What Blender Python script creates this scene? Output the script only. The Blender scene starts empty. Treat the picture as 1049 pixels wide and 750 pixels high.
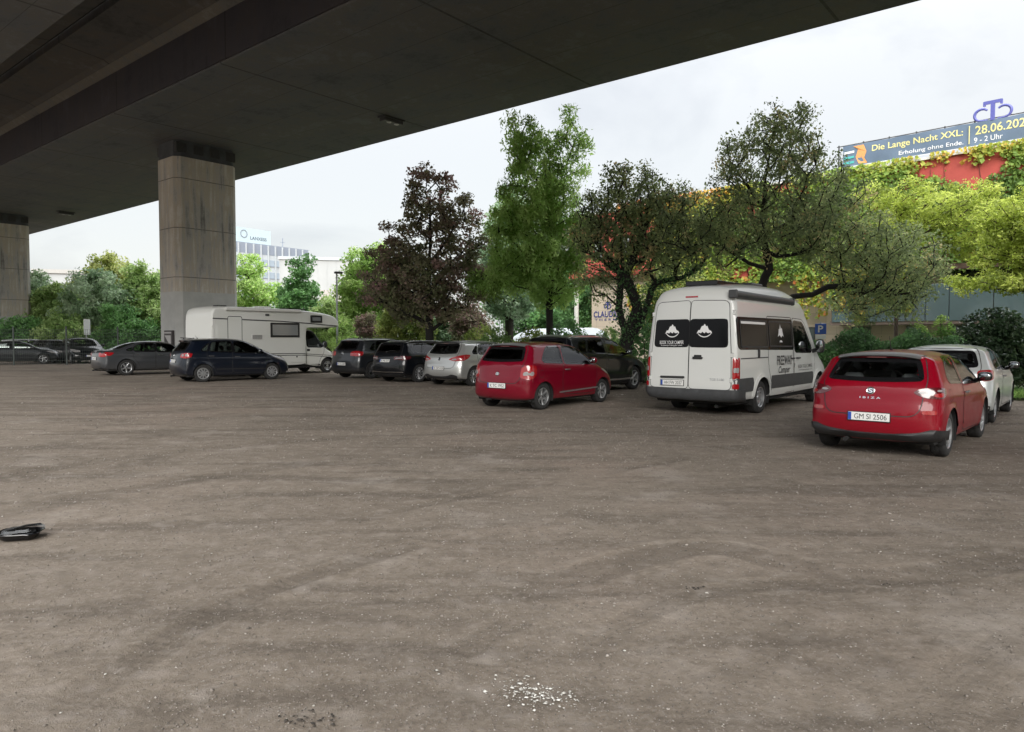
import bpy, math, random
import numpy as np
from mathutils import Vector, Matrix, geometry

random.seed(7)
RNG = np.random.default_rng(11)
S = bpy.context.scene
COL = S.collection
R = math.radians

# ------------------------------------------------------------------ camera model (photograph 1049x750)
F_PX, CX, CY, HORIZON, EYE = 735.0, 524.5, 375.0, 346.0, 1.6
PITCH = math.atan((CY - HORIZON) / F_PX)

def ray(px, py):
    u, v = (px - CX) / F_PX, (CY - py) / F_PX
    return Vector((u, math.cos(PITCH) + v * math.sin(PITCH), -math.sin(PITCH) + v * math.cos(PITCH)))

def on_ground(px, py, z=0.0):
    d = ray(px, py)
    t = (z - EYE) / d.z
    return Vector((d.x * t, d.y * t, z))

def at_depth(px, py, depth):
    d = ray(px, py)
    t = depth / d.y
    return Vector((d.x * t, depth, EYE + d.z * t))

# ------------------------------------------------------------------ objects, tags
def tag(o, label=None, cat=None, group=None, kind=None):
    if label: o['label'] = label
    if cat: o['category'] = cat
    if group: o['group'] = group
    if kind: o['kind'] = kind
    return o

def empty(name, loc=(0, 0, 0), rz=0.0, label=None, cat=None, group=None):
    o = bpy.data.objects.new(name, None)
    COL.objects.link(o)
    o.location = loc
    o.rotation_euler = (0, 0, rz)
    o.empty_display_size = 0.2
    return tag(o, label, cat, group)

def link(name, me, parent=None):
    o = bpy.data.objects.new(name, me)
    COL.objects.link(o)
    if parent: o.parent = parent
    return o

def mk(name, V, Fc, mats, parent=None, smooth=40, idx=None):
    me = bpy.data.meshes.new(name)
    me.from_pydata([tuple(map(float, v)) for v in V], [], [tuple(int(i) for i in f) for f in Fc])
    if not isinstance(mats, (list, tuple)): mats = [mats]
    for m in mats: me.materials.append(m)
    if idx is not None: me.polygons.foreach_set('material_index', np.asarray(idx, dtype=np.int32))
    if smooth:
        me.polygons.foreach_set('use_smooth', [True] * len(me.polygons))
        if smooth < 180: me.set_sharp_from_angle(angle=R(smooth))
    me.update()
    return link(name, me, parent)

class MB:
    """collects shapes into one mesh"""
    def __init__(s): s.v, s.f, s.i = [], [], []
    def add(s, V, Fc, mi=0):
        n = len(s.v)
        s.v += [tuple(v) for v in V]
        s.f += [tuple(k + n for k in f) for f in Fc]
        s.i += [mi] * len(Fc)
        return s
    def box(s, x0, x1, y0, y1, z0, z1, mi=0, M=None, bev=0.0):
        if bev > 0:
            b = bev
            V, Fc = [], []
            pts = {}
            xs, ys, zs = (x0, x1), (y0, y1), (z0, z1)
            for i in (0, 1):
                for j in (0, 1):
                    for k in (0, 1):
                        sx, sy, sz = (1 - 2 * i), (1 - 2 * j), (1 - 2 * k)
                        for a in range(3):
                            p = [xs[i] + sx * b, ys[j] + sy * b, zs[k] + sz * b]
                            p[a] = (xs[i], ys[j], zs[k])[a]
                            pts[(i, j, k, a)] = len(V); V.append(p)
            q = lambda *t: Fc.append([pts[u] for u in t])
            for i in (0, 1):
                o = [(i, 0, 0, 0), (i, 1, 0, 0), (i, 1, 1, 0), (i, 0, 1, 0)]; q(*(o if i else o[::-1]))
                o = [(0, i, 0, 1), (0, i, 1, 1), (1, i, 1, 1), (1, i, 0, 1)]; q(*(o if i else o[::-1]))
                o = [(0, 0, i, 2), (1, 0, i, 2), (1, 1, i, 2), (0, 1, i, 2)]; q(*(o if i else o[::-1]))
            for i in (0, 1):
                for j in (0, 1):
                    f = lambda o, fl: q(*(o if fl else o[::-1]))
                    f([(i, j, 0, 0), (i, j, 0, 1), (i, j, 1, 1), (i, j, 1, 0)], i == j)
                    f([(i, 0, j, 0), (i, 1, j, 0), (i, 1, j, 2), (i, 0, j, 2)], i != j)
                    f([(0, i, j, 1), (1, i, j, 1), (1, i, j, 2), (0, i, j, 2)], i == j)
                    for k in (0, 1):
                        o = [(i, j, k, 0), (i, j, k, 1), (i, j, k, 2)]
                        q(*(o if (i + j + k) % 2 == 1 else o[::-1]))
        else:
            V = [(x0, y0, z0), (x1, y0, z0), (x1, y1, z0), (x0, y1, z0), (x0, y0, z1), (x1, y0, z1), (x1, y1, z1), (x0, y1, z1)]
            Fc = [(3, 2, 1, 0), (4, 5, 6, 7), (0, 1, 5, 4), (1, 2, 6, 5), (2, 3, 7, 6), (3, 0, 4, 7)]
        if M is not None: V = [tuple(M @ Vector(v)) for v in V]
        return s.add(V, Fc, mi)
    def tube(s, pts, rad, n=8, mi=0, cap=True):
        pts = [Vector(p) for p in pts]
        if not hasattr(rad, '__len__'): rad = [rad] * len(pts)
        V, Fc = [], []
        up = None
        for k, p in enumerate(pts):
            d = (pts[min(k + 1, len(pts) - 1)] - pts[max(k - 1, 0)])
            if d.length < 1e-9: d = Vector((0, 0, 1))
            d.normalize()
            if up is None:
                up = Vector((0, 0, 1)) if abs(d.z) < .9 else Vector((1, 0, 0))
            a = d.cross(up)
            if a.length < 1e-5: a = d.orthogonal()
            a.normalize()
            b = a.cross(d); up = b
            for j in range(n):
                t = 2 * math.pi * j / n
                V.append(p + a * (rad[k] * math.cos(t)) + b * (rad[k] * math.sin(t)))
        for k in range(len(pts) - 1):
            for j in range(n):
                Fc.append((k * n + j, k * n + (j + 1) % n, (k + 1) * n + (j + 1) % n, (k + 1) * n + j))
        if cap:
            Fc.append(tuple(range(n))[::-1]); Fc.append(tuple((len(pts) - 1) * n + j for j in range(n)))
        return s.add(V, Fc, mi)
    def lathe(s, prof, n=32, mi=0, axis='y', c=(0, 0, 0)):
        """prof: (r, h) pairs, turned about the axis"""
        V, Fc = [], []
        for r_, h in prof:
            for j in range(n):
                t = 2 * math.pi * j / n
                a, b = r_ * math.cos(t), r_ * math.sin(t)
                p = {'y': (a, h, b), 'z': (a, b, h), 'x': (h, a, b)}[axis]
                V.append((p[0] + c[0], p[1] + c[1], p[2] + c[2]))
        for k in range(len(prof) - 1):
            for j in range(n):
                Fc.append((k * n + j, k * n + (j + 1) % n, (k + 1) * n + (j + 1) % n, (k + 1) * n + j))
        return s.add(V, Fc, mi)
    def prism(s, poly, h0, h1, M=None, mi=0):
        """poly in (x, y), extruded in z"""
        n = len(poly)
        V = [(p[0], p[1], h0) for p in poly] + [(p[0], p[1], h1) for p in poly]
        Fc = [tuple(range(n))[::-1], tuple(range(n, 2 * n))] + [(k, (k + 1) % n, n + (k + 1) % n, n + k) for k in range(n)]
        if M is not None: V = [tuple(M @ Vector(v)) for v in V]
        return s.add(V, Fc, mi)
    def blob(s, c, r, n=10, m=14, p=2.0, mi=0, M=None):
        """superellipsoid"""
        V, Fc = [], []
        sg = lambda a: math.copysign(abs(a) ** (2 / p), a)
        for i in range(n + 1):
            th = -math.pi / 2 + math.pi * i / n
            for j in range(m):
                ph = 2 * math.pi * j / m
                V.append((c[0] + r[0] * sg(math.cos(th)) * sg(math.cos(ph)), c[1] + r[1] * sg(math.cos(th)) * sg(math.sin(ph)), c[2] + r[2] * sg(math.sin(th))))
        for i in range(n):
            for j in range(m):
                Fc.append((i * m + j, i * m + (j + 1) % m, (i + 1) * m + (j + 1) % m, (i + 1) * m + j))
        if M is not None: V = [tuple(M @ Vector(v)) for v in V]
        return s.add(V, Fc, mi)
    def build(s, name, mats, parent=None, smooth=40):
        return mk(name, s.v, s.f, mats, parent, smooth, s.i)

# ------------------------------------------------------------------ materials
def new_mat(name):
    m = bpy.data.materials.new(name)
    m.use_nodes = True
    nt = m.node_tree
    return m, nt, nt.nodes['Principled BSDF']

def N(nt, typ, **kw):
    n = nt.nodes.new(typ)
    for k, v in kw.items():
        if k.startswith('i_'):
            key = k[2:]
            n.inputs[int(key) if key.isdigit() else key.replace('_', ' ')].default_value = v
        else: setattr(n, k, v)
    return n

def ramp(nt, src, stops):
    r_ = nt.nodes.new('ShaderNodeValToRGB')
    e = r_.color_ramp.elements
    while len(e) < len(stops): e.new(0.5)
    for k, (p, c) in enumerate(stops):
        e[k].position = p
        e[k].color = (*c, 1) if len(c) == 3 else c
    nt.links.new(src, r_.inputs[0])
    return r_.outputs[0]

def simple(name, col, rough=0.5, metal=0.0, coat=0.0, spec=None, noise=0.0, nscale=8.0, bump=0.0, bscale=60.0):
    m, nt, b = new_mat(name)
    b.inputs['Base Color'].default_value = (*col, 1)
    b.inputs['Roughness'].default_value = rough
    b.inputs['Metallic'].default_value = metal
    if coat: b.inputs['Coat Weight'].default_value = coat; b.inputs['Coat Roughness'].default_value = 0.04
    if spec is not None: b.inputs['Specular IOR Level'].default_value = spec
    if noise or bump:
        tc = N(nt, 'ShaderNodeTexCoord')
        if noise:
            n = N(nt, 'ShaderNodeTexNoise', i_Scale=nscale, i_Detail=6.0, i_Roughness=0.6)
            nt.links.new(tc.outputs['Object'], n.inputs['Vector'])
            lo = tuple(c * (1 - noise) for c in col); hi = tuple(min(1, c * (1 + noise)) for c in col)
            nt.links.new(ramp(nt, n.outputs[0], [(0.3, lo), (0.7, hi)]), b.inputs['Base Color'])
        if bump:
            n = N(nt, 'ShaderNodeTexNoise', i_Scale=bscale, i_Detail=4.0)
            nt.links.new(tc.outputs['Object'], n.inputs['Vector'])
            bp = N(nt, 'ShaderNodeBump', i_Strength=bump, i_Distance=0.02)
            nt.links.new(n.outputs[0], bp.inputs['Height'])
            nt.links.new(bp.outputs[0], b.inputs['Normal'])
    return m

def car_paint(name, col, metal=0.0, rough=0.32, dirt=0.25, coat=0.6):
    """clear-coated paint outside, dark trim on the inside of the shell; road dust low on the flanks"""
    m, nt, b = new_mat(name)
    geo = N(nt, 'ShaderNodeNewGeometry'); tc = N(nt, 'ShaderNodeTexCoord')
    n1 = N(nt, 'ShaderNodeTexNoise', i_Scale=5.0, i_Detail=7.0, i_Roughness=0.65)
    nt.links.new(tc.outputs['Object'], n1.inputs['Vector'])
    sep = N(nt, 'ShaderNodeSeparateXYZ'); nt.links.new(tc.outputs['Object'], sep.inputs[0])
    mr = N(nt, 'ShaderNodeMapRange', i_1=0.62, i_2=0.12, i_3=0.0, i_4=dirt)
    nt.links.new(sep.outputs['Z'], mr.inputs[0])
    ml = N(nt, 'ShaderNodeMath', operation='MULTIPLY'); nt.links.new(mr.outputs[0], ml.inputs[0]); nt.links.new(n1.outputs[0], ml.inputs[1])
    mx = N(nt, 'ShaderNodeMix', data_type='RGBA')
    mx.inputs[6].default_value = (*col, 1); mx.inputs[7].default_value = (0.16, 0.14, 0.12, 1)
    nt.links.new(ml.outputs[0], mx.inputs[0])
    m2 = N(nt, 'ShaderNodeMix', data_type='RGBA'); m2.inputs[7].default_value = (0.12, 0.12, 0.12, 1)
    nt.links.new(geo.outputs['Backfacing'], m2.inputs[0]); nt.links.new(mx.outputs[2], m2.inputs[6])
    nt.links.new(m2.outputs[2], b.inputs['Base Color'])
    b.inputs['Metallic'].default_value = metal
    b.inputs['Specular IOR Level'].default_value = .15 if metal < .05 else .4
    rr = N(nt, 'ShaderNodeMath', operation='MULTIPLY_ADD', i_1=0.12, i_2=rough - 0.06)
    nt.links.new(n1.outputs[0], rr.inputs[0]); nt.links.new(rr.outputs[0], b.inputs['Roughness'])
    cw = N(nt, 'ShaderNodeMath', operation='MULTIPLY_ADD', i_1=-coat, i_2=coat)
    nt.links.new(geo.outputs['Backfacing'], cw.inputs[0]); nt.links.new(cw.outputs[0], b.inputs['Coat Weight'])
    b.inputs['Coat Roughness'].default_value = 0.05
    n2 = N(nt, 'ShaderNodeTexNoise', i_Scale=3.0, i_Detail=2.0)
    nt.links.new(tc.outputs['Object'], n2.inputs['Vector'])
    bp = N(nt, 'ShaderNodeBump', i_Strength=0.06, i_Distance=0.02)
    nt.links.new(n2.outputs[0], bp.inputs['Height']); nt.links.new(bp.outputs[0], b.inputs['Coat Normal'])
    return m

def glass(name, tint=(0.3, 0.34, 0.33), rough=0.02, ior=1.6):
    """thin tinted pane: clear coat of reflection over a tinted transparent sheet"""
    m, nt, b = new_mat(name)
    nt.nodes.remove(b)
    out = nt.nodes['Material Output']
    fr = N(nt, 'ShaderNodeFresnel', i_IOR=ior)
    tr = N(nt, 'ShaderNodeBsdfTransparent'); tr.inputs[0].default_value = (*tint, 1)
    gl = N(nt, 'ShaderNodeBsdfGlossy'); gl.inputs['Roughness'].default_value = rough
    mx = N(nt, 'ShaderNodeMixShader')
    nt.links.new(fr.outputs[0], mx.inputs[0]); nt.links.new(tr.outputs[0], mx.inputs[1]); nt.links.new(gl.outputs[0], mx.inputs[2])
    nt.links.new(mx.outputs[0], out.inputs[0])
    return m

M = {}
M['rubber'] = simple('tyre_rubber', (0.022, 0.022, 0.022), 0.85, noise=.35, nscale=14, bump=.3)
M['alloy'] = simple('alloy_silver', (0.42, 0.43, 0.44), 0.38, metal=.75, noise=.12)
M['alloy_dark'] = simple('alloy_dark', (0.10, 0.10, 0.105), 0.4, metal=.6)
M['trim'] = simple('black_plastic', (0.022, 0.022, 0.023), 0.55, noise=.25)
M['gloss_black'] = simple('gloss_black', (0.008, 0.008, 0.009), 0.10, coat=.25, spec=.35)
M['grey_plastic'] = simple('grey_plastic', (0.055, 0.057, 0.06), 0.5, noise=.15)
M['interior'] = simple('cabin_trim', (0.06, 0.06, 0.062), 0.8)
M['seat'] = simple('seat_cloth', (0.12, 0.12, 0.125), 0.9)
M['under'] = simple('underbody', (0.012, 0.012, 0.012), 0.9)
M['glass'] = glass('car_glass', (0.82, 0.86, 0.84))
M['glass_dark'] = glass('privacy_glass', (0.05, 0.055, 0.055), ior=1.42)
M['glass_mid'] = glass('tinted_glass', (0.24, 0.27, 0.26))
M['lamp_red'] = simple('red_lamp', (0.33, 0.008, 0.012), 0.18, coat=1)
M['lamp_dark'] = simple('smoked_lamp', (0.09, 0.006, 0.01), 0.15, coat=1)
M['lamp_clear'] = simple('clear_lamp', (0.28, 0.27, 0.27), 0.3, coat=.4)
M['chrome'] = simple('chrome', (0.75, 0.76, 0.78), 0.15, metal=1)
M['plate'] = simple('plate_white', (0.72, 0.72, 0.70), 0.45)
M['plate_blue'] = simple('plate_blue', (0.02, 0.07, 0.35), 0.4)
M['ink'] = simple('plate_ink', (0.012, 0.012, 0.014), 0.5)
M['mirror'] = simple('mirror_glass', (0.30, 0.32, 0.33), 0.06, metal=1)
M['band_black'] = simple('black_window_band', (0.006, 0.006, 0.007), 0.16, spec=.16)
M['white'] = simple('white_lettering', (0.75, 0.75, 0.75), 0.5)

# ------------------------------------------------------------------ lettering
_txt = {}
def text_mesh(s, size=1.0, bold=0.0, shear=0.0, spacing=1.0):
    key = (s, bold, shear, spacing)
    if key not in _txt:
        cu = bpy.data.curves.new('lettering', 'FONT')
        cu.body = s; cu.size = 1.0; cu.offset = bold; cu.shear = shear; cu.space_character = spacing
        cu.align_x = 'CENTER'; cu.align_y = 'CENTER'; cu.resolution_u = 4
        o = bpy.data.objects.new('lettering', cu); COL.objects.link(o)
        bpy.context.view_layer.update()
        me = bpy.data.meshes.new_from_object(o.evaluated_get(bpy.context.evaluated_depsgraph_get()))
        V = [tuple(v.co) for v in me.vertices]; Fc = [tuple(p.vertices) for p in me.polygons]
        bpy.data.objects.remove(o); bpy.data.curves.remove(cu); bpy.data.meshes.remove(me)
        _txt[key] = (V, Fc)
    V, Fc = _txt[key]
    return [(v[0] * size, v[1] * size, 0.0) for v in V], Fc

def text_fit(s, w, h, bold=0.0, shear=0.0, spacing=1.0):
    """lettering scaled to exactly w x h, centred"""
    V, Fc = text_mesh(s, 1.0, bold, shear, spacing)
    xs = [v[0] for v in V]; ys = [v[1] for v in V]
    cx, cy = (min(xs) + max(xs)) / 2, (min(ys) + max(ys)) / 2
    kx, ky = w / (max(xs) - min(xs)), h / (max(ys) - min(ys))
    return [((v[0] - cx) * kx, (v[1] - cy) * ky, 0.0) for v in V], Fc

# ------------------------------------------------------------------ 2-D helpers
def chaikin(P, it=2, closed=True):
    P = np.asarray(P, float)
    for _ in range(it):
        Q = np.roll(P, -1, 0)
        A, B = P * .75 + Q * .25, P * .25 + Q * .75
        P = np.empty((2 * len(A), P.shape[1])); P[0::2] = A; P[1::2] = B
    return P

def rnd(P, r=0.05, k=4):
    """round the corners of a polygon, leaving its edges straight"""
    P = np.asarray(P, float); out = []
    n = len(P)
    for i in range(n):
        a, b, c = P[i - 1], P[i], P[(i + 1) % n]
        la, lc = np.linalg.norm(a - b), np.linalg.norm(c - b)
        q0 = b + (a - b) / max(la, 1e-9) * min(r, la * .45); q1 = b + (c - b) / max(lc, 1e-9) * min(r, lc * .45)
        for t in np.linspace(0, 1, k): out.append((1 - t) ** 2 * q0 + 2 * t * (1 - t) * b + t * t * q1)
    return np.array(out)

def resample(P, step, closed=True):
    P = np.asarray(P, float)
    Q = np.vstack([P, P[:1]]) if closed else P
    seg = np.hypot(*(Q[1:, :2] - Q[:-1, :2]).T)
    s = np.concatenate([[0], np.cumsum(seg)])
    n = max(3, int(round(s[-1] / step)))
    t = np.linspace(0, s[-1], n + (0 if closed else 1), endpoint=not closed)
    return np.stack([np.interp(t, s, Q[:, k]) for k in range(Q.shape[1])], 1)

def inside(P, poly):
    P = np.asarray(P, float); poly = np.asarray(poly, float)
    x, y = P[:, 0], P[:, 1]
    c = np.zeros(len(P), bool)
    j = len(poly) - 1
    for i in range(len(poly)):
        xi, yi = poly[i]; xj, yj = poly[j]
        if yi != yj:
            m = ((yi > y) != (yj > y)) & (x < (xj - xi) * (y - yi) / (yj - yi) + xi)
            c ^= m
        j = i
    return c

def offset_poly(P, d):
    """grow (d > 0) or shrink a polygon along its normals"""
    P = np.asarray(P, float)
    a = 0.5 * np.sum(P[:, 0] * np.roll(P[:, 1], -1) - np.roll(P[:, 0], -1) * P[:, 1])
    e = np.roll(P, -1, 0) - np.roll(P, 1, 0)
    n = np.stack([e[:, 1], -e[:, 0]], 1) / np.maximum(np.hypot(e[:, 0], e[:, 1]), 1e-9)[:, None]
    return P + n * d * (1 if a > 0 else -1)

def cdt(polys, extra=None, keep=None):
    """constrained Delaunay of closed polygons plus loose points; keep(centroids) -> mask"""
    V, E = [], []
    for p in polys:
        n = len(V)
        V += [Vector((float(a[0]), float(a[1]))) for a in p]
        E += [(n + k, n + (k + 1) % len(p)) for k in range(len(p))]
    if extra is not None and len(extra): V += [Vector((float(a[0]), float(a[1]))) for a in extra]
    ov, oe, of, *_ = geometry.delaunay_2d_cdt(V, E, [], 0, 1e-6)
    P = np.array([(v.x, v.y) for v in ov]); T = np.array([tuple(f) for f in of if len(f) == 3])
    c = P[T].mean(1)
    T = T[keep(c)]
    # all counter-clockwise
    a = P[T]
    ar = (a[:, 1, 0] - a[:, 0, 0]) * (a[:, 2, 1] - a[:, 0, 1]) - (a[:, 2, 0] - a[:, 0, 0]) * (a[:, 1, 1] - a[:, 0, 1])
    T[ar < 0] = T[ar < 0][:, ::-1]
    T = T[np.abs(ar) > 1e-10]
    return P, T

def fill(poly, step, holes=()):
    poly = np.asarray(poly, float)
    x0, y0 = poly.min(0); x1, y1 = poly.max(0)
    gx, gy = np.meshgrid(np.arange(x0 + step / 2, x1, step), np.arange(y0 + step / 2, y1, step))
    g = np.stack([gx.ravel(), gy.ravel()], 1)
    m = inside(g, offset_poly(poly, -step * .35)) if len(g) else np.zeros(0, bool)
    for h in holes: m &= ~inside(g, offset_poly(h, step * .35))
    def keep(c):
        k = inside(c, poly)
        for h in holes: k &= ~inside(c, h)
        return k
    return cdt([poly] + list(holes), g[m], keep)
M['pane_grey'] = simple('grey_pane', (0.22, 0.235, 0.24), 0.12, coat=1)
# ------------------------------------------------------------------ vehicle shells
class Shell:
    """a vehicle body: half width y = W(x, z) * E(distance to the side silhouette); x forward, z up"""
    def __init__(s, sil, w, sec, belt=None, plan=(0.06, 1.2, 0.05, 1.0), arches=(), Ra=0.36, flare=0.012, n=2.4, dK=0.04, soft=3, step=0.05, crease=None):
        P = resample(chaikin(np.array(sil, float), soft), step)
        a = np.sum(P[:, 0] * np.roll(P[:, 1], -1) - np.roll(P[:, 0], -1) * P[:, 1])
        if a < 0: P = P[::-1]
        s.P, s.r, s.w, s.n, s.dK = P[:, :2], P[:, 2], w, n, dK
        s.sec = np.array(sec, float); s.belt = belt; s.plan = plan; s.arches = arches; s.Ra = Ra; s.flare = flare; s.crease = crease
        s.x0, s.x1 = P[:, 0].min(), P[:, 0].max()
        s.zs = np.linspace(s.sec[0, 0], s.sec[-1, 0], 200)
        fs = np.interp(s.zs, s.sec[:, 0], s.sec[:, 1])
        k = np.hanning(9); k /= k.sum()
        s.fs = np.convolve(np.pad(fs, 4, mode='edge'), k, 'valid')
    def dist(s, X, Z):
        """distance to the silhouette (0 outside) and the edge radius that applies there"""
        X = np.atleast_1d(np.asarray(X, float)); Z = np.atleast_1d(np.asarray(Z, float))
        A = s.P; n = len(A)
        D = np.empty(len(X)); Rr = np.empty(len(X))
        a2 = (A * A).sum(1)
        for i in range(0, len(X), 6000):
            p = np.stack([X[i:i + 6000], Z[i:i + 6000]], 1)
            d2 = np.maximum((p * p).sum(1)[:, None] + a2 - 2 * p @ A.T, 0)
            j = d2.argmin(1)
            wg = 1.0 / (d2 + 0.0004); wg *= wg
            Rr[i:i + 6000] = (wg @ s.r) / wg.sum(1)
            best = np.full(len(p), 1e9); sg = np.ones(len(p))
            for k in (-2, -1, 0, 1):
                q = A[(j + k) % n]; e = A[(j + k + 1) % n] - q; w = p - q
                t = np.clip((w * e).sum(1) / (e * e).sum(1), 0, 1)
                v = w - t[:, None] * e
                dd = (v * v).sum(1)
                m = dd < best
                best[m] = dd[m]; sg[m] = (e[:, 0] * w[:, 1] - e[:, 1] * w[:, 0])[m]
            D[i:i + 6000] = np.where(sg > 0, np.sqrt(best), 0)
        return D, Rr
    def W(s, X, Z):
        X = np.asarray(X, float); Z = np.asarray(Z, float)
        zz = Z
        if s.belt is not None:
            x0, z0, x1, z1 = s.belt
            zb = np.interp(X, [x0, x1], [z0, z1]); zm = (z0 + z1) / 2
            zz = Z - (zb - zm) * np.clip((Z - 0.3) / max(zm - .3, .1), 0, 1) * np.clip((s.sec[-1, 0] - Z) / max(s.sec[-1, 0] - zm, .1), 0, 1) ** .5
        f = np.interp(zz, s.zs, s.fs)
        pf, lf, pr, lr = s.plan
        u = np.clip((X - (s.x1 - lf)) / lf, 0, 1); v = np.clip(((s.x0 + lr) - X) / lr, 0, 1)
        f = f * (1 - pf * u ** 2.2 - pr * v ** 2.2)
        y = s.w * f
        for (xa, za) in s.arches:
            rho = np.hypot(X - xa, Z - za)
            y = y + s.flare * np.exp(-((rho - s.Ra) / 0.055) ** 2) * (Z > za * .3)
        if s.crease:
            for (cx0, cz0, cx1, cz1, h, amp) in s.crease:
                zc = cz0 + (X - cx0) * (cz1 - cz0) / (cx1 - cx0)
                m = np.clip((X - cx0) / .25, 0, 1) * np.clip((cx1 - X) / .25, 0, 1)
                q = (Z - zc) / h
                y = y + amp * m * np.where(q >= 0, np.exp(-(q * 1.4) ** 2), np.exp(-(q * 5.0) ** 2))
        return y
    def Y(s, X, Z):
        d, r = s.dist(X, Z)
        u = np.clip(d / r, 0, 1)
        return s.W(X, Z) * (1 - (1 - u) ** s.n) ** (1 / s.n)
    # -- rails: the two walls of the silhouette
    def rail(s, side, q):
        """rear / front: x at height z; top / bottom: z at x"""
        q = np.atleast_1d(np.asarray(q, float))
        A = s.P; B = np.roll(A, -1, 0)
        k = 1 if side in ('rear', 'front') else 0
        out = np.full(len(q), np.nan)
        for i, v in enumerate(q):
            lo, hi = np.minimum(A[:, k], B[:, k]), np.maximum(A[:, k], B[:, k])
            m = (lo <= v) & (v <= hi) & (hi > lo)
            if not m.any(): continue
            t = (v - A[m, k]) / (B[m, k] - A[m, k])
            o = A[m, 1 - k] + t * (B[m, 1 - k] - A[m, 1 - k])
            out[i] = o.min() if side in ('rear', 'bottom') else o.max()
        if np.isnan(out).any():
            ok = ~np.isnan(out)
            out = np.interp(q, q[ok][np.argsort(q[ok])], out[ok][np.argsort(q[ok])])
        return out
    def wrap(s, side, c, q, by_y=False, off=0.0, reach=0.75):
        """points on the shell: q along the rail (z or x), c across it (metres along the skin, or y)"""
        c = np.asarray(c, float); q = np.asarray(q, float)
        x0 = s.rail(side, q)
        t = reach * np.linspace(0, 1, 44) ** 2.4
        k = {'rear': (1, 0), 'front': (-1, 0), 'top': (0, -1)}[side]
        out = np.empty((len(c), 3))
        if side in ('rear', 'front'):
            XX = x0[:, None] + k[0] * t; ZZ = np.repeat(q[:, None], len(t), 1)
        else:
            XX = np.repeat(q[:, None], len(t), 1); ZZ = x0[:, None] + k[1] * t
        YY = s.Y(XX.ravel(), ZZ.ravel()).reshape(XX.shape)
        YY = np.maximum.accumulate(YY, 1)
        cc = YY if by_y else np.concatenate([np.zeros((len(c), 1)), np.cumsum(np.hypot(np.diff(YY, axis=1), np.diff(t)[None]), 1)], 1)
        for i in range(len(c)):
            a = abs(c[i])
            ti = np.interp(a, cc[i] + np.arange(len(t)) * 1e-9, t)
            yi = np.interp(ti, t, YY[i])
            out[i] = (x0[i] + k[0] * ti if k[0] else q[i], math.copysign(yi, c[i]) if c[i] else 0.0, q[i] if k[0] else x0[i] + k[1] * ti)
        if off:
            e = 0.012
            nrm = s.normal(out)
            out = out + nrm * off
        return out
    def normal(s, P, e=0.01):
        """outward normal from the implicit |y| - Y(x, z)"""
        P = np.asarray(P, float)
        n = np.empty_like(P)
        X, Z = P[:, 0], P[:, 2]
        def f(x, z): return s.Yext(x, z)
        gx = (f(X + e, Z) - f(X - e, Z)) / (2 * e); gz = (f(X, Z + e) - f(X, Z - e)) / (2 * e)
        sy = np.where(P[:, 1] >= 0, 1.0, -1.0)
        n = np.stack([-gx, sy * np.ones(len(P)), -gz], 1)
        # soften across the centre line so both halves agree there
        n[:, 1] *= np.clip(np.abs(P[:, 1]) / 0.15, 0, 1)
        return n / np.maximum(np.linalg.norm(n, axis=1), 1e-9)[:, None]
    def Yext(s, X, Z):
        d, r = s.dist(X, Z)
        ins = d > 0
        u = np.clip(d / r, 1e-5, 1)
        y = s.W(X, Z) * (1 - (1 - u) ** s.n) ** (1 / s.n)
        return np.where(ins, y, -0.0)
    def side(s, X, Z, sgn, off=0.0):
        y = s.Y(X, Z) + off
        return np.stack([X, sgn * y, Z], 1)
    # -- the body mesh
    def body(s, holes=(), rear=None, top=None, grid=0.055):
        """holes: side polygons cut through both flanks; rear: (y, z) polygon, top: (x, y) polygon cut through the ends"""
        P, r = s.P, s.r
        n = len(P)
        e = np.roll(P, -1, 0) - np.roll(P, 1, 0)
        Nn = np.stack([-e[:, 1], e[:, 0]], 1); Nn /= np.hypot(Nn[:, 0], Nn[:, 1])[:, None]     # inward for counter-clockwise
        lev = [0, .00004, .00025, .0008, .002, .0042, .008, .0135, .021, .030, s.dK]
        rows = [P + Nn * d for d in lev]
        V, Fc = [], []
        arr = []
        for k, rw in enumerate(rows):
            if k == 0: y = np.zeros(n)
            else:
                u = np.clip(lev[k] / r, 0, 1); y = s.W(rw[:, 0], rw[:, 1]) * (1 - (1 - u) ** s.n) ** (1 / s.n)
            arr.append(np.stack([rw[:, 0], y, rw[:, 1]], 1))
        A = np.concatenate(arr)
        cutp = [np.asarray(h, float) for h in holes]
        zmid = None
        def gone(c3):
            m = np.zeros(len(c3), bool)
            for h in cutp: m |= inside(c3[:, [0, 2]], h)
            if rear is not None: m |= inside(c3[:, 1:3], rear) & (c3[:, 0] < (s.x0 * .75 + s.x1 * .25))
            if top is not None: m |= inside(c3[:, :2], top) & (c3[:, 2] > 0.5)
            return m
        Q = np.array([(k * n + i, k * n + (i + 1) % n, (k + 1) * n + (i + 1) % n, (k + 1) * n + i) for k in range(len(rows) - 1) for i in range(n)])
        Q = Q[~gone(A[Q].mean(1))]
        last = rows[-1]
        extra = []
        for d in (.055, .075, .1, .135, .18, .24, .31):
            rw = P + Nn * d
            dd, rr = s.dist(rw[:, 0], rw[:, 1])
            extra.append(rw[(dd > d * .95) & (d < rr * 1.05)])
        extra = np.concatenate(extra)
        gx, gz = np.meshgrid(np.arange(s.x0 + .02, s.x1, grid), np.arange(P[:, 1].min() + .02, P[:, 1].max(), grid))
        g = np.stack([gx.ravel(), gz.ravel()], 1)
        dd, rr = s.dist(g[:, 0], g[:, 1])
        g = g[dd > np.maximum(s.dK + .015, rr * .95)]
        ex = np.concatenate([extra, g])
        # drop loose points too near a cut, so the cut stays clean
        ok = np.ones(len(ex), bool)
        polys = [last]
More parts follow.
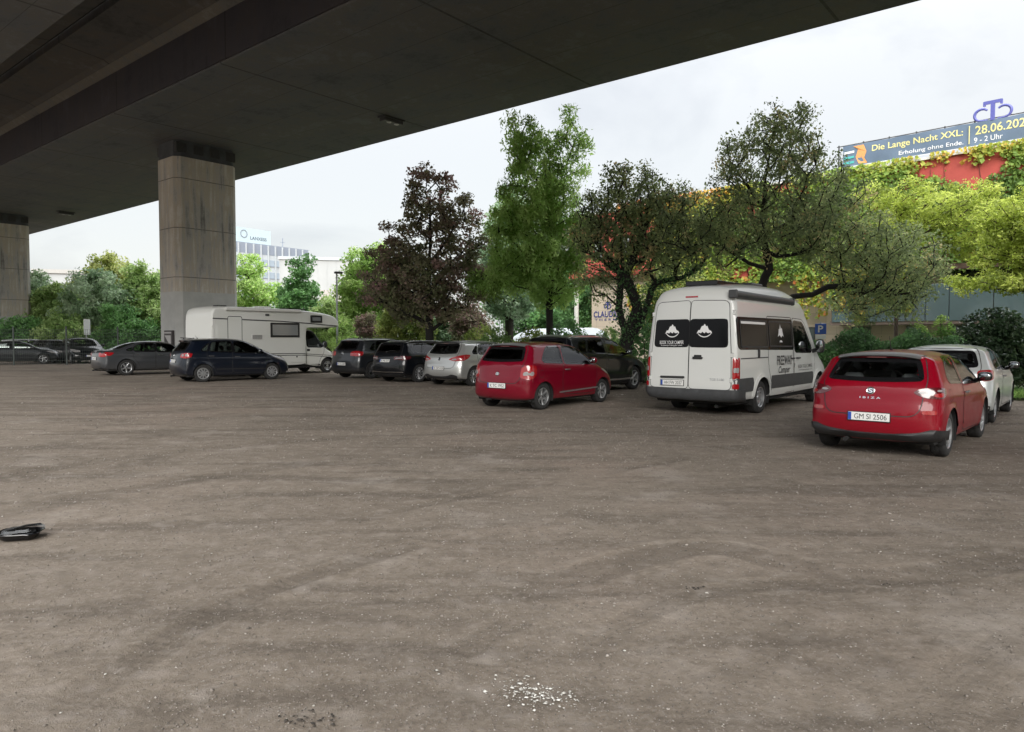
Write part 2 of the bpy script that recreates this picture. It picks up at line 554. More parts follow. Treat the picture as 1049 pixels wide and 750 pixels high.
        for h in cutp:
            hh = resample(h, .03)
            for q in hh: ok &= np.hypot(ex[:, 0] - q[0], ex[:, 1] - q[1]) > .018
            polys.append(hh)
        c2, T = cdt(polys, ex[ok], lambda c: inside(c, last))
        y = s.Y(c2[:, 0], c2[:, 1])
        B = np.stack([c2[:, 0], y, c2[:, 1]], 1)
        T = T[~gone(B[T].mean(1))]
        # join: both sheets share the last row
        nA = len(A)
        key = {(round(p[0], 5), round(p[2], 5)): (len(rows) - 1) * n + i for i, p in enumerate(arr[-1])}
        mp = np.array([key.get((round(p[0], 5), round(p[1], 5)), -1) for p in c2])
        new = mp < 0
        mp[new] = nA + np.arange(new.sum())
        half = np.concatenate([A, B[new]])
        T = mp[T]
        fl = [tuple(q[::-1]) for q in Q] + [tuple(t[::-1]) for t in T]
        # mirror, keeping the centre row
        nh = len(half)
        mir = np.empty(nh, int); mir[:n] = np.arange(n); mir[n:] = nh + np.arange(nh - n)
        other = half[n:] * np.array([1, -1, 1])
        allv = np.concatenate([half, other])
        fr = [tuple(mir[list(f)][::-1]) for f in fl]
        return allv, fl + fr

def ring_idx(n): return [(k, (k + 1) % n) for k in range(n)]

def skirt(V, T, loops, depth_vec):
    """give an open patch a turned-in edge"""
    V = list(map(tuple, V)); T = [tuple(t) for t in T]
    E = {}
    for t in T:
        for a, b in zip(t, t[1:] + t[:1]):
            E[(a, b)] = E.get((a, b), 0) + 1
    bd = [(a, b) for (a, b) in E if (b, a) not in E]
    mp = {}
    for a, b in bd:
        for k in (a, b):
            if k not in mp:
                mp[k] = len(V); V.append(tuple(np.array(V[k]) + depth_vec[k]))
    T += [(b, a, mp[a], mp[b]) for a, b in bd]
    return V, T

class Car:
    def __init__(s, name, label, cat, loc, heading, group=None):
        s.root = empty(name, loc, heading, label, cat, group)
    def shell(s, sh): s.sh = sh; return s
    # patches
    def side_patch(s, name, poly, mat, sgn, off=0.003, holes=(), step=.07, parent=None, soft=0, edge=0.0):
        sh = s.sh
        poly = rnd(poly, .03 * soft) if soft else np.asarray(poly, float)
        poly = resample(poly, .05) if soft == 0 and step < .2 else poly
        P, T = fill(poly, step, holes)
        V = sh.side(P[:, 0], P[:, 1], sgn, off)
        if sgn > 0: T = T[:, ::-1]
        if edge: V, T = skirt(V, T.tolist(), None, [np.array((0, -sgn * edge, 0))] * len(V))
        return mk(name, V, T, mat, parent or s.root, 50)
    def side_ring(s, name, poly, wid, mat, sgn, off=0.004, parent=None, soft=0, grow=0.5):
        poly = rnd(poly, .03 * soft) if soft else resample(poly, .04)
        a, b = offset_poly(poly, wid * grow), offset_poly(poly, -wid * (1 - grow))
        n = len(a)
        V = np.concatenate([s.sh.side(a[:, 0], a[:, 1], sgn, off), s.sh.side(b[:, 0], b[:, 1], sgn, off)])
        Fc = [(k, (k + 1) % n, n + (k + 1) % n, n + k) for k in range(n)]
        area = np.sum(poly[:, 0] * np.roll(poly[:, 1], -1) - np.roll(poly[:, 0], -1) * poly[:, 1])
        if (area > 0) == (sgn > 0): Fc = [f[::-1] for f in Fc]
        return mk(name, V, Fc, mat, parent or s.root, 50)
    def side_line(s, name, pts, wid, mat, sgn, off=0.002, parent=None):
        pts = resample(pts, .05, closed=False)
        e = np.gradient(pts, axis=0); nn = np.stack([-e[:, 1], e[:, 0]], 1); nn /= np.hypot(nn[:, 0], nn[:, 1])[:, None]
        a, b = pts + nn * wid / 2, pts - nn * wid / 2
        V = np.concatenate([s.sh.side(a[:, 0], a[:, 1], sgn, off), s.sh.side(b[:, 0], b[:, 1], sgn, off)]); n = len(pts)
        Fc = [(k, k + 1, n + k + 1, n + k) for k in range(n - 1)]
        if sgn < 0: Fc = [f[::-1] for f in Fc]
        return mk(name, V, Fc, mat, parent or s.root, 50)
    def wrap_patch(s, name, side, poly, mat, off=0.004, by_y=False, step=.06, soft=0, parent=None, edge=0.012, holes=()):
        """poly in (c, z) for rear / front, (x, c) for top"""
        poly = rnd(poly, .03 * soft) if soft else resample(poly, .04)
        P, T = fill(poly, step, holes)
        c, q = (P[:, 0], P[:, 1]) if side != 'top' else (P[:, 1], P[:, 0])
        V = s.sh.wrap(side, c, q, by_y, off)
        nr = s.sh.normal(V)
        # orientation by the normal
        t0 = T[0]; fn = np.cross(V[T[:, 1]] - V[T[:, 0]], V[T[:, 2]] - V[T[:, 0]]).sum(0)
        if fn @ nr[T].sum((0, 1)) < 0: T = T[:, ::-1]
        if edge: V, T = skirt(V, T.tolist(), None, list(-nr * edge))
        return mk(name, V, T, mat, parent or s.root, 50)
    def wrap_text(s, name, side, txt, w, h, c0, q0, mat, off=.006, bold=.01, shear=0, parent=None):
        """lettering laid on the tail (reads left to right seen from behind)"""
        V, Fc = text_fit(txt, w, h, bold, shear)
        V = np.array(V)
        P = s.sh.wrap(side, c0 - V[:, 0], q0 + V[:, 1], True, off)
        return mk(name, P, Fc, mat, parent or s.root, 0)
    def side_text(s, name, txt, w, h, x0, z0, mat, sgn=-1, off=.004, bold=.0, shear=0, parent=None, spacing=1.0):
        V, Fc = text_fit(txt, w, h, bold, shear, spacing)
        V = np.array(V)
        X = x0 + V[:, 0] * (1 if sgn < 0 else -1)
        return mk(name, s.sh.side(X, z0 + V[:, 1], sgn, off), Fc, mat, parent or s.root, 0)
    def plate(s, txt, c0, z0, w=.52, h=.11, parent=None, side='rear', off=.012, eu=True):
        p = s.sh.wrap(side, np.array([c0]), np.array([z0]), True)[0]
        q = s.sh.wrap(side, np.array([c0, c0]), np.array([z0 - .05, z0 + .05]), True)
        k = -1 if side == 'rear' else 1
        tilt = math.atan2(q[1][0] - q[0][0], q[1][2] - q[0][2])
        # local frame: u to the reader's right, v up, w outwards
        u = Vector((0, k, 0)); v = Vector((math.sin(tilt), 0, math.cos(tilt))); wv = u.cross(v)
        px = min(s.sh.wrap(side, np.array([c0, c0 + w / 2, c0 - w / 2]), np.array([z0] * 3), True)[:, 0]) if side == 'rear' else p[0]
        o = Vector((px, c0, z0)) + wv * off
        Mx = Matrix((( u.x, v.x, wv.x, o.x), (u.y, v.y, wv.y, o.y), (u.z, v.z, wv.z, o.z), (0, 0, 0, 1)))
        mb = MB().box(-w / 2, w / 2, -h / 2, h / 2, -.05, 0, M=Mx, bev=.004)
        mb.box(-w / 2 - .008, w / 2 + .008, -h / 2 - .008, h / 2 + .008, -.05, -.003, mi=1, M=Mx)
        pl = mb.build('licence_plate', [M['plate'], M['trim']], parent or s.root)
        if eu: MB().box(-w / 2 + .002, -w / 2 + .044, -h / 2 + .004, h / 2 - .004, 0, .0015, M=Mx).build('country_strip', M['plate_blue'], pl)
        if txt:
            V, Fc = text_fit(txt, w * .78, h * .62, .0)
            mk('plate_lettering', [tuple(Mx @ Vector((a[0] + w * .045, a[1], .002))) for a in V], Fc, M['ink'], pl, 0)
        return pl
    def wheels(s, xs, track, rt, wid, rim_mat, spokes=5, twin=False, style='spoke', mat_t=None):
        key = (rt, wid, rim_mat.name, spokes, style)
        if key not in _wheel: _wheel[key] = wheel_meshes(rt, wid, rim_mat, spokes, style)
        tyre, rim = _wheel[key]
        for x in xs:
            for sg in (1, -1):
                w = link('wheel', tyre_core(key, rt, wid), s.root)
                w.location = (x, sg * (track - wid / 2), rt); w.rotation_euler = (0, random.uniform(0, 6.28), 0 if sg > 0 else math.pi)
                link('tyre', tyre, w); link('rim', rim, w)
    def arches(s, xs, za, Ra, ytop, depth=.34):
        for x in xs:
            for sg in (1, -1):
                mb = MB(); n = 18
                V, Fc = [], []
                for j in range(n + 1):
                    t = -0.35 + (math.pi + .7) * j / n
                    for y in (ytop, ytop - depth): V.append((x + Ra * math.cos(t), sg * y, za + Ra * math.sin(t)))
                for j in range(n): Fc.append((2 * j, 2 * j + 1, 2 * j + 3, 2 * j + 2))
                V2 = [(x + Ra * math.cos(-.35 + (math.pi + .7) * j / n), sg * (ytop - depth), za + Ra * math.sin(-.35 + (math.pi + .7) * j / n)) for j in range(n + 1)]
                mb.add(V, Fc); mb.add(V2, [tuple(range(n + 1))])
                mb.build('wheel_arch', M['under'], s.root, 0)

_wheel, _core = {}, {}
def tyre_core(key, rt, wid):
    """brake disc and hub behind the spokes (the wheel's own mesh)"""
    if key not in _core:
        mb = MB().lathe([(0, -.02), (rt * .45, -.02), (rt * .45, .0), (0, .0)], 20)
        mb.lathe([(rt * .1, 0), (rt * .1, wid * .35), (0, wid * .35)], 10)
        o = mb.build('hub', M['alloy_dark']); _core[key] = o.data
        bpy.data.objects.remove(o)
    return _core[key]

def wheel_meshes(rt, wid, rim_mat, spokes, style):
    """outer face looks towards +y"""
    h = wid / 2; rr = rt * (.66 if style != 'steel' else .62)
    mb = MB().lathe([(rr * .98, -h * .8), (rr * 1.02, -h * .95), (rt * .86, -h), (rt * .96, -h * .86), (rt, -h * .62), (rt, -h * .30), (rt * .985, -h * .28), (rt * .985, -h * .22), (rt, -h * .2), (rt, h * .2),
                     (rt * .985, h * .22), (rt * .985, h * .28), (rt, h * .3), (rt, h * .62), (rt * .96, h * .86), (rt * .86, h), (rr * 1.04, h * .97), (rr * .98, h * .84)], 40)
    o = mb.build('tyre', M['rubber'], None, 60); tyre = o.data; bpy.data.objects.remove(o)
    mb = MB()
    mb.lathe([(rr * 1.01, h * .90), (rr * .97, h * .93), (rr * .92, h * .84), (rr * .90, h * .2), (rr * .88, -h * .8)], 40, 0)
    mb.lathe([(rr * .90, -h * .15), (.0, -h * .15)], 28, 1)
    yf = h * .72
    if style == 'cover':           # plastic wheel cover with slots
        mb.lathe([(rr * .99, h * .90), (rr * .8, yf + .012), (rr * .3, yf + .02), (0, yf + .022)], 40, 0)
        for k in range(spokes):
            t = 2 * math.pi * (k + .5) / spokes
            a = .55 * math.pi / spokes
            poly = [(rr * .42 * math.cos(t - a * .5), rr * .42 * math.sin(t - a * .5)), (rr * .80 * math.cos(t - a), rr * .80 * math.sin(t - a)),
                    (rr * .83 * math.cos(t), rr * .83 * math.sin(t)), (rr * .80 * math.cos(t + a), rr * .80 * math.sin(t + a)), (rr * .42 * math.cos(t + a * .5), rr * .42 * math.sin(t + a * .5))]
            Mx = Matrix(((1, 0, 0, 0), (0, 0, 1, 0), (0, 1, 0, 0), (0, 0, 0, 1)))
            mb.prism(poly, yf + .006, yf + .0215, Mx, 1)
        mb.lathe([(rr * .17, yf + .022), (rr * .15, yf + .03), (0, yf + .032)], 20, 0)
    elif style == 'steel':
        mb.lathe([(rr * .95, h * .55), (rr * .8, h * .35), (rr * .55, h * .62), (rr * .3, h * .5), (rr * .28, h * .75), (0, h * .78)], 36, 0)
        for k in range(spokes):
            t = 2 * math.pi * k / spokes
            mb.lathe([(.022, h * .50), (.02, h * .57), (0, h * .57)], 10, 1, c=(rr * .67 * math.cos(t), 0, rr * .67 * math.sin(t)))
    else:
        mb.lathe([(rr * .26, yf - .05), (rr * .26, yf - .012), (rr * .22, yf), (0, yf + .003)], 24, 0)
        for k in range(spokes):
            t = 2 * math.pi * k / spokes
            ct, st = math.cos(t), math.sin(t)
            w0, w1 = (rr * .13, rr * .10) if spokes <= 6 else (rr * .075, rr * .07)
            pr = [(rr * .18, w0 * 1.25, yf), (rr * .55, w0, yf - .012), (rr * .93, w1 * 1.25, h * .80)]
            V, Fc = [], []
            for (q, w_, y) in pr:
                for (dw, dy) in ((-w_, -.004), (-w_ * .6, .006), (w_ * .6, .006), (w_, -.004), (w_ * .8, -.035), (-w_ * .8, -.035)):
                    V.append((q * ct - dw * st, y + dy, q * st + dw * ct))
            for a in range(2):
                for j in range(6): Fc.append((a * 6 + j, (a + 1) * 6 + j, (a + 1) * 6 + (j + 1) % 6, a * 6 + (j + 1) % 6))
            mb.add(V, Fc, 0)
        mb.lathe([(rr * .12, yf + .003), (rr * .11, yf + .008), (0, yf + .009)], 16, 1)
    o = mb.build('rim', [rim_mat, M['alloy_dark']], None, 40); rim = o.data; bpy.data.objects.remove(o)
    import bmesh
    for me in (tyre, rim):
        bm = bmesh.new(); bm.from_mesh(me); bmesh.ops.recalc_face_normals(bm, faces=bm.faces); bm.to_mesh(me); bm.free()
    return tyre, rim

def make_car(name, label, cat, loc, heading, sp, group=None):
    """builds a whole passenger car from its spec"""
    c = Car(name, label, cat, loc, heading, group)
    g = sp.get
    sh = Shell(sp['sil'], sp['w'], sp['sec'], g('belt'), g('plan', (.07, 1.1, .05, .9)), [(x, sp['rt']) for x in sp['axles']], sp['rt'] + .045, g('flare', .014), crease=g('crease'))
    c.shell(sh)
    rt = sp['rt']; Ra = rt + .045
    wins = [rnd(p, .05) for p in sp['windows']]
    circ = []
    for x in sp['axles']:
        a = np.linspace(0, 2 * math.pi, 44, endpoint=False)
        circ.append(np.stack([x + Ra * np.cos(a), rt + Ra * np.sin(a)], 1))
    rw = rnd(sp['rear_window'], g('rw_round', .07)); ws = rnd(sp['windscreen'], .08)
    # mirror the half outlines
    rwf = np.concatenate([rw]); wsf = ws
    V, Fc = sh.body([offset_poly(w, -.004) for w in wins] + circ, offset_poly(rwf, -.035), offset_poly(wsf, -.035), g('grid', .055))
    paint = sp['paint']
    body = mk('body', V, Fc, paint, c.root, 35)
    gl = M[g('glass', 'glass')]; glr = M[g('glass_rear', g('glass', 'glass'))]
    # underbody and cabin
    x0, x1 = sh.x0, sh.x1
    mb = MB().box(x0 + .25, x1 - .25, -sp['w'] * .9, sp['w'] * .9, .19, .30, bev=.03)
    mb.tube([(x0 + .5, .25, .2), (x0 + .12, .3, .22), (x0 + .02, .3, .21)], .03, 8)
    mb.build('underbody', M['under'], c.root)
    zb = sp['zbelt']
    mb = MB()
    xd = sp['cabin'][1] - .25; xr = sp['cabin'][0]
    mb.box(xr, xd, -sp['w'] * .86, sp['w'] * .86, .30, .36)
    mb.box(xd - .1, xd + .5, -sp['w'] * .84, sp['w'] * .84, .55, zb - .04, bev=.08)                   # dashboard
    mb.box(xr - .1, xr + .12, -sp['w'] * .84, sp['w'] * .84, .34, zb - .05, bev=.03)                 # parcel shelf
    for sg in (1, -1): mb.box(xr, xd, sg * sp['w'] * .86 - .02, sg * sp['w'] * .86 + .02, .3, zb - .06)
    Mw = Matrix.Translation((xd - .25, .36, zb - .05)) @ Matrix.Rotation(R(-65), 4, 'Y')
    tor = [(.18 + .015 * math.cos(a), .015 * math.sin(a)) for a in np.linspace(0, 2 * math.pi, 7)]
    q = MB().lathe(tor, 20, axis='z'); mb.add([tuple(Mw @ Vector(v)) for v in q.v], q.f)
    mb.build('cabin', M['interior'], c.root)
    xf = xd - .78
    for yy in (.36, -.36):
        st = MB().box(xf - .05, xf + .45, yy - .25, yy + .25, .42, .56, bev=.05)
        Ms = Matrix.Translation((xf, yy, .5)) @ Matrix.Rotation(R(-17), 4, 'Y')
        st.box(-.07, .07, -.24, .24, 0, .62, M=Ms, bev=.05)
        sb = st.build('seat', M['seat'], c.root)
        hr = MB().box(-.05, .05, -.13, .13, .66, .84, M=Ms, bev=.04)
        hr.tube([Ms @ Vector((0, .05, .55)), Ms @ Vector((0, .05, .7))], .008, 6).tube([Ms @ Vector((0, -.05, .55)), Ms @ Vector((0, -.05, .7))], .008, 6)
        hr.build('headrest', M['seat'], sb)
    xb = xr + .28
    st = MB().box(xb, xb + .5, -.62, .62, .42, .56, bev=.05)
    Ms = Matrix.Translation((xb, 0, .5)) @ Matrix.Rotation(R(-20), 4, 'Y')
    st.box(-.07, .07, -.62, .62, 0, .5, M=Ms, bev=.05)
    sb = st.build('rear_seat', M['seat'], c.root)
    for yy in (.38, -.38): MB().box(-.045, .045, -.13, .13, .48, .64, M=Ms @ Matrix.Translation((0, yy, 0)), bev=.035).build('headrest', M['seat'], sb)
    # side windows, doors
    far = g('far', False)
    for sg in (-1, 1):
        doors = []
        for dp in sp['doors']:
            dpoly = rnd(dp['poly'], .08)
            hs = [wins[k] for k in dp['win']]
            hs2 = [offset_poly(h, .004) for h in hs]
            hs2 = [h for h in hs2 if inside(h, dpoly).all()]
            c.side_ring('door_seam', dpoly, .018, M['trim'], sg, .0022)
            d = c.side_patch('door', offset_poly(dpoly, -.005), paint, sg, .0035, holes=[offset_poly(h, .004) for h in hs if inside(offset_poly(h, .012), dpoly).all()])
            hx, hz = dp['handle']
            pz = sh.side(np.array([hx - .09, hx + .09]), np.array([hz, hz]), sg)
            hb = MB().tube([(pz[0][0], pz[0][1] + sg * .004, hz), (hx - .07, pz[0][1] + sg * .035, hz), (hx + .07, pz[1][1] + sg * .035, hz), (pz[1][0], pz[1][1] + sg * .004, hz)], [.012, .013, .013, .012], 8)
            hb.build('handle', sp.get('handle_mat', paint), d)
            doors.append((d, dp))
        for k, wpoly in enumerate(wins):
            par = next((d for d, dp in doors if k in dp['win']), c.root)
            wnd = c.side_patch('window', wpoly, glr if k >= g('dark_from', 99) else gl, sg, -.002, step=.09, parent=par)
            wr = c.side_ring('window_seal', wpoly, .034, sp.get('seal', M['gloss_black']), sg, .0045, parent=par, grow=.72)
        if 'pillar' in sp:      # black pillar panels between the panes
            for pp in sp['pillar']: c.side_patch('door_pillar', pp, M['gloss_black'], sg, .004)
        if 'sill' in sp: c.side_patch('sill_trim', sp['sill'], sp.get('sill_mat', M['trim']), sg, .006, edge=.01)
        for al in g('arch_trim', []):
            pass
        if g('fuel') and sg < 0:
            fx, fz = sp['fuel']; a = np.linspace(0, 2 * math.pi, 20, endpoint=False)
            pl = np.stack([fx + .085 * np.cos(a), fz + .085 * np.sin(a)], 1)
            c.side_ring('fuel_flap', pl, .008, M['trim'], sg, .002)
        # mirror
        mx, mz = sp['mirror']
        y0 = float(sh.Y([mx], [mz])[0])
        mb = MB().blob((mx, sg * (y0 + .13), mz + .02), (.07, .10, .07), 8, 14, 2.8)
        mb.tube([(mx + .02, sg * (y0 - .02), mz - .05), (mx + .02, sg * (y0 + .1), mz - .02)], [.035, .03], 8)
        par = doors[0][0] if doors else c.root
        mo = mb.build('wing_mirror', sp.get('mirror_mat', M['trim']), par)
        MB().blob((mx - .055, sg * (y0 + .132), mz + .02), (.03, .084, .055), 6, 14, 3.2).build('mirror_glass', M['mirror'], mo)
        if g('roof_rails'):
            xa, xb2 = sp['roof_rails']
            xs = np.linspace(xa, xb2, 9); yy = sp['w'] * g('rail_y', .62)
            pz = sh.wrap('top', np.full(9, yy), xs, True)
            pts = [(xs[0], sg * yy, pz[0][2] - .01)] + [(x, sg * yy, p[2] + .045) for x, p in zip(xs[1:-1], pz[1:-1])] + [(xs[-1], sg * yy, pz[-1][2] - .01)]
            MB().tube(pts, .016, 8).build('roof_rail', sp.get('rail_mat', M['alloy']), c.root)
    # ends
    tg = None
    if 'tailgate' in sp:
        tpoly = rnd(sp['tailgate'], .08)
        hol = [offset_poly(rwf, .003)] if inside(offset_poly(rwf, .01), tpoly).all() else []
        tg = c.wrap_patch('tailgate', 'rear', tpoly, paint, .005, by_y=True, holes=hol, edge=.01)
        a, b = offset_poly(resample(tpoly, .05), .012), offset_poly(resample(tpoly, .05), -.002)
        PV = np.concatenate([a, b]); n = len(a)
        Vs = sh.wrap('rear', PV[:, 0], PV[:, 1], True, .0045)
        mk('tailgate_seam', Vs, [(k, (k + 1) % n, n + (k + 1) % n, n + k) for k in range(n)], M['trim'], c.root, 60)
    rwo = c.wrap_patch('rear_window', 'rear', rwf, glr, .002, by_y=True, edge=0, parent=tg)
    a, b = offset_poly(resample(rwf, .04), .008), offset_poly(resample(rwf, .04), -.05)
    PV = np.concatenate([a, b]); n = len(a)
    mk('window_border', sh.wrap('rear', PV[:, 0], PV[:, 1], True, .006), [(k, (k + 1) % n, n + (k + 1) % n, n + k) for k in range(n)], M['gloss_black'], rwo, 60)
    if g('wiper'):
        wz0 = sp['wiper']; pts = sh.wrap('rear', np.array([0, -.12, -.25, -.4]), np.array([wz0, wz0 + .03, wz0 + .045, wz0 + .05]), True, .022)
        MB().tube([tuple(p) for p in pts], [.012, .009, .008, .006], 6).blob(tuple(pts[0]), (.03, .03, .025), 6, 10).build('rear_wiper', M['trim'], rwo)
    wso = c.wrap_patch('windscreen', 'top', wsf, gl, .002, by_y=True, edge=0)
    a, b = offset_poly(resample(wsf, .04), .01), offset_poly(resample(wsf, .04), -.05)
    PV = np.concatenate([a, b]); n = len(a)
    mk('window_border', sh.wrap('top', PV[:, 1], PV[:, 0], True, .006), [(k, (k + 1) % n, n + (k + 1) % n, n + k) for k in range(n)], M['gloss_black'], wso, 60)
    for sg in (1, -1):
        for (nm, side, poly, mt, off) in sp['lamps']:
            pp = np.array(poly, float) * ((sg, 1) if side != 'top' else (1, sg))
            lp = c.wrap_patch(nm, side, pp, M[mt], off, step=.05, soft=2, edge=.02)
            for (nm2, side2, poly2, mt2) in g('lamp_inner', []):
                if nm2 != nm: continue
                c.wrap_patch('lamp_lens', side2, np.array(poly2, float) * (sg, 1), M[mt2], off + .004, step=.05, soft=2, edge=.008, parent=lp)
    for (nm, side, poly, mt, off) in g('bands', []):
        full = np.array(poly, float)
        c.wrap_patch(nm, side, full, mt if not isinstance(mt, str) else M[mt], off, step=.07, soft=g('band_soft', 1), edge=.015)
    if g('plate'): c.plate(sp['plate'][0], 0, sp['plate'][1], parent=tg if g('plate_on_gate') else None)
    if g('front_plate'): c.plate(sp['front_plate'][0], 0, sp['front_plate'][1], side='front')
    if g('emblem'):
        ez, er, etxt = sp['emblem']
        e = sh.wrap('rear', np.array([0., 0.]), np.array([ez - .03, ez + .03]), True)
        tilt = math.atan2(e[1][0] - e[0][0], e[1][2] - e[0][2])
        u = Vector((0, -1, 0)); v = Vector((math.sin(tilt), 0, math.cos(tilt))); wv = u.cross(v)
        o = Vector(((e[0][0] + e[1][0]) / 2, 0, ez)) + wv * .006
        Mx = Matrix(((u.x, v.x, wv.x, o.x), (u.y, v.y, wv.y, o.y), (u.z, v.z, wv.z, o.z), (0, 0, 0, 1)))
        tor = [(er * .86 + er * .14 * math.cos(a), er * .14 * math.sin(a)) for a in np.linspace(0, 2 * math.pi, 9)]
        q = MB().lathe(tor, 24, axis='z'); q.lathe([(er * .8, 0), (0, .002)], 20, 1, axis='z')
        if etxt:
            V2, F2 = text_fit(etxt, er * 1.05, er * 1.15, .03)
            q.add([(p[0], p[1], .006) for p in V2], F2, 0)
        q.v = [tuple(Mx @ Vector(p)) for p in q.v]
        q.build('emblem', [M['chrome'], M[g('emblem_back', 'gloss_black')]], tg or c.root)
    if g('antenna'):
        ax, al = sp['antenna']; p = sh.wrap('top', np.array([0.]), np.array([ax]), True)[0]
        MB().tube([tuple(p), (ax - .03, 0, p[2] + .02)], [.022, .014], 8).tube([(ax - .03, 0, p[2] + .02), (ax - .03 - al * .5, 0, p[2] + al)], [.006, .003], 6).build('aerial', M['trim'], c.root)
    if g('spoiler'):
        x_, z_, ly = sp['spoiler']
        pz = sh.wrap('top', np.linspace(-ly, ly, 13), np.full(13, x_ + .16), True)
        V2, F2 = [], []
        for p, yy in zip(pz, np.linspace(-ly, ly, 13)):
            k = 1 - .25 * (abs(yy) / ly) ** 3
            for (dx, dz) in ((.0, .006), (-.2 * k, -.012), (-.26 * k, -.04), (-.22 * k, -.055), (-.02, -.05)): V2.append((p[0] + dx, yy, p[2] + dz))
        for k in range(12):
            for j in range(5): F2.append((k * 5 + j, k * 5 + (j + 1) % 5, (k + 1) * 5 + (j + 1) % 5, (k + 1) * 5 + j))
        F2 += [tuple(range(5)), tuple(range(60, 65))[::-1]]
        sp_o = mk('spoiler', V2, F2, paint, tg or c.root, 30)
        MB().box(x_ - .085, x_ - .075, -.12, .12, z_ - .045, z_ - .03).build('brake_light', M['lamp_dark'], sp_o)
    c.wheels(sp['axles'], sp['w'] - g('inset', .03), rt, g('tyre_w', .195), M[g('rim', 'alloy')], g('spokes', 5), style=g('wheel_style', 'spoke'))
    c.arches(sp['axles'], rt, Ra, sp['w'] - .012)
    # rear mud flaps / exhaust are part of the underbody
    return c
# ------------------------------------------------------------------ car specs
SEC = lambda zb, H, rr=.74: [(.1, .86), (.19, .93), (.30, .975), (.48, .995), (.62, 1.0), (zb - .17, .99), (zb - .05, .968), (zb, .952), (zb + .03, .935), (H - .06, rr), (H + .05, rr - .05)]

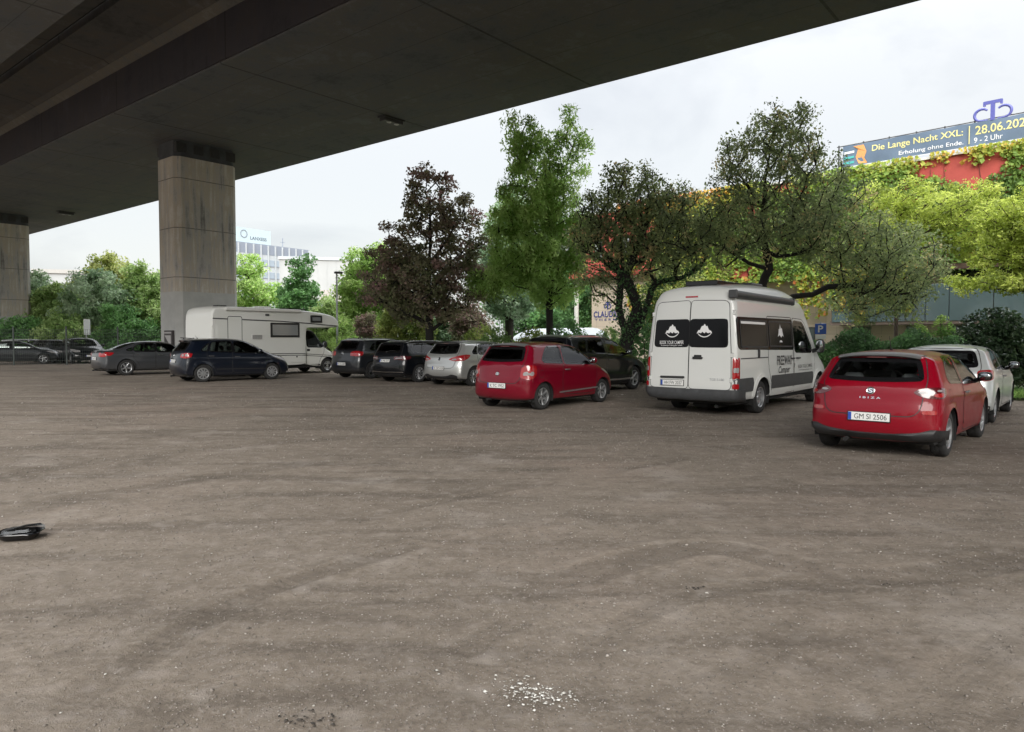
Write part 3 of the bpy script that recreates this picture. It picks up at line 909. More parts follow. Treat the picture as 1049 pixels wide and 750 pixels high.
def hatch(L, w, H, wb, rt, ro, paint, doors=3, **kw):
    """generic hatchback stretched from a 4.0 x 1.45 m one; ro = rear overhang"""
    k, h = L / 4.0, H / 1.45
    sil = [(-1.72, .19, .06), (-1.90, .23, .16), (-1.985, .34, .30), (-2.0, .52, .34), (-1.985, .68, .34), (-1.945, .78, .30), (-1.925, .90, .26), (-1.875, 1.02, .22), (-1.72, 1.20, .19), (-1.585, 1.345, .15),
           (-1.60, 1.395, .12), (-1.48, 1.415, .12), (-1.1, 1.44, .15), (-.45, 1.45, .17), (.1, 1.43, .17), (.42, 1.36, .16), (.78, 1.17, .16), (1.14, .985, .17), (1.32, .93, .2), (1.62, .85, .26), (1.84, .73, .32), (1.96, .58, .36),
           (2.0, .43, .36), (1.97, .28, .3), (1.84, .2, .16), (1.6, .19, .06), (0, .19, .05)]
    if kw.pop('estate', False):
        sil[8:12] = [(-1.79, 1.20, .19), (-1.70, 1.345, .16), (-1.70, 1.395, .13), (-1.58, 1.415, .13)]
    rk = kw.pop('rk', 1.0)
    sil = [(x * k, z * h if z > .3 else z, r * rk) for x, z, r in sil]
    xr = -L / 2 + ro; xf = xr + wb
    zb = .96 * h
    T = lambda P: [(x * k, z * h) for x, z in P]
    sp = dict(sil=sil, w=w, sec=SEC(zb, H), belt=(-1.6 * k, zb + .045, 1.1 * k, zb - .045), axles=(xr, xf), rt=rt, paint=paint, zbelt=zb, cabin=(-1.45 * k, 1.0 * k), mirror=(.72 * k, zb + .04))
    if doors == 3:
        sp['windows'] = [T([(.88, .955), (.70, 1.07), (.36, 1.28), (.22, 1.325), (-.32, 1.345), (-.36, 1.345), (-.40, .985), (-.38, .975), (.80, .94)]),
                         T([(-.47, 1.345), (-.9, 1.335), (-1.02, 1.30), (-1.26, 1.09), (-1.28, 1.03), (-1.2, 1.02), (-.53, .99), (-.50, .99)])]
        sp['doors'] = [dict(poly=T([(1.0, .90), (.86, 1.0), (.34, 1.325), (.2, 1.37), (-.36, 1.385), (-.41, 1.385), (-.47, .98), (-.55, .60), (-.50, .33), (-.42, .29), (.80, .27), (.93, .32), (.99, .6)]), win=[0], handle=(-.36 * k, .84 * h))]
    else:
        sp['windows'] = [T([(.90, .955), (.70, 1.07), (.36, 1.28), (.22, 1.325), (-.10, 1.345), (-.14, 1.345), (-.17, .98), (-.15, .97), (.80, .94)]),
                         T([(-.25, 1.345), (-.75, 1.335), (-.92, 1.30), (-1.03, 1.04), (-1.0, 1.015), (-.29, .985), (-.27, .985)]),
                         T([(-1.0, 1.28), (-1.08, 1.24), (-1.30, 1.06), (-1.27, 1.035), (-1.10, 1.03), (-1.09, 1.04)])]
        sp['doors'] = [dict(poly=T([(1.0, .90), (.86, 1.0), (.34, 1.325), (.2, 1.37), (-.16, 1.385), (-.205, 1.385), (-.23, .98), (-.26, .60), (-.24, .33), (-.18, .29), (.80, .27), (.93, .32), (.99, .6)]), win=[0], handle=(-.08 * k, .83 * h)),
                       dict(poly=T([(-.225, 1.385), (-.75, 1.38), (-.98, 1.35), (-1.09, 1.1), (-1.13, .95), (-1.1, .75), (-.90, .52), (-.84, .33), (-.78, .29), (-.28, .28), (-.26, .33), (-.275, .6), (-.25, .98)]), win=[1], handle=(-.98 * k, .86 * h))]
        sp['pillar'] = [T([(-.145, 1.35), (-.245, 1.35), (-.285, .985), (-.175, .975)])]
    yr = w * .72
    sp['rear_window'] = [(-yr * .93, 1.04 * h), (-yr * .99, 1.06 * h), (-yr * .86, 1.30 * h), (-yr * .78, 1.33 * h), (yr * .78, 1.33 * h), (yr * .86, 1.30 * h), (yr * .99, 1.06 * h), (yr * .93, 1.04 * h), (0, 1.02 * h)]
    ywb, ywt = w * .80, w * .64
    sp['windscreen'] = [(1.16 * k, -ywb * .9), (1.17 * k, 0), (1.16 * k, ywb * .9), (1.08 * k, ywb), (.46 * k, ywt), (.42 * k, ywt * .9), (.42 * k, -ywt * .9), (.46 * k, -ywt), (1.08 * k, -ywb)]
    sp['tailgate'] = [(-w * .60, .58 * h), (-w * .70, .66 * h), (-w * .73, .9 * h), (-w * .765, 1.03 * h), (-w * .66, 1.36 * h), (-w * .6, 1.372 * h), (w * .6, 1.372 * h), (w * .66, 1.36 * h), (w * .765, 1.03 * h), (w * .73, .9 * h), (w * .70, .66 * h), (w * .60, .58 * h)]
    sp['lamps'] = [('tail_light', 'rear', [(w * .72, .80 * h), (w * .70, .98 * h), (w * .95, 1.0 * h), (w * 1.16, .97 * h), (w * 1.08, .84 * h), (w * .9, .79 * h)], 'lamp_red', .008),
                   ('headlight', 'front', [(w * .55, .64 * h), (w * .55, .74 * h), (w * 1.0, .80 * h), (w * 1.25, .82 * h), (w * 1.18, .70 * h), (w * .85, .63 * h)], 'lamp_clear', .008)]
    sp['bands'] = [('rear_bumper_trim', 'rear', [(-w * .98, .25), (-w * .98, .36), (w * .98, .36), (w * .98, .25)], 'trim', .006),
                   ('front_grille', 'front', [(-w * .6, .30), (-w * .6, .42), (w * .6, .42), (w * .6, .30)], 'trim', .006)]
    sp['spoiler'] = (-1.58 * k, 1.39 * h, w * .62)
    sp['wiper'] = 1.05 * h
    sp.update(kw)
    return sp

def sedan(L, w, H, wb, rt, ro, paint, **kw):
    k, h = L / 4.84, H / 1.46
    sil = [(-2.1, .2, .06), (-2.33, .27, .16), (-2.41, .42, .28), (-2.42, .60, .3), (-2.405, .78, .28), (-2.385, .96, .2), (-2.30, 1.06, .16), (-2.05, 1.085, .17), (-1.72, 1.11, .18), (-1.25, 1.325, .17), (-.78, 1.43, .16), (-.2, 1.46, .16),
           (.35, 1.42, .16), (.72, 1.29, .16), (1.15, 1.06, .17), (1.38, .985, .2), (1.8, .93, .24), (2.15, .83, .3), (2.34, .68, .34), (2.42, .5, .36), (2.38, .3, .28), (2.2, .2, .12), (0, .19, .05)]
    sil = [(x * k, z * h if z > .3 else z, r) for x, z, r in sil]
    T = lambda P: [(x * k, z * h) for x, z in P]
    zb = .98 * h
    xr = -L / 2 + ro
    sp = dict(sil=sil, w=w, sec=SEC(zb, H, .72), belt=(-1.6, zb + .03, 1.1, zb - .03), axles=(xr, xr + wb), rt=rt, paint=paint, zbelt=zb, cabin=(-1.35 * k, 1.05 * k), mirror=(.95 * k, zb + .04))
    sp['windows'] = [T([(1.02, .98), (.66, 1.19), (.36, 1.32), (.2, 1.35), (-.10, 1.365), (-.14, 1.365), (-.17, .99), (-.15, .98)]),
                     T([(-.25, 1.365), (-.62, 1.355), (-.86, 1.31), (-1.10, 1.18), (-1.12, 1.04), (-1.08, 1.02), (-.29, 1.0), (-.27, 1.0)]),
                     T([(-1.16, 1.17), (-1.40, 1.09), (-1.43, 1.055), (-1.19, 1.045)])]
    sp['doors'] = [dict(poly=T([(1.14, .93), (.96, 1.05), (.36, 1.36), (.2, 1.39), (-.16, 1.40), (-.205, 1.40), (-.23, .98), (-.26, .60), (-.24, .33), (-.18, .29), (1.0, .27), (1.12, .32), (1.17, .6)]), win=[0], handle=(-.06 * k, .85 * h)),
                   dict(poly=T([(-.225, 1.40), (-.62, 1.39), (-.92, 1.34), (-1.14, 1.2), (-1.19, .98), (-1.16, .75), (-.96, .52), (-.90, .33), (-.84, .29), (-.28, .28), (-.26, .33), (-.275, .6), (-.25, .98)]), win=[1], handle=(-1.02 * k, .88 * h))]
    sp['pillar'] = [T([(-.145, 1.37), (-.245, 1.37), (-.285, 1.0), (-.175, .99)])]
    yr = w * .66
    sp['rear_window'] = [(-yr, 1.13 * h), (-yr * .82, 1.34 * h), (-yr * .7, 1.37 * h), (yr * .7, 1.37 * h), (yr * .82, 1.34 * h), (yr, 1.13 * h), (0, 1.115 * h)]
    ywb, ywt = w * .80, w * .62
    sp['windscreen'] = [(1.22 * k, -ywb * .9), (1.25 * k, 0), (1.22 * k, ywb * .9), (1.12 * k, ywb), (.46 * k, ywt), (.42 * k, ywt * .9), (.42 * k, -ywt * .9), (.46 * k, -ywt), (1.12 * k, -ywb)]
    sp['lamps'] = [('tail_light', 'rear', [(w * .52, .80 * h), (w * .50, .96 * h), (w * .95, .99 * h), (w * 1.30, .96 * h), (w * 1.22, .86 * h), (w * .9, .79 * h)], 'lamp_red', .008),
                   ('headlight', 'front', [(w * .55, .64 * h), (w * .55, .74 * h), (w * 1.0, .80 * h), (w * 1.25, .82 * h), (w * 1.18, .70 * h), (w * .85, .63 * h)], 'lamp_clear', .008)]
    sp['bands'] = [('rear_bumper_trim', 'rear', [(-w * .7, .26), (-w * .7, .36), (w * .7, .36), (w * .7, .26)], 'trim', .012),
                   ('front_grille', 'front', [(-w * .6, .30), (-w * .6, .42), (w * .6, .42), (w * .6, .30)], 'trim', .012)]
    sp.update(kw)
    return sp
# ------------------------------------------------------------------ the parked vehicles
def rot_at(wheel_xy, heading, half_track, axle_x):
    """body centre from the ground contact of a right-hand wheel"""
    h = R(heading)
    f = Vector((math.cos(h), math.sin(h))); l = Vector((-f.y, f.x))
    c = Vector(wheel_xy) + l * half_track - f * axle_x
    return (c.x, c.y, 0.0)

RED = car_paint('cherry_red_paint', (0.21, 0.001, 0.010), 0.0, coat=.5, dirt=.12)
RED2 = car_paint('dark_red_paint', (0.16, 0.001, 0.012), 0.0, coat=.6, dirt=.15)
NAVY = car_paint('navy_paint', (0.003, 0.006, 0.014), 0.1, .3, dirt=.1)
GREY = car_paint('mid_grey_paint', (0.075, 0.08, 0.088), 0.5)
SILVER = car_paint('silver_paint', (0.50, 0.51, 0.50), 0.6)
PALE = car_paint('pale_silver_paint', (0.58, 0.61, 0.61), 0.3)
BLACK = car_paint('black_paint', (0.004, 0.005, 0.007), 0.0, .3, dirt=.06)
CHARCOAL = car_paint('charcoal_paint', (0.022, 0.025, 0.03), 0.3, .3, dirt=.12)
WHITE = car_paint('white_paint', (0.62, 0.63, 0.61), 0.0, dirt=.45)
CREAM = car_paint('off_white_paint', (0.70, 0.71, 0.68), 0.0, .4, dirt=.4)
CARS = 'cars parked on the gravel'
FARCARS = 'cars parked beyond the mesh fence'

def vehicles():
    # near red hatchback, three doors
    sp = hatch(4.03, .845, 1.43, 2.47, .31, .73, RED, 3, crease=[(-1.7, .80, 1.4, .74, .10, .018), (-1.2, .40, 1.0, .36, .08, .012)])
    sp.update(plate=('GM SI 2506', .54), emblem=(.885, .055, 'S'), antenna=(-.95, .2), fuel=(-1.35, .83), mirror_mat=M['gloss_black'], wiper=None, rw_round=.16,
              lamps=[('tail_light', 'rear', [(.50, .875), (.56, .925), (.78, .955), (.99, .93), (1.02, .86), (.86, .80), (.64, .815)], 'lamp_dark', .009), sp['lamps'][1]],
              lamp_inner=[('tail_light', 'rear', [(.55, .885), (.64, .905), (.68, .875), (.6, .865)], 'lamp_clear'), ('tail_light', 'rear', [(.78, .92), (.85, .92), (.85, .895), (.78, .895)], 'lamp_clear'), ('tail_light', 'rear', [(.74, .87), (.9, .88), (.88, .825), (.76, .825)], 'lamp_red')],
              bands=[('rear_bumper_trim', 'rear', [(-1.2, .22), (-1.2, .37), (-.8, .405), (.8, .405), (1.2, .37), (1.2, .22)], 'trim', .022), ('front_grille', 'front', [(-.5, .30), (-.5, .42), (.5, .42), (.5, .30)], 'trim', .012)])
    c = make_car('parked_car', 'bright red three-door hatchback with black rear bumper edge, nearest car to the camera', 'car', rot_at(on_ground(967.3, 467.3)[:2], 48.1, .76, sp['axles'][0]), R(48.1), sp, CARS)
    c.wrap_text('model_lettering', 'rear', 'I B I Z A', .26, .026, 0, .79, M['chrome'], .009)
    for sg in (1, -1): c.wrap_patch('bumper_reflector', 'rear', [(sg * .62, .60), (sg * .62, .65), (sg * .80, .65), (sg * .80, .60)], M['lamp_red'], .01, soft=1)
    # white hatchback ahead of it
    sp = hatch(4.2, .88, 1.47, 2.62, .315, .76, PALE, 3, crease=[(-1.7, .86, 1.4, .76, .10, .016)])
    sp.update(spoiler=None, mirror_mat=M['gloss_black'], wheel_style='spoke', spokes=5)
    make_car('parked_car', 'pale silver white three-door hatchback parked nose to tail ahead of the bright red hatchback', 'car', rot_at(on_ground(1031.7, 421.8)[:2], 50, .79, sp['axles'][1]), R(50), sp, CARS)
    # small dark red upright hatchback
    sp = hatch(3.70, .845, 1.51, 2.39, .295, .66, RED2, 3, rk=.85, crease=[(-1.5, .88, 1.3, .84, .10, .016)])
    sp.update(plate=('K TC 1952', .54), emblem=(.80, .05, 'S'), glass_rear='glass_dark', mirror_mat=RED2, spokes=6, fuel=(-1.28, .80), wiper=None,
              bands=[('rear_bumper_trim', 'rear', [(-.9, .20), (-.9, .27), (.9, .27), (.9, .20)], 'trim', .012), ('front_grille', 'front', [(-.5, .30), (-.5, .42), (.5, .42), (.5, .30)], 'trim', .012)],
              lamps=[('tail_light', 'rear', [(.60, .72), (.62, .96), (.80, 1.0), (1.0, .98), (1.02, .76), (.86, .68)], 'lamp_red', .008), sp['lamps'][1]],
              lamp_inner=[('tail_light', 'rear', [(.66, .77), (.68, .86), (.92, .86), (.92, .77)], 'lamp_clear')])
    c = make_car('parked_car', 'small dark red upright hatchback with privacy rear glass, left of the white camper van', 'car', (0.836, 17.324, 0), R(50.2), sp, CARS)
    for sg in (1, -1): c.side_line('rub_strip', [(-.62, .36), (.95, .40)], .035, M['alloy'], sg, .012)
    # black sport utility behind it
    sp = hatch(4.62, .94, 1.68, 2.75, .36, .88, BLACK, 5, estate=True, rk=.9)
    sp.update(roof_rails=(-1.75, .25), glass='glass_mid', glass_rear='glass_dark', spokes=5, rail_mat=M['alloy'])
    sp['windows'][2] = [(x * 4.62 / 4, z * 1.68 / 1.45) for x, z in [(-1.0, 1.31), (-1.30, 1.29), (-1.46, 1.10), (-1.44, 1.05), (-1.10, 1.03), (-1.09, 1.04)]]
    c = make_car('parked_car', 'tall black sport utility car with chrome roof rails, behind the small dark red hatchback', 'car', (2.27, 21.85, 0), R(50), sp, CARS)
    for sg in (1, -1): c.side_line('rub_strip', [(-.8, .36), (1.0, .36)], .05, M['chrome'], sg, .02)
    # silver hatchback, five doors
    sp = hatch(4.42, .905, 1.51, 2.685, .325, .82, SILVER, 5, crease=[(-1.8, .86, .9, .72, .12, .02)])
    sp.update(plate=('K OP 418', .60), emblem=(.90, .06, ''), antenna=(-1.2, .15), wiper=None, spokes=10, mirror_mat=SILVER,
              lamps=[('tail_light', 'rear', [(.40, .875), (.46, .93), (.72, 1.0), (.95, 1.05), (1.22, 1.03), (1.16, .93), (.96, .85), (.66, .83)], 'lamp_red', .01), sp['lamps'][1]],
              lamp_inner=[('tail_light', 'rear', [(.52, .875), (.55, .91), (.70, .92), (.70, .865)], 'lamp_clear')],
              bands=[('rear_bumper_trim', 'rear', [(-.75, .22), (-.75, .36), (-.6, .40), (.6, .40), (.75, .36), (.75, .22)], 'trim', .012), ('front_grille', 'front', [(-.5, .30), (-.5, .42), (.5, .42), (.5, .30)], 'trim', .012)])
    make_car('parked_car', 'silver five-door hatchback with large red tail lights, left of the small dark red hatchback', 'car', rot_at(on_ground(484, 395.5)[:2], 51, .79, sp['axles'][0]), R(51), sp, CARS)
    # black estate
    sp = hatch(4.66, .91, 1.50, 2.75, .33, .92, BLACK, 5, estate=True)
    sp['windows'][2] = [(x * 4.66 / 4, z * 1.5 / 1.45) for x, z in [(-1.0, 1.32), (-1.40, 1.30), (-1.52, 1.09), (-1.49, 1.05), (-1.10, 1.03), (-1.09, 1.04)]]
    sp.update(plate=('K MS 237', .78), roof_rails=(-1.8, .3), glass='glass_mid', glass_rear='glass_dark', spokes=10, plate_on_gate=True, mirror_mat=BLACK,
              lamps=[('tail_light', 'rear', [(.42, .82), (.44, .93), (.80, .96), (1.14, .94), (1.10, .85), (.85, .81)], 'lamp_dark', .009), sp['lamps'][1]],
              lamp_inner=[('tail_light', 'rear', [(.5, .85), (.5, .89), (.78, .9), (.78, .86)], 'lamp_clear')],
              bands=[('bumper_chrome_strip', 'rear', [(-.85, .375), (-.85, .40), (.85, .40), (.85, .375)], 'chrome', .012), ('rear_bumper_trim', 'rear', [(-.85, .22), (-.85, .33), (.85, .33), (.85, .22)], 'trim', .012)], band_soft=0)
    make_car('parked_car', 'black estate car with roof rails and chrome bumper strip, left of the silver hatchback', 'car', rot_at(on_ground(428.4, 391.7)[:2], 51, .79, sp['axles'][0]), R(51), sp, CARS)
    # dark compact crossover
    sp = hatch(4.25, .91, 1.58, 2.6, .335, .82, CHARCOAL, 5, rk=.9)
    sp.update(plate=('K RU 603', .58), emblem=(.99, .07, 'W'), roof_rails=(-1.5, .25), glass='glass', glass_rear='glass_dark', spokes=5, wheel_style='spoke', rim='alloy_dark', antenna=(-1.25, .12), wiper=None,
              lamps=[('tail_light', 'rear', [(.44, .90), (.46, 1.06), (.75, 1.09), (1.02, 1.06), (1.02, .92), (.8, .88)], 'lamp_red', .009), sp['lamps'][1]],
              bands=[('rear_bumper_trim', 'rear', [(-1.1, .22), (-1.1, .46), (1.1, .46), (1.1, .22)], 'trim', .012)])
    make_car('parked_car', 'charcoal compact crossover with red tail lights, between the motorhome and the black estate', 'car', rot_at(on_ground(380, 387.8)[:2], 51, .79, sp['axles'][0]), R(51), sp, CARS)
    # dark blue tall hatchback
    sp = hatch(4.21, .88, 1.585, 2.58, .315, .78, NAVY, 5, crease=[(-1.7, .84, 1.4, .80, .10, .014)])
    sp.update(plate=('K DL 914', .76), emblem=(.96, .06, 'W'), glass='glass_mid', glass_rear='glass_dark', wheel_style='cover', spokes=9, wiper=None, plate_on_gate=True, mirror_mat=NAVY, antenna=(-1.2, .12),
              lamps=[('tail_light', 'rear', [(.52, .90), (.55, 1.02), (.78, 1.06), (1.02, 1.04), (1.0, .90), (.8, .86)], 'lamp_red', .009), sp['lamps'][1]],
              lamp_inner=[('tail_light', 'rear', [(.60, .93), (.62, 1.01), (.71, 1.01), (.71, .93)], 'lamp_clear'), ('tail_light', 'rear', [(.77, .94), (.77, 1.02), (.87, 1.02), (.87, .93)], 'lamp_clear')])
    c = make_car('parked_car', 'dark blue tall five-door hatchback with silver wheel covers, in front of the motorhome', 'car', (-10.69, 27.239, 0), R(43.1), sp, CARS)
    for sg in (1, -1): c.side_line('rub_strip', [(-.85, .46), (1.0, .44)], .03, M['trim'], sg, .01)
    # grey saloon
    sp = sedan(4.84, .92, 1.47, 2.89, .335, .98, GREY, crease=[(-2.1, .86, 1.6, .78, .12, .02)])
    sp.update(plate=('K BN 528', .72), glass='glass', spokes=5, emblem=(1.0, .04, ''))
    make_car('parked_car', 'grey saloon car beside the concrete bridge pier, left of the dark blue hatchback', 'car', rot_at(on_ground(129, 384.6)[:2], 47, .79, sp['axles'][0]), R(47), sp, CARS)
    # beyond the fence
    sp = sedan(4.7, .90, 1.42, 2.8, .32, .95, CHARCOAL, grid=.08)
    p = at_depth(16, 346, 43.5)
    make_car('parked_car', 'dark saloon seen side-on through the mesh fence, far left', 'car', (p.x, p.y, 0), R(32), sp, FARCARS)
    sp = hatch(4.5, .9, 1.52, 2.7, .32, .85, PALE, 5, grid=.08)
    p = at_depth(36, 346, 49); make_car('parked_car', 'pale blue silver car showing only its roof behind the dark saloon beyond the fence', 'car', (p.x, p.y, 0), R(20), sp, FARCARS)
    sp = hatch(4.3, .9, 1.5, 2.65, .32, .82, CHARCOAL, 5, grid=.08); sp.update(front_plate=('', .45))
    p = at_depth(58, 346, 47.5); make_car('parked_car', 'dark hatchback facing the camera beyond the fence, between the dark saloon and the black van', 'car', (p.x, p.y, 0), R(-35), sp, FARCARS)
    sp = hatch(4.6, .95, 1.62, 2.8, .34, .88, BLACK, 5, grid=.08, estate=True); sp.update(front_plate=('', .48))
    p = at_depth(84, 346, 46); make_car('parked_car', 'boxy black people carrier facing the camera beyond the fence, beside the narrow white sign', 'car', (p.x, p.y, 0), R(-48), sp, FARCARS)

def camper_van():
    h = 49.3
    c = Car('camper_van', 'white high-roof camper van with black windows, dark side lettering and a roof awning', 'van', (5.581, 17.024, 0), R(h))
    w = 1.02; rt = .345; xs = (-1.64, 2.0); Ra = .43
    sil = [(-2.7, .30, .05), (-2.97, .33, .07), (-3.0, .50, .09), (-2.99, .9, .10), (-2.965, 1.4, .11), (-2.93, 2.0, .13), (-2.88, 2.36, .14), (-2.83, 2.58, .12), (-2.68, 2.68, .12), (-1.6, 2.78, .15), (0, 2.82, .18), (.62, 2.77, .2), (1.02, 2.60, .2), (1.32, 2.22, .2),
           (1.72, 1.68, .2), (2.06, 1.29, .22), (2.35, 1.17, .26), (2.72, 1.02, .32), (2.91, .84, .38), (2.97, .6, .4), (2.94, .4, .3), (2.8, .29, .12), (0, .30, .05)]
    sec = [(.2, .93), (.30, .955), (.42, .985), (.6, 1.0), (.8, 1.0), (1.0, .995), (1.3, .985), (1.42, .975), (2.0, .925), (2.28, .895), (2.38, .87), (2.44, .82), (2.6, .74), (2.85, .58)]
    sh = Shell(sil, w, sec, None, (.10, 1.1, .02, .4), [(x, rt) for x in xs], Ra, .02, crease=[(-2.9, .98, 1.9, .98, .06, .008)])
    c.shell(sh)
    circ = []
    for x in xs:
        a = np.linspace(0, 2 * math.pi, 44, endpoint=False); circ.append(np.stack([x + Ra * np.cos(a), rt + Ra * np.sin(a)], 1))
    dw = rnd([(.30, 1.33), (.29, 1.93), (.34, 1.965), (.86, 1.94), (.98, 1.86), (1.44, 1.34), (1.40, 1.27), (.36, 1.29)], .07)
    ws = rnd([(2.0, -.75), (2.04, 0), (2.0, .75), (1.92, .82), (1.12, .74), (1.06, .66), (1.06, -.66), (1.12, -.74), (1.92, -.82)], .07)
    V, Fc = sh.body([offset_poly(dw, -.004)] + circ, None, offset_poly(ws, -.04), .07)
    mk('body', V, Fc, WHITE, c.root, 35)
    mb = MB().box(-2.7, 2.7, -.9, .9, .24, .36, bev=.03).box(-2.4, -2.0, -.2, .2, .12, .3, bev=.04).tube([(-2.2, -.5, .2), (-2.75, -.5, .2)], .04)
    mb.build('underbody', M['under'], c.root)
    MB().box(.1, 1.9, -.85, .85, .4, .5).box(1.4, 2.2, -.85, .85, .7, 1.22, bev=.1).box(.05, .1, -.8, .8, .4, 2.2).build('cabin', M['interior'], c.root)
    for yy in (.45, -.45):
        Ms = Matrix.Translation((.35, yy, .8)) @ Matrix.Rotation(R(-12), 4, 'Y')
        sb = MB().box(.3, .85, yy - .26, yy + .26, .72, .86, bev=.05).box(-.08, .08, -.25, .25, 0, .62, M=Ms, bev=.06).build('seat', M['seat'], c.root)
        MB().box(-.05, .05, -.13, .13, .64, .82, M=Ms, bev=.04).build('headrest', M['seat'], sb)
    wso = c.wrap_patch('windscreen', 'top', ws, M['glass_mid'], .003, by_y=True, edge=0)
    for sg in (-1, 1):
        # rear quarter and sliding-door glass in one black band
        band = c.side_patch('window_band', [(-2.82, 1.40), (-2.85, 1.46), (-2.83, 1.97), (-2.78, 2.02), (.18, 2.02), (.22, 1.98), (.23, 1.36), (.19, 1.32), (-2.76, 1.36)], M['band_black'], sg, .006, edge=.01)
        for x0, x1 in ((-2.70, -1.32), (-1.20, .14)):
            pn = [(x0, 1.42), (x0, 1.95), (x1, 1.95), (x1, 1.40)]
            pw = c.side_patch('window', pn, M['band_black'], sg, .010, parent=band)
            c.side_ring('window_seal', pn, .03, M['trim'], sg, .013, parent=band, soft=1)
        c.side_patch('blind_strip', [(-2.66, 1.885), (-2.66, 1.935), (-1.38, 1.925), (-1.38, 1.875)], M['white'], sg, .013, parent=band)
        dpoly = rnd([(.25, 2.05), (.9, 2.03), (1.1, 1.9), (1.6, 1.3), (1.66, 1.1), (1.62, .8), (1.5, .5), (1.48, .36), (.3, .34), (.26, .40), (.24, 1.2)], .07)
        c.side_ring('door_seam', dpoly, .02, M['trim'], sg, .003)
        d = c.side_patch('door', offset_poly(dpoly, -.006), WHITE, sg, .0045, holes=[offset_poly(dw, .004)])
        c.side_patch('window', dw, M['glass_mid'], sg, -.002, parent=d)
        c.side_ring('window_seal', dw, .05, M['gloss_black'], sg, .007, parent=d, grow=.8)
        if sg < 0:
            spoly = rnd([(.2, 2.06), (-1.28, 2.06), (-1.30, 1.0), (-1.22, .8), (-1.12, .6), (-1.1, .38), (.2, .36)], .07)
            c.side_ring('door_seam', spoly, .018, M['trim'], sg, .003)
            c.side_line('door_rail', [(-2.75, 1.18), (-1.32, 1.18)], .022, M['grey_plastic'], sg, .006)
            pz = sh.side(np.array([-1.83]), np.array([1.26]), sg)[0]
            MB().box(-1.87, -1.80, pz[1] - .03, pz[1] + .01, 1.18, 1.37, bev=.012).build('socket_cover', M['trim'], c.root)
        for hx in ((.12, .48) if sg < 0 else (.48,)):
            pz = sh.side(np.array([hx]), np.array([1.13]), sg)[0]
            MB().tube([(hx - .1, pz[1], 1.13), (hx - .08, pz[1] + sg * .035, 1.13), (hx + .08, pz[1] + sg * .035, 1.13), (hx + .1, pz[1], 1.13)], .018, 8).build('handle', M['trim'], d if hx > .2 else c.root)
        # dark lower cladding with the wheel arches cut out
        for nm, pl, off in (('lower_cladding', [(-2.97, .50), (-2.97, .78), (2.55, .78), (2.6, .50)], .012),):
            pl = resample(pl, .05)
            hs = [resample(np.stack([x + (Ra + .10) * np.cos(np.linspace(0, 2 * math.pi, 60, endpoint=False)), rt + (Ra + .10) * np.sin(np.linspace(0, 2 * math.pi, 60, endpoint=False))], 1), .05) for x in xs]
            # the arches open downwards, so cut the band into runs
            for xa, xb in ((-2.97, -1.64 - .50), (-1.64 + .50, 2.0 - .50)):
                c.side_patch(nm, [(xa, .50), (xa, .785), (xb, .785), (xb + (.03 if xb < 0 else .04), .66), (xb + .0, .50)], M['grey_plastic'], sg, off, edge=.015)
            for x in xs:
                a = np.linspace(-.18, math.pi + .18, 30)
                ri, ro = Ra - .002, Ra + .075
                pl = np.concatenate([np.stack([x + ri * np.cos(a), rt + ri * np.sin(a)], 1), np.stack([x + ro * np.cos(a), rt + ro * np.sin(a)], 1)[::-1]])
                c.side_patch('wheel_arch_lip', pl, M['trim'] if False else WHITE, sg, .012, step=.2, edge=.02)
        c.side_patch('sill', [(-1.15, .31), (-1.15, .47), (1.5, .47), (1.5, .31)], WHITE, sg, .008, edge=.01)
        # mirror
        y0 = float(sh.Y([1.5], [1.3])[0])
        mo = MB().blob((1.5, sg * (y0 + .19), 1.40), (.07, .10, .17), 8, 14, 3.2).tube([(1.52, sg * (y0 - .02), 1.27), (1.5, sg * (y0 + .2), 1.34)], .05).build('wing_mirror', M['trim'], d)
        MB().blob((1.43, sg * (y0 + .19), 1.40), (.03, .085, .145), 6, 12, 3.4).build('mirror_glass', M['mirror'], mo)
        # tail light
        lp = c.wrap_patch('tail_light', 'rear', [(sg * .925, .77), (sg * .925, 1.20), (sg * 1.10, 1.20), (sg * 1.12, .77)], M['lamp_red'], .012, soft=1, edge=.02, step=.05)
        c.wrap_patch('lamp_lens', 'rear', [(sg * .945, .90), (sg * .945, 1.0), (sg * 1.06, 1.0), (sg * 1.06, .90)], M['lamp_clear'], .017, soft=1, parent=lp, step=.05)
        c.wrap_patch('bumper_reflector', 'rear', [(sg * .93, .58), (sg * .93, .68), (sg * 1.06, .68), (sg * 1.06, .58)], M['lamp_red'], .026, soft=1)
        c.wrap_patch('headlight', 'front', [(sg * .5, .82), (sg * .55, .98), (sg * 1.1, 1.06), (sg * 1.2, .95), (sg * 1.0, .82)], M['lamp_clear'], .01, soft=2)
        # rear doors
        dp = rnd([(sg * .012, .56), (sg * .012, 2.36), (sg * .74, 2.34), (sg * .80, 2.28), (sg * .88, 1.3), (sg * .90, .62), (sg * .86, .56)], .07)
        wp = rnd([(sg * .018, 1.40), (sg * .018, 1.98), (sg * .76, 1.98), (sg * .80, 1.95), (sg * .825, 1.45), (sg * .79, 1.40)], .07)
        a, b = offset_poly(resample(dp, .05), .014), offset_poly(resample(dp, .05), -.004)
        PV = np.concatenate([a, b]); n = len(a)
        mk('door_seam', sh.wrap('rear', PV[:, 0], PV[:, 1], True, .003), [(k, (k + 1) % n, n + (k + 1) % n, n + k) for k in range(n)], M['trim'], c.root, 60)
        rd = c.wrap_patch('rear_door', 'rear', dp, WHITE, .006, by_y=True, edge=.01)
        rw = c.wrap_patch('window', 'rear', wp, M['band_black'], .012, by_y=True, parent=rd)
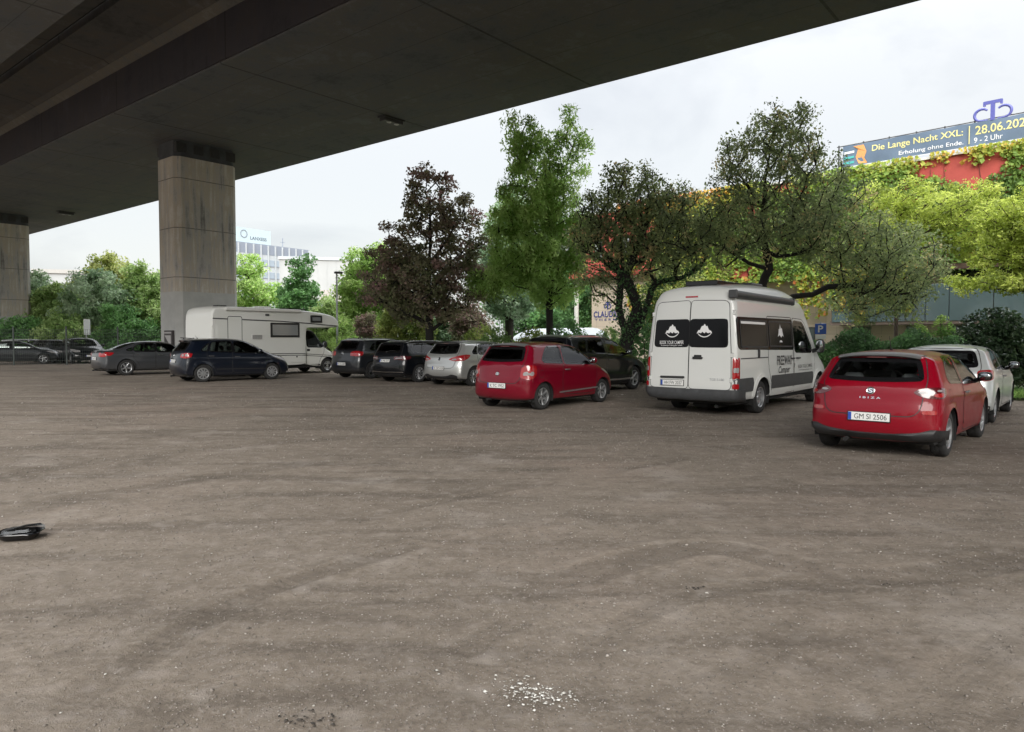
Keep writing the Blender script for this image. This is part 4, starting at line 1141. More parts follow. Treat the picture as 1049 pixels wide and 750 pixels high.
        for hz in (.75, 1.25, 2.1):
            p = sh.wrap('rear', np.array([sg * .90]), np.array([hz]), True)[0]
            MB().box(p[0] - .02, p[0] + .03, sg * .90 - .03, sg * .90 + .03, hz - .05, hz + .05, bev=.01).build('hinge', WHITE, rd)
        if sg > 0:
            c.plate('HH FW 2037', .36, .665, parent=rd, off=.022, eu=True)
            c.wrap_patch('number_light_strip', 'rear', [(.10, .755), (.10, .80), (.64, .80), (.64, .755)], M['trim'], .03, by_y=True, parent=rd, edge=.03, soft=1)
            c.wrap_text('window_lettering', 'rear', 'BOOK YOUR CAMPER', .56, .075, .40, 1.50, M['white'], .018, .006, parent=rw)
            c.wrap_text('window_lettering', 'rear', 'freeway-camper.com', .50, .035, .40, 1.435, M['white'], .018, .0, parent=rw)
        else:
            p = sh.wrap('rear', np.array([-.2]), np.array([1.19]), True)[0]
            MB().box(p[0] - .045, p[0] + .01, -.31, -.09, 1.165, 1.215, bev=.015).box(p[0] - .02, p[0] + .01, -.28, -.12, 1.2, 1.25, bev=.01).build('handle', M['trim'], rd)
            c.wrap_text('model_lettering', 'rear', 'TGE 3.180', .30, .05, -.62, .76, M['alloy'], .012, .0, parent=rd)
        mountain_badge(c, rw, sg * .36 + .03, 1.74, .34, .30)
    # flame-shaped peak on the sliding door's pane, lettering on the flank
    for (px_, txt, w_, h_, x_, z_, sh_) in ((0, 'FREEWAY', .92, .21, -.36, 1.10, 0), (0, 'Camper', .72, .20, -.38, .87, .35), (0, 'BOOK YOUR CAMPER', .98, .085, .98, .93, 0), (0, 'www.freeway-camper.com', .92, .045, .98, .845, 0)):
        for sg in (-1, 1): c.side_text('side_lettering', txt, w_, h_, x_, z_, M['grey_plastic'] if txt != 'FREEWAY' else M['trim'], sg, .008, .012 if txt[0] in 'FC' else .0, sh_)
    for sg in (-1, 1):
        peak = [(-.72, 1.62), (-.66, 1.72), (-.64, 1.80), (-.60, 1.78), (-.55, 1.90), (-.50, 1.79), (-.45, 1.82), (-.42, 1.71), (-.38, 1.62), (-.46, 1.65), (-.52, 1.60), (-.6, 1.66)]
        c.side_patch('window_badge', peak, M['white'], sg, .014, step=.3)
        c.side_patch('window_badge', [(-.64, 1.50), (-.46, 1.50), (-.50, 1.54), (-.60, 1.54)], M['white'], sg, .014, step=.3)
    # bumper step, roof fittings
    c.wrap_patch('rear_bumper', 'rear', [(-1.36, .34), (-1.36, .56), (1.36, .56), (1.36, .34)], M['grey_plastic'], .035, edge=.05, step=.06)
    c.wrap_patch('front_grille', 'front', [(-.6, .62), (-.62, .78), (.62, .78), (.6, .62)], M['trim'], .012, soft=1)
    aw = MB().tube([(-2.86, -.905, 2.47), (.36, -.885, 2.43)], .075, 12).box(-2.9, -2.84, -.985, -.80, 2.385, 2.555, bev=.02).box(.33, .39, -.965, -.78, 2.345, 2.515, bev=.02)
    for x in (-2.4, -1.2, -.1): aw.box(x - .04, x + .04, -.86, -.7, 2.46, 2.52)
    aw.build('awning', M['grey_plastic'], c.root)
    MB().box(-2.45, -1.3, -.36, .36, 2.70, 2.80, bev=.01).build('solar_panel', M['gloss_black'], c.root)
    MB().box(-.5, .15, -.3, .3, 2.76, 2.86, bev=.03).build('roof_vent', M['grey_plastic'], c.root)
    c.wrap_patch('brake_light', 'rear', [(-.14, 2.42), (-.14, 2.455), (.14, 2.455), (.14, 2.42)], M['lamp_red'], .01)
    c.wheels(xs, w - .03, rt, .235, M['alloy'], 6, style='steel')
    c.arches(xs, rt, Ra, w - .02, .42)

def mountain_badge(c, parent, y0, z0, w, h):
    """white peaks over a curved line; y0 is the centre, +y is the reader's left"""
    out = [(-.5, -.2), (-.38, .05), (-.30, .02), (-.16, .36), (-.09, .28), (0, .5), (.1, .27), (.17, .33), (.30, .0), (.38, .06), (.5, -.2), (.34, -.10), (.22, -.2), (.1, -.06), (0, -.2), (-.12, -.05), (-.24, -.2), (-.34, -.1)]
    c.wrap_patch('window_badge', 'rear', [(y0 - a * w, z0 + b * h) for a, b in out], M['white'], .017, by_y=True, step=.3, edge=0, parent=parent)
    a = np.linspace(math.pi * 1.12, math.pi * 1.88, 14)
    arc = [(y0 - .5 * w * math.cos(t), z0 + .02 + .52 * h * math.sin(t)) for t in a] + [(y0 - .47 * w * math.cos(t), z0 + .02 + .45 * h * math.sin(t)) for t in a[::-1]]
    c.wrap_patch('window_badge', 'rear', arc, M['white'], .017, by_y=True, step=.3, edge=0, parent=parent)

def motorhome():
    hd = 50.0
    c = Car('motorhome', 'cream white alcove motorhome with dark framed windows, behind the dark blue hatchback', 'motorhome', (-10.75, 31.62, 0), R(hd))
    w = 1.13
    sil = [(-3.0, .42, .04), (-3.14, .46, .05), (-3.16, .9, .05), (-3.16, 2.2, .05), (-3.14, 2.62, .07), (-3.02, 2.84, .10), (-2.7, 2.90, .10), (-.8, 2.90, .09), (1.0, 2.84, .09), (1.7, 2.79, .10), (2.3, 2.73, .12), (2.72, 2.65, .14), (2.95, 2.48, .16), (3.05, 2.25, .15), (3.02, 2.08, .12),
           (2.8, 2.04, .09), (2.2, 2.03, .07), (1.34, 2.02, .05), (1.24, 1.96, .05), (1.22, 1.5, .05), (1.22, .55, .05), (1.18, .40, .04), (0, .38, .04)]
    box = Shell(sil, w, [(.3, 1), (3, 1)], None, (.0, 1, .0, 1), [], .4, 0, 2.6, dK=.03, soft=2)
    c.shell(box)
    V, Fc = box.body([], None, None, .15)
    mk('living_box', V, Fc, CREAM, c.root, 35)
    dark = M['grey_plastic']
    for sg in (-1, 1):
        c.side_line('trim_strip', [(-3.10, 2.37), (0, 2.30), (1.4, 2.23), (2.92, 2.13)], .045, dark, sg, .006)
        for dz in (0, -.075): c.side_line('trim_strip', [(-3.10, .95 + dz), (1.2, .90 + dz)], .03, dark, sg, .006)
        c.side_patch('corner_moulding', [(-3.10, .5), (-3.10, 2.36), (-3.02, 2.36), (-3.02, .5)], M['plate'], sg, .004, edge=.005)
        for (nm, x0, x1, z0, z1) in (('window', -.56, .84, 1.62, 2.24), ('window', 1.42, 2.02, 2.27, 2.60)):
            fr = c.side_patch(nm, [(x0, z0), (x0, z1), (x1, z1), (x1, z0)], M['trim'], sg, .03, edge=.04)
            c.side_patch('pane', [(x0 + .07, z0 + .07), (x0 + .07, z1 - .07), (x1 - .07, z1 - .07), (x1 - .07, z0 + .07)], M['pane_grey'], sg, .034, parent=fr)
            c.side_ring('window_seal', [(x0 + .07, z0 + .07), (x0 + .07, z1 - .07), (x1 - .07, z1 - .07), (x1 - .07, z0 + .07)], .02, M['gloss_black'], sg, .037, parent=fr)
    sg = -1
    dp = rnd([(-2.47, .5), (-2.47, 2.46), (-1.86, 2.46), (-1.86, .5)], .07)
    c.side_ring('door_seam', dp, .03, dark, sg, .004)
    d = c.side_patch('door', offset_poly(dp, -.012), CREAM, sg, .008, edge=.01)
    MB().box(-2.42, -2.36, -w - .045, -w - .005, 1.36, 1.52, bev=.01).build('handle', M['trim'], d)
    v = MB().box(-1.44, -.92, -w - .02, -w - .003, 1.52, 1.74, bev=.006)
    for k in range(6): v.box(-1.40, -.96, -w - .026, -w - .018, 1.55 + k * .03, 1.565 + k * .03, mi=1)
    v.build('vent_grille', [M['plate'], dark], c.root)
    v = MB().box(-.80, -.62, -w - .03, -w - .003, 2.52, 2.60, bev=.008); v.build('awning_lamp', dark, c.root)
    for x in (-.1, .7): MB().box(x - .28, x + .28, -w - .012, -w - .003, .52, .82, bev=.004).box(x - .03, x + .03, -w - .024, -w - .01, .74, .80, mi=1).build('service_hatch', [CREAM, M['trim']], c.root)
    MB().box(-2.6, .9, -w - .10, -w - .002, 2.70, 2.83, bev=.025).build('awning', M['plate'], c.root)
    MB().box(2.52, 2.60, -w + .01, -w + .05, 2.22, 2.30, bev=.01).build('marker_lamp', M['trim'], c.root)
    MB().box(-2.4, -2.0, -.2, .2, 2.88, 2.95, bev=.02).build('skylight', M['trim'], c.root)
    MB().box(-.6, .0, -.3, .3, 2.88, 2.96, bev=.02).build('skylight', M['plate'], c.root)
    MB().box(.6, 1.5, -.6, .5, 2.86, 2.90, bev=.01).build('solar_panel', M['gloss_black'], c.root)
    # rear: ladder-like cycle rack, lamps, bumper
    r_ = MB().tube([(-3.16, .55, 1.3), (-3.32, .55, 1.32), (-3.5, .55, 1.6)], .018).tube([(-3.16, -.3, 1.3), (-3.32, -.3, 1.32), (-3.5, -.3, 1.6)], .018).tube([(-3.3, -.6, 1.32), (-3.3, .8, 1.32)], .02).tube([(-3.48, -.6, 1.55), (-3.48, .8, 1.6)], .018)
    r_.build('cycle_rack', M['grey_plastic'], c.root)
    MB().box(-3.24, -3.10, -w + .03, w - .03, .36, .55, bev=.03).build('rear_bumper', M['grey_plastic'], c.root)
    for sg in (1, -1): MB().box(-3.2, -3.15, sg * .98 - .07, sg * .98 + .07, .6, .95, bev=.015).build('tail_light', M['lamp_red'], c.root)
    # cab
    silc = [(.9, .34, .04), (.92, 1.4, .06), (.95, 1.95, .06), (1.1, 2.02, .06), (1.55, 2.02, .08), (1.82, 1.94, .12), (2.05, 1.62, .15), (2.38, 1.22, .16), (2.52, 1.13, .2), (2.86, .98, .26), (3.06, .82, .32), (3.16, .6, .36), (3.15, .42, .3), (3.05, .28, .18), (2.8, .26, .06)]
    cab = Shell(silc, 1.0, [(.2, .95), (.4, .985), (.7, 1), (1.1, .985), (1.2, .965), (2.0, .84), (2.1, .82)], None, (.08, .8, 0, .5), [(2.42, .33)], .40, .02, 2.4, soft=2)
    c.shell(cab)
    a = np.linspace(0, 2 * math.pi, 44, endpoint=False); circ = np.stack([2.42 + .40 * np.cos(a), .33 + .40 * np.sin(a)], 1)
    dw = rnd([(1.36, 1.20), (1.36, 1.84), (1.42, 1.88), (1.70, 1.86), (1.80, 1.78), (2.14, 1.26), (2.12, 1.18)], .07)
    ws = rnd([(2.40, -.75), (2.44, 0), (2.40, .75), (1.86, .68), (1.86, -.68)], .07)
    V, Fc = cab.body([dw, circ], None, offset_poly(ws, -.03), .07)
    mk('cab', V, Fc, CREAM, c.root, 35)
    c.wrap_patch('windscreen', 'top', ws, M['glass'], .003, by_y=True, edge=0)
    for sg in (-1, 1):
        dp = rnd([(1.28, .38), (1.26, 1.92), (1.74, 1.93), (1.86, 1.86), (2.24, 1.22), (2.22, .95), (2.0, .62), (1.92, .38)], .07)
        c.side_ring('door_seam', dp, .018, M['trim'], sg, .003)
        d = c.side_patch('cab_door', offset_poly(dp, -.006), CREAM, sg, .0045, holes=[offset_poly(dw, .004)])
        c.side_patch('window', dw, M['glass'], sg, -.002, parent=d)
        c.side_ring('window_seal', dw, .05, M['gloss_black'], sg, .007, parent=d, grow=.7)
        y0 = float(cab.Y([1.34], [1.05])[0])
        MB().box(1.32, 1.48, sg * y0 - .02, sg * y0 + .02, 1.0, 1.10, bev=.015).build('handle', M['trim'], d)
        for dz in (0, -.07): c.side_line('trim_strip', [(1.26, .88 + dz), (2.0, .83 + dz), (3.0, .76 + dz)], .028, dark, sg, .009)
        c.side_patch('sill_trim', [(1.26, .30), (1.26, .42), (2.0, .42), (2.0, .30)], M['trim'], sg, .01, edge=.01)
        mo = MB().blob((2.15, sg * (y0 + .17), 1.30), (.08, .10, .15), 8, 14, 3).tube([(2.15, sg * (y0 - .1), 1.2), (2.15, sg * (y0 + .12), 1.24)], .04).build('wing_mirror', M['trim'], d)
        MB().blob((2.09, sg * (y0 + .17), 1.30), (.03, .085, .13), 6, 12, 3).build('mirror_glass', M['mirror'], mo)
        c.wrap_patch('headlight', 'front', [(sg * .45, .72), (sg * .5, .88), (sg * 1.0, .96), (sg * 1.12, .86), (sg * .95, .70)], M['lamp_clear'], .01, soft=2)
    c.wrap_patch('front_bumper', 'front', [(-1.2, .28), (-1.2, .5), (1.2, .5), (1.2, .28)], M['grey_plastic'], .02, edge=.03)
    MB().box(.9, 2.4, -.8, .8, .4, .5).box(1.95, 2.5, -.8, .8, .6, 1.12, bev=.08).build('cabin', M['interior'], c.root)
    for yy in (.45, -.45): MB().box(1.0, 1.5, yy - .24, yy + .24, .6, .74, bev=.05).box(.98, 1.12, yy - .23, yy + .23, .7, 1.35, bev=.05).build('seat', M['seat'], c.root)
    MB().box(-2.9, 2.7, -.95, .95, .26, .40, bev=.02).build('underbody', M['under'], c.root)
    c.wheels((-1.75, 2.42), 1.0 - .02, .33, .21, M['alloy'], 5, style='steel')
    c.arches((2.42,), .33, .40, .97, .4)
# ------------------------------------------------------------------ noise on arrays
def vnoise(x, y, seed=0):
    xi = np.floor(x).astype(np.int64); yi = np.floor(y).astype(np.int64)
    fx, fy = x - xi, y - yi
    fx = fx * fx * (3 - 2 * fx); fy = fy * fy * (3 - 2 * fy)
    def h(a, b):
        n = (a * 374761393 + b * 668265263 + seed * 982451653) & 0x7fffffff
        n = ((n ^ (n >> 13)) * 1274126177) & 0x7fffffff
        return ((n ^ (n >> 16)) & 0xffff) / 65535.0
    return (h(xi, yi) * (1 - fx) + h(xi + 1, yi) * fx) * (1 - fy) + (h(xi, yi + 1) * (1 - fx) + h(xi + 1, yi + 1) * fx) * fy

def fbm(x, y, o=4, seed=0):
    s, a = 0, 0.5
    for k in range(o):
        s = s + a * (vnoise(x * 2 ** k, y * 2 ** k, seed + k) - .5); a *= .5
    return s

# ------------------------------------------------------------------ foliage
def leaf_mat(name, stops, trans=0.35, rough=0.55):
    m, nt, b = new_mat(name)
    at = N(nt, 'ShaderNodeAttribute', attribute_name='tint')
    col = ramp(nt, at.outputs['Fac'], stops)
    nt.links.new(col, b.inputs['Base Color'])
    b.inputs['Roughness'].default_value = rough
    b.inputs['Specular IOR Level'].default_value = 0.35
    tl = N(nt, 'ShaderNodeBsdfTranslucent')
    hs = N(nt, 'ShaderNodeHueSaturation', i_Hue=.49, i_Saturation=1.0, i_Value=1.5)
    nt.links.new(col, hs.inputs['Color']); nt.links.new(hs.outputs[0], tl.inputs[0])
    mx = N(nt, 'ShaderNodeMixShader'); mx.inputs[0].default_value = min(.55, trans + .12)
    nt.links.new(b.outputs[0], mx.inputs[1]); nt.links.new(tl.outputs[0], mx.inputs[2])
    nt.links.new(mx.outputs[0], nt.nodes['Material Output'].inputs[0])
    return m

def leaf_mesh(name, P, size, tint, mat, parent=None, nrm=None, up=0.45, elong=1.6, hang=0.0, spread=1.0, axis=None):
    """one folded two-triangle leaf at each point"""
    n = len(P)
    if nrm is None:
        nv = RNG.normal(size=(n, 3)) * spread; nv[:, 2] += up
    else: nv = nrm + RNG.normal(size=(n, 3)) * spread
    nv /= np.linalg.norm(nv, axis=1)[:, None] + 1e-9
    if axis is None:
        ax = RNG.normal(size=(n, 3)); ax[:, 2] -= hang
    else: ax = axis + RNG.normal(size=(n, 3)) * .35
    ax -= nv * (ax * nv).sum(1)[:, None]; ax /= np.linalg.norm(ax, axis=1)[:, None] + 1e-9
    bx = np.cross(nv, ax)
    s = size * np.clip(RNG.lognormal(-.06, .34, n), .4, 1.9)[:, None]
    w = s / elong
    V = np.empty((n, 4, 3))
    V[:, 0] = P - ax * s * .5
    V[:, 1] = P + bx * w * .5 + nv * w * .18
    V[:, 2] = P + ax * s * .5 - nv * s * .08
    V[:, 3] = P - bx * w * .5 + nv * w * .18
    me = bpy.data.meshes.new(name)
    me.vertices.add(4 * n); me.vertices.foreach_set('co', V.reshape(-1).astype(np.float32))
    idx = np.arange(n)[:, None] * 4
    tri = np.concatenate([idx + np.array([0, 1, 2]), idx + np.array([0, 2, 3])], 1).reshape(-1).astype(np.int32)
    me.loops.add(6 * n); me.loops.foreach_set('vertex_index', tri)
    me.polygons.add(2 * n); me.polygons.foreach_set('loop_start', np.arange(0, 6 * n, 3, dtype=np.int32))
    me.update(calc_edges=True)
    a = me.attributes.new('tint', 'FLOAT', 'POINT')
    a.data.foreach_set('value', np.repeat(np.clip(tint, 0, 1), 4).astype(np.float32))
    me.materials.append(mat)
    return link(name, me, parent)

def bark(name, col):
    m, nt, b = new_mat(name)
    tc = N(nt, 'ShaderNodeTexCoord'); mp = N(nt, 'ShaderNodeMapping'); mp.inputs['Scale'].default_value = (7, 7, 1.6)
    nt.links.new(tc.outputs['Object'], mp.inputs[0])
    n = N(nt, 'ShaderNodeTexNoise', i_Scale=2.5, i_Detail=8.0, i_Roughness=.7); nt.links.new(mp.outputs[0], n.inputs['Vector'])
    nt.links.new(ramp(nt, n.outputs[0], [(.3, tuple(c * .5 for c in col)), (.7, tuple(c * 1.5 for c in col))]), b.inputs['Base Color'])
    b.inputs['Roughness'].default_value = .95
    bp = N(nt, 'ShaderNodeBump', i_Strength=.8, i_Distance=.03); nt.links.new(n.outputs[0], bp.inputs['Height']); nt.links.new(bp.outputs[0], b.inputs['Normal'])
    return m

def skeleton(stems, targets, rt, tip=.010, kink=.10, expo=.5, rise=0.0):
    """grow limbs from the given stems to every target; returns tubes"""
    nodes, par = [], []
    for st in stems:
        prev = -1
        pts = resample3(st, .35)
        if nodes and np.min(np.linalg.norm(np.array(nodes) - pts[0], axis=1)) < .25:
            prev = int(np.argmin(np.linalg.norm(np.array(nodes) - pts[0], axis=1))); pts = pts[1:]
        for p in pts:
            nodes.append(np.array(p)); par.append(prev); prev = len(nodes) - 1
    nst = len(nodes)
    base = nodes[0]
    order = np.argsort([min(np.linalg.norm(t - q) for q in nodes) for t in targets])
    tips = []
    for k in order:
        t = targets[k]
        A = np.array(nodes)
        d = np.linalg.norm(A - t, axis=1) + np.maximum(A[:, 2] - t[2] + .3, 0) * .9
        hb = np.linalg.norm(A - base, axis=1)
        d[hb < 0.25 * np.linalg.norm(t - base)] += 1.5
        j = int(np.argmin(d))
        q = nodes[j]; L = np.linalg.norm(t - q)
        m = max(1, int(L / .45)); prev = j
        side = RNG.normal(size=3) * kink * L
        for i in range(1, m + 1):
            u = i / m
            p = q + (t - q) * u + side * math.sin(math.pi * u) * .6 + np.array([0, 0, rise * L * math.sin(math.pi * u)]) + (RNG.normal(size=3) * kink * .25 if i < m else 0)
            nodes.append(p); par.append(prev); prev = len(nodes) - 1
        tips.append(prev)
    load = np.zeros(len(nodes))
    for t in tips: load[t] += 1
    for i in range(len(nodes) - 1, -1, -1):
        if par[i] >= 0: load[par[i]] += load[i]
    load = np.maximum(load, .6)
    mx = load.max()
    rad = tip + (rt - tip) * (load / mx) ** expo
    return nodes, par, rad

def resample3(P, step):
    P = np.asarray(P, float)
    # Catmull-Rom through the points
    Q = np.vstack([2 * P[0] - P[1], P, 2 * P[-1] - P[-2]])
    out = []
    for i in range(1, len(Q) - 2):
        L = np.linalg.norm(Q[i + 1] - Q[i]); m = max(1, int(round(L / step)))
        for t in np.arange(m) / m:
            a, b, c, d = Q[i - 1:i + 3]
            out.append(.5 * (2 * b + (c - a) * t + (2 * a - 5 * b + 4 * c - d) * t * t + (3 * b - a - 3 * c + d) * t ** 3))
    out.append(P[-1])
    return out

def limb_mesh(name, nodes, par, rad, mat, parent, n=6):
    V, Fc = [], []
    nodes = np.array(nodes)
    first = {}
    ch = {}
    for i, p in enumerate(par): ch.setdefault(p, []).append(i)
    def ring(c, d, r_):
        d = d / (np.linalg.norm(d) + 1e-9)
        a = np.cross(d, [0.31, .95, .05]); a /= np.linalg.norm(a) + 1e-9
        b = np.cross(d, a)
        k = len(V)
        for j in range(n):
            t = 2 * math.pi * j / n
            V.append(c + a * r_ * math.cos(t) + b * r_ * math.sin(t))
        return k
    main = {}
    for p, cs in ch.items():
        if p >= 0: main[p] = max(cs, key=lambda c: rad[c])
    rings = {}
    for i in range(len(nodes)):
        p = par[i]
        nxt = nodes[main[i]] if i in main else nodes[i] + (nodes[i] - nodes[p] if p >= 0 else np.array([0, 0, 1.]))
        prv = nodes[p] if p >= 0 else nodes[i] - (nxt - nodes[i])
        rings[i] = ring(nodes[i], nxt - prv, rad[i])
    for i in range(len(nodes)):
        p = par[i]
        if p < 0: continue
        if main.get(p) == i: a = rings[p]
        else: a = ring(nodes[p], nodes[i] - nodes[p], min(rad[i] * 1.25, rad[p]))
        b = rings[i]
        for j in range(n): Fc.append((a + j, a + (j + 1) % n, b + (j + 1) % n, b + j))
    return mk(name, V, Fc, mat, parent, 180)

def blob_points(blobs, n, shell=.45):
    w = np.array([b[6] if len(b) > 6 else b[3] * b[4] * b[5] for b in blobs], float); w /= w.sum()
    k = RNG.choice(len(blobs), n, p=w)
    d = RNG.normal(size=(n, 3)); d /= np.linalg.norm(d, axis=1)[:, None]
    r_ = RNG.uniform(0, 1, n) ** shell
    B = np.array([b[:6] for b in blobs])[k]
    return B[:, :3] + d * r_[:, None] * B[:, 3:6]

def spaced(P, dmin):
    keep = []
    for p in P:
        if not keep or np.min(np.linalg.norm(np.array(keep) - p, axis=1)) > dmin: keep.append(p)
    return np.array(keep)

def tree(name, label, cat, base, stems, blobs, r0, mat, bmat, clumps=140, per=150, cr=.5, size=.12, group=None, gap=.55, hang=0.0, elong=1.6, flat=.7, twig=.010, up=.45, kink=.10, drape=0.0, expo=.5, shell=.42, rise=0, tint0=.5, tvar=.22, crown='crown'):
    """stems and blobs are relative to the base"""
    root = empty(name, base, 0, label, cat, group)
    C = spaced(blob_points(blobs, clumps * 3, shell), cr * gap)[:clumps]
    nodes, par, rad = skeleton(stems, C, r0, twig, kink, expo, rise)
    # root flare
    rad = np.array(rad)
    for i, p in enumerate(nodes):
        if p[2] < .5 and len(stems[0]) > 1: rad[i] *= 1 + .5 * (1 - max(p[2], 0) / .5) ** 2
    limb_mesh('trunk', nodes, par, rad, bmat, root)
    P, T = [], []
    for c in C:
        k = int(per * RNG.uniform(.5, 1.4))
        d = RNG.normal(size=(k, 3)); d /= np.linalg.norm(d, axis=1)[:, None]
        q = c + d * (RNG.uniform(0, 1, k) ** .5)[:, None] * cr * np.array([1, 1, flat]) * RNG.uniform(.7, 1.25)
        if drape: q[:, 2] -= np.abs(RNG.normal(size=k)) * drape
        P.append(q); T.append(np.clip(tint0 + RNG.normal() * tvar + RNG.normal(size=k) * .12, 0, 1))
    # single leaves along the thin limbs
    nd = np.array(nodes); thin = np.where(np.array(rad) < .05)[0]
    if len(thin):
        k = int(len(C) * per * .12); j = RNG.choice(thin, k)
        P.append(nd[j] + RNG.normal(size=(k, 3)) * .14); T.append(np.clip(tint0 + RNG.normal(size=k) * .2, 0, 1))
    leaf_mesh(crown, np.concatenate(P), size, np.concatenate(T), mat, root, up=up, elong=elong, hang=hang)
    return root

def bush(name, label, cat, base, blobs, mat, n=6000, size=.09, stems=7, hang=0, up=.5, elong=1.6, group=None, tint0=.5, tvar=.2, bmat=None, shell=.28):
    root = empty(name, base, 0, label, cat, group)
    mb = MB()
    P = blob_points(blobs, n, shell)
    P = P[P[:, 2] > .03]
    # lumpy outline: pull the leaves towards random clump centres
    C = blob_points(blobs, max(12, n // 130), .4); 
    j = np.argmin(((P[:, None, :] - C[None]) ** 2).sum(2), 1) if len(P) * len(C) < 4e6 else RNG.integers(0, len(C), len(P))
    P = P + (C[j] - P) * RNG.uniform(0, .5, len(P))[:, None]
    P = P[P[:, 2] > .03]
    j = np.argmin(((P[:, None, :] - C[None]) ** 2).sum(2), 1) if len(P) * len(C) < 4e6 else j[:len(P)]
    tc = np.clip(tint0 + RNG.normal(size=len(C)) * tvar, 0, 1)
    for k in range(stems):
        t = C[RNG.integers(0, len(C))]
        b0 = np.array([t[0] * .35, t[1] * .35, 0])
        mb.tube([b0, b0 + (t - b0) * .5 + RNG.normal(size=3) * .05, t], [.025, .018, .008], 5)
    mb.build('stems', bmat or M['bark'], root, 180)
    leaf_mesh('foliage', P, size, np.clip(tc[j] + RNG.normal(size=len(P)) * .12, 0, 1), mat, root, up=up, hang=hang, elong=elong)
    return root

M['bark'] = bark('bark', (0.045, 0.038, 0.032))
M['bark_dark'] = bark('bark_dark', (0.016, 0.014, 0.013))
M['bark_brown'] = bark('bark_brown', (0.05, 0.035, 0.026))
L = {}
L['purple'] = leaf_mat('copper_leaves', [(0, (.13, .155, .075)), (.5, (.22, .22, .13)), (.78, (.24, .185, .145)), (1, (.33, .22, .20))], 0.3)
L['fresh'] = leaf_mat('fresh_leaves', [(0, (.15, .24, .06)), (.5, (.31, .48, .14)), (1, (.46, .60, .24))], 0.42)
L['olive'] = leaf_mat('olive_leaves', [(0, (0.116, 0.151, 0.079)), (.5, (0.229, 0.300, 0.137)), (.85, (0.380, 0.445, 0.202)), (1, (0.567, 0.472, 0.252))], .28)
L['dark'] = leaf_mat('dark_leaves', [(0, (0.050, 0.104, 0.043)), (.5, (0.097, 0.211, 0.077)), (1, (0.176, 0.352, 0.122))], .25)
L['mid'] = leaf_mat('mid_leaves', [(0, (.09, .16, .055)), (.5, (.21, .33, .11)), (1, (.38, .50, .21))], 0.38)
L['grey'] = leaf_mat('grey_green_leaves', [(0, (.12, .20, .11)), (.5, (.26, .38, .23)), (1, (.42, .52, .36))], 0.38)
L['lime'] = leaf_mat('lime_leaves', [(0, (.15, .20, .035)), (.5, (.31, .39, .07)), (1, (.48, .54, .15))], 0.42)
L['yellow'] = leaf_mat('yellow_leaves', [(0, (.09, .14, .035)), (.5, (.22, .29, .08)), (1, (.38, .42, .15))], 0.4)
L['ivy'] = leaf_mat('creeper_leaves', [(0, (.08, .15, .03)), (.35, (.22, .34, .06)), (.62, (.40, .42, .07)), (.82, (.55, .31, .06)), (1, (.50, .13, .06))], .25)
L['evergreen'] = leaf_mat('evergreen_leaves', [(0, (0.023, 0.044, 0.023)), (.6, (0.049, 0.089, 0.041)), (1, (0.113, 0.157, 0.078))], .15, .35)
L['weed'] = leaf_mat('weed_leaves', [(0, (0.072, 0.170, 0.048)), (.5, (0.170, 0.316, 0.084)), (1, (0.338, 0.461, 0.145))], .4)

def px_blob(px, py, rx, ry, D, base, depth=None):
    """a crown lobe given where it shows in the picture and its distance"""
    c = at_depth(px, py, D); k = D / F_PX
    return (c.x - base[0], c.y - base[1], c.z, rx * k, (depth or rx * k), ry * k)

def px_line(pts, D, base, r_=None):
    out = []
    for p in pts:
        q = at_depth(p[0], p[1], D + (p[2] if len(p) > 2 else 0))
        out.append((q.x - base[0], q.y - base[1], q.z))
    return out

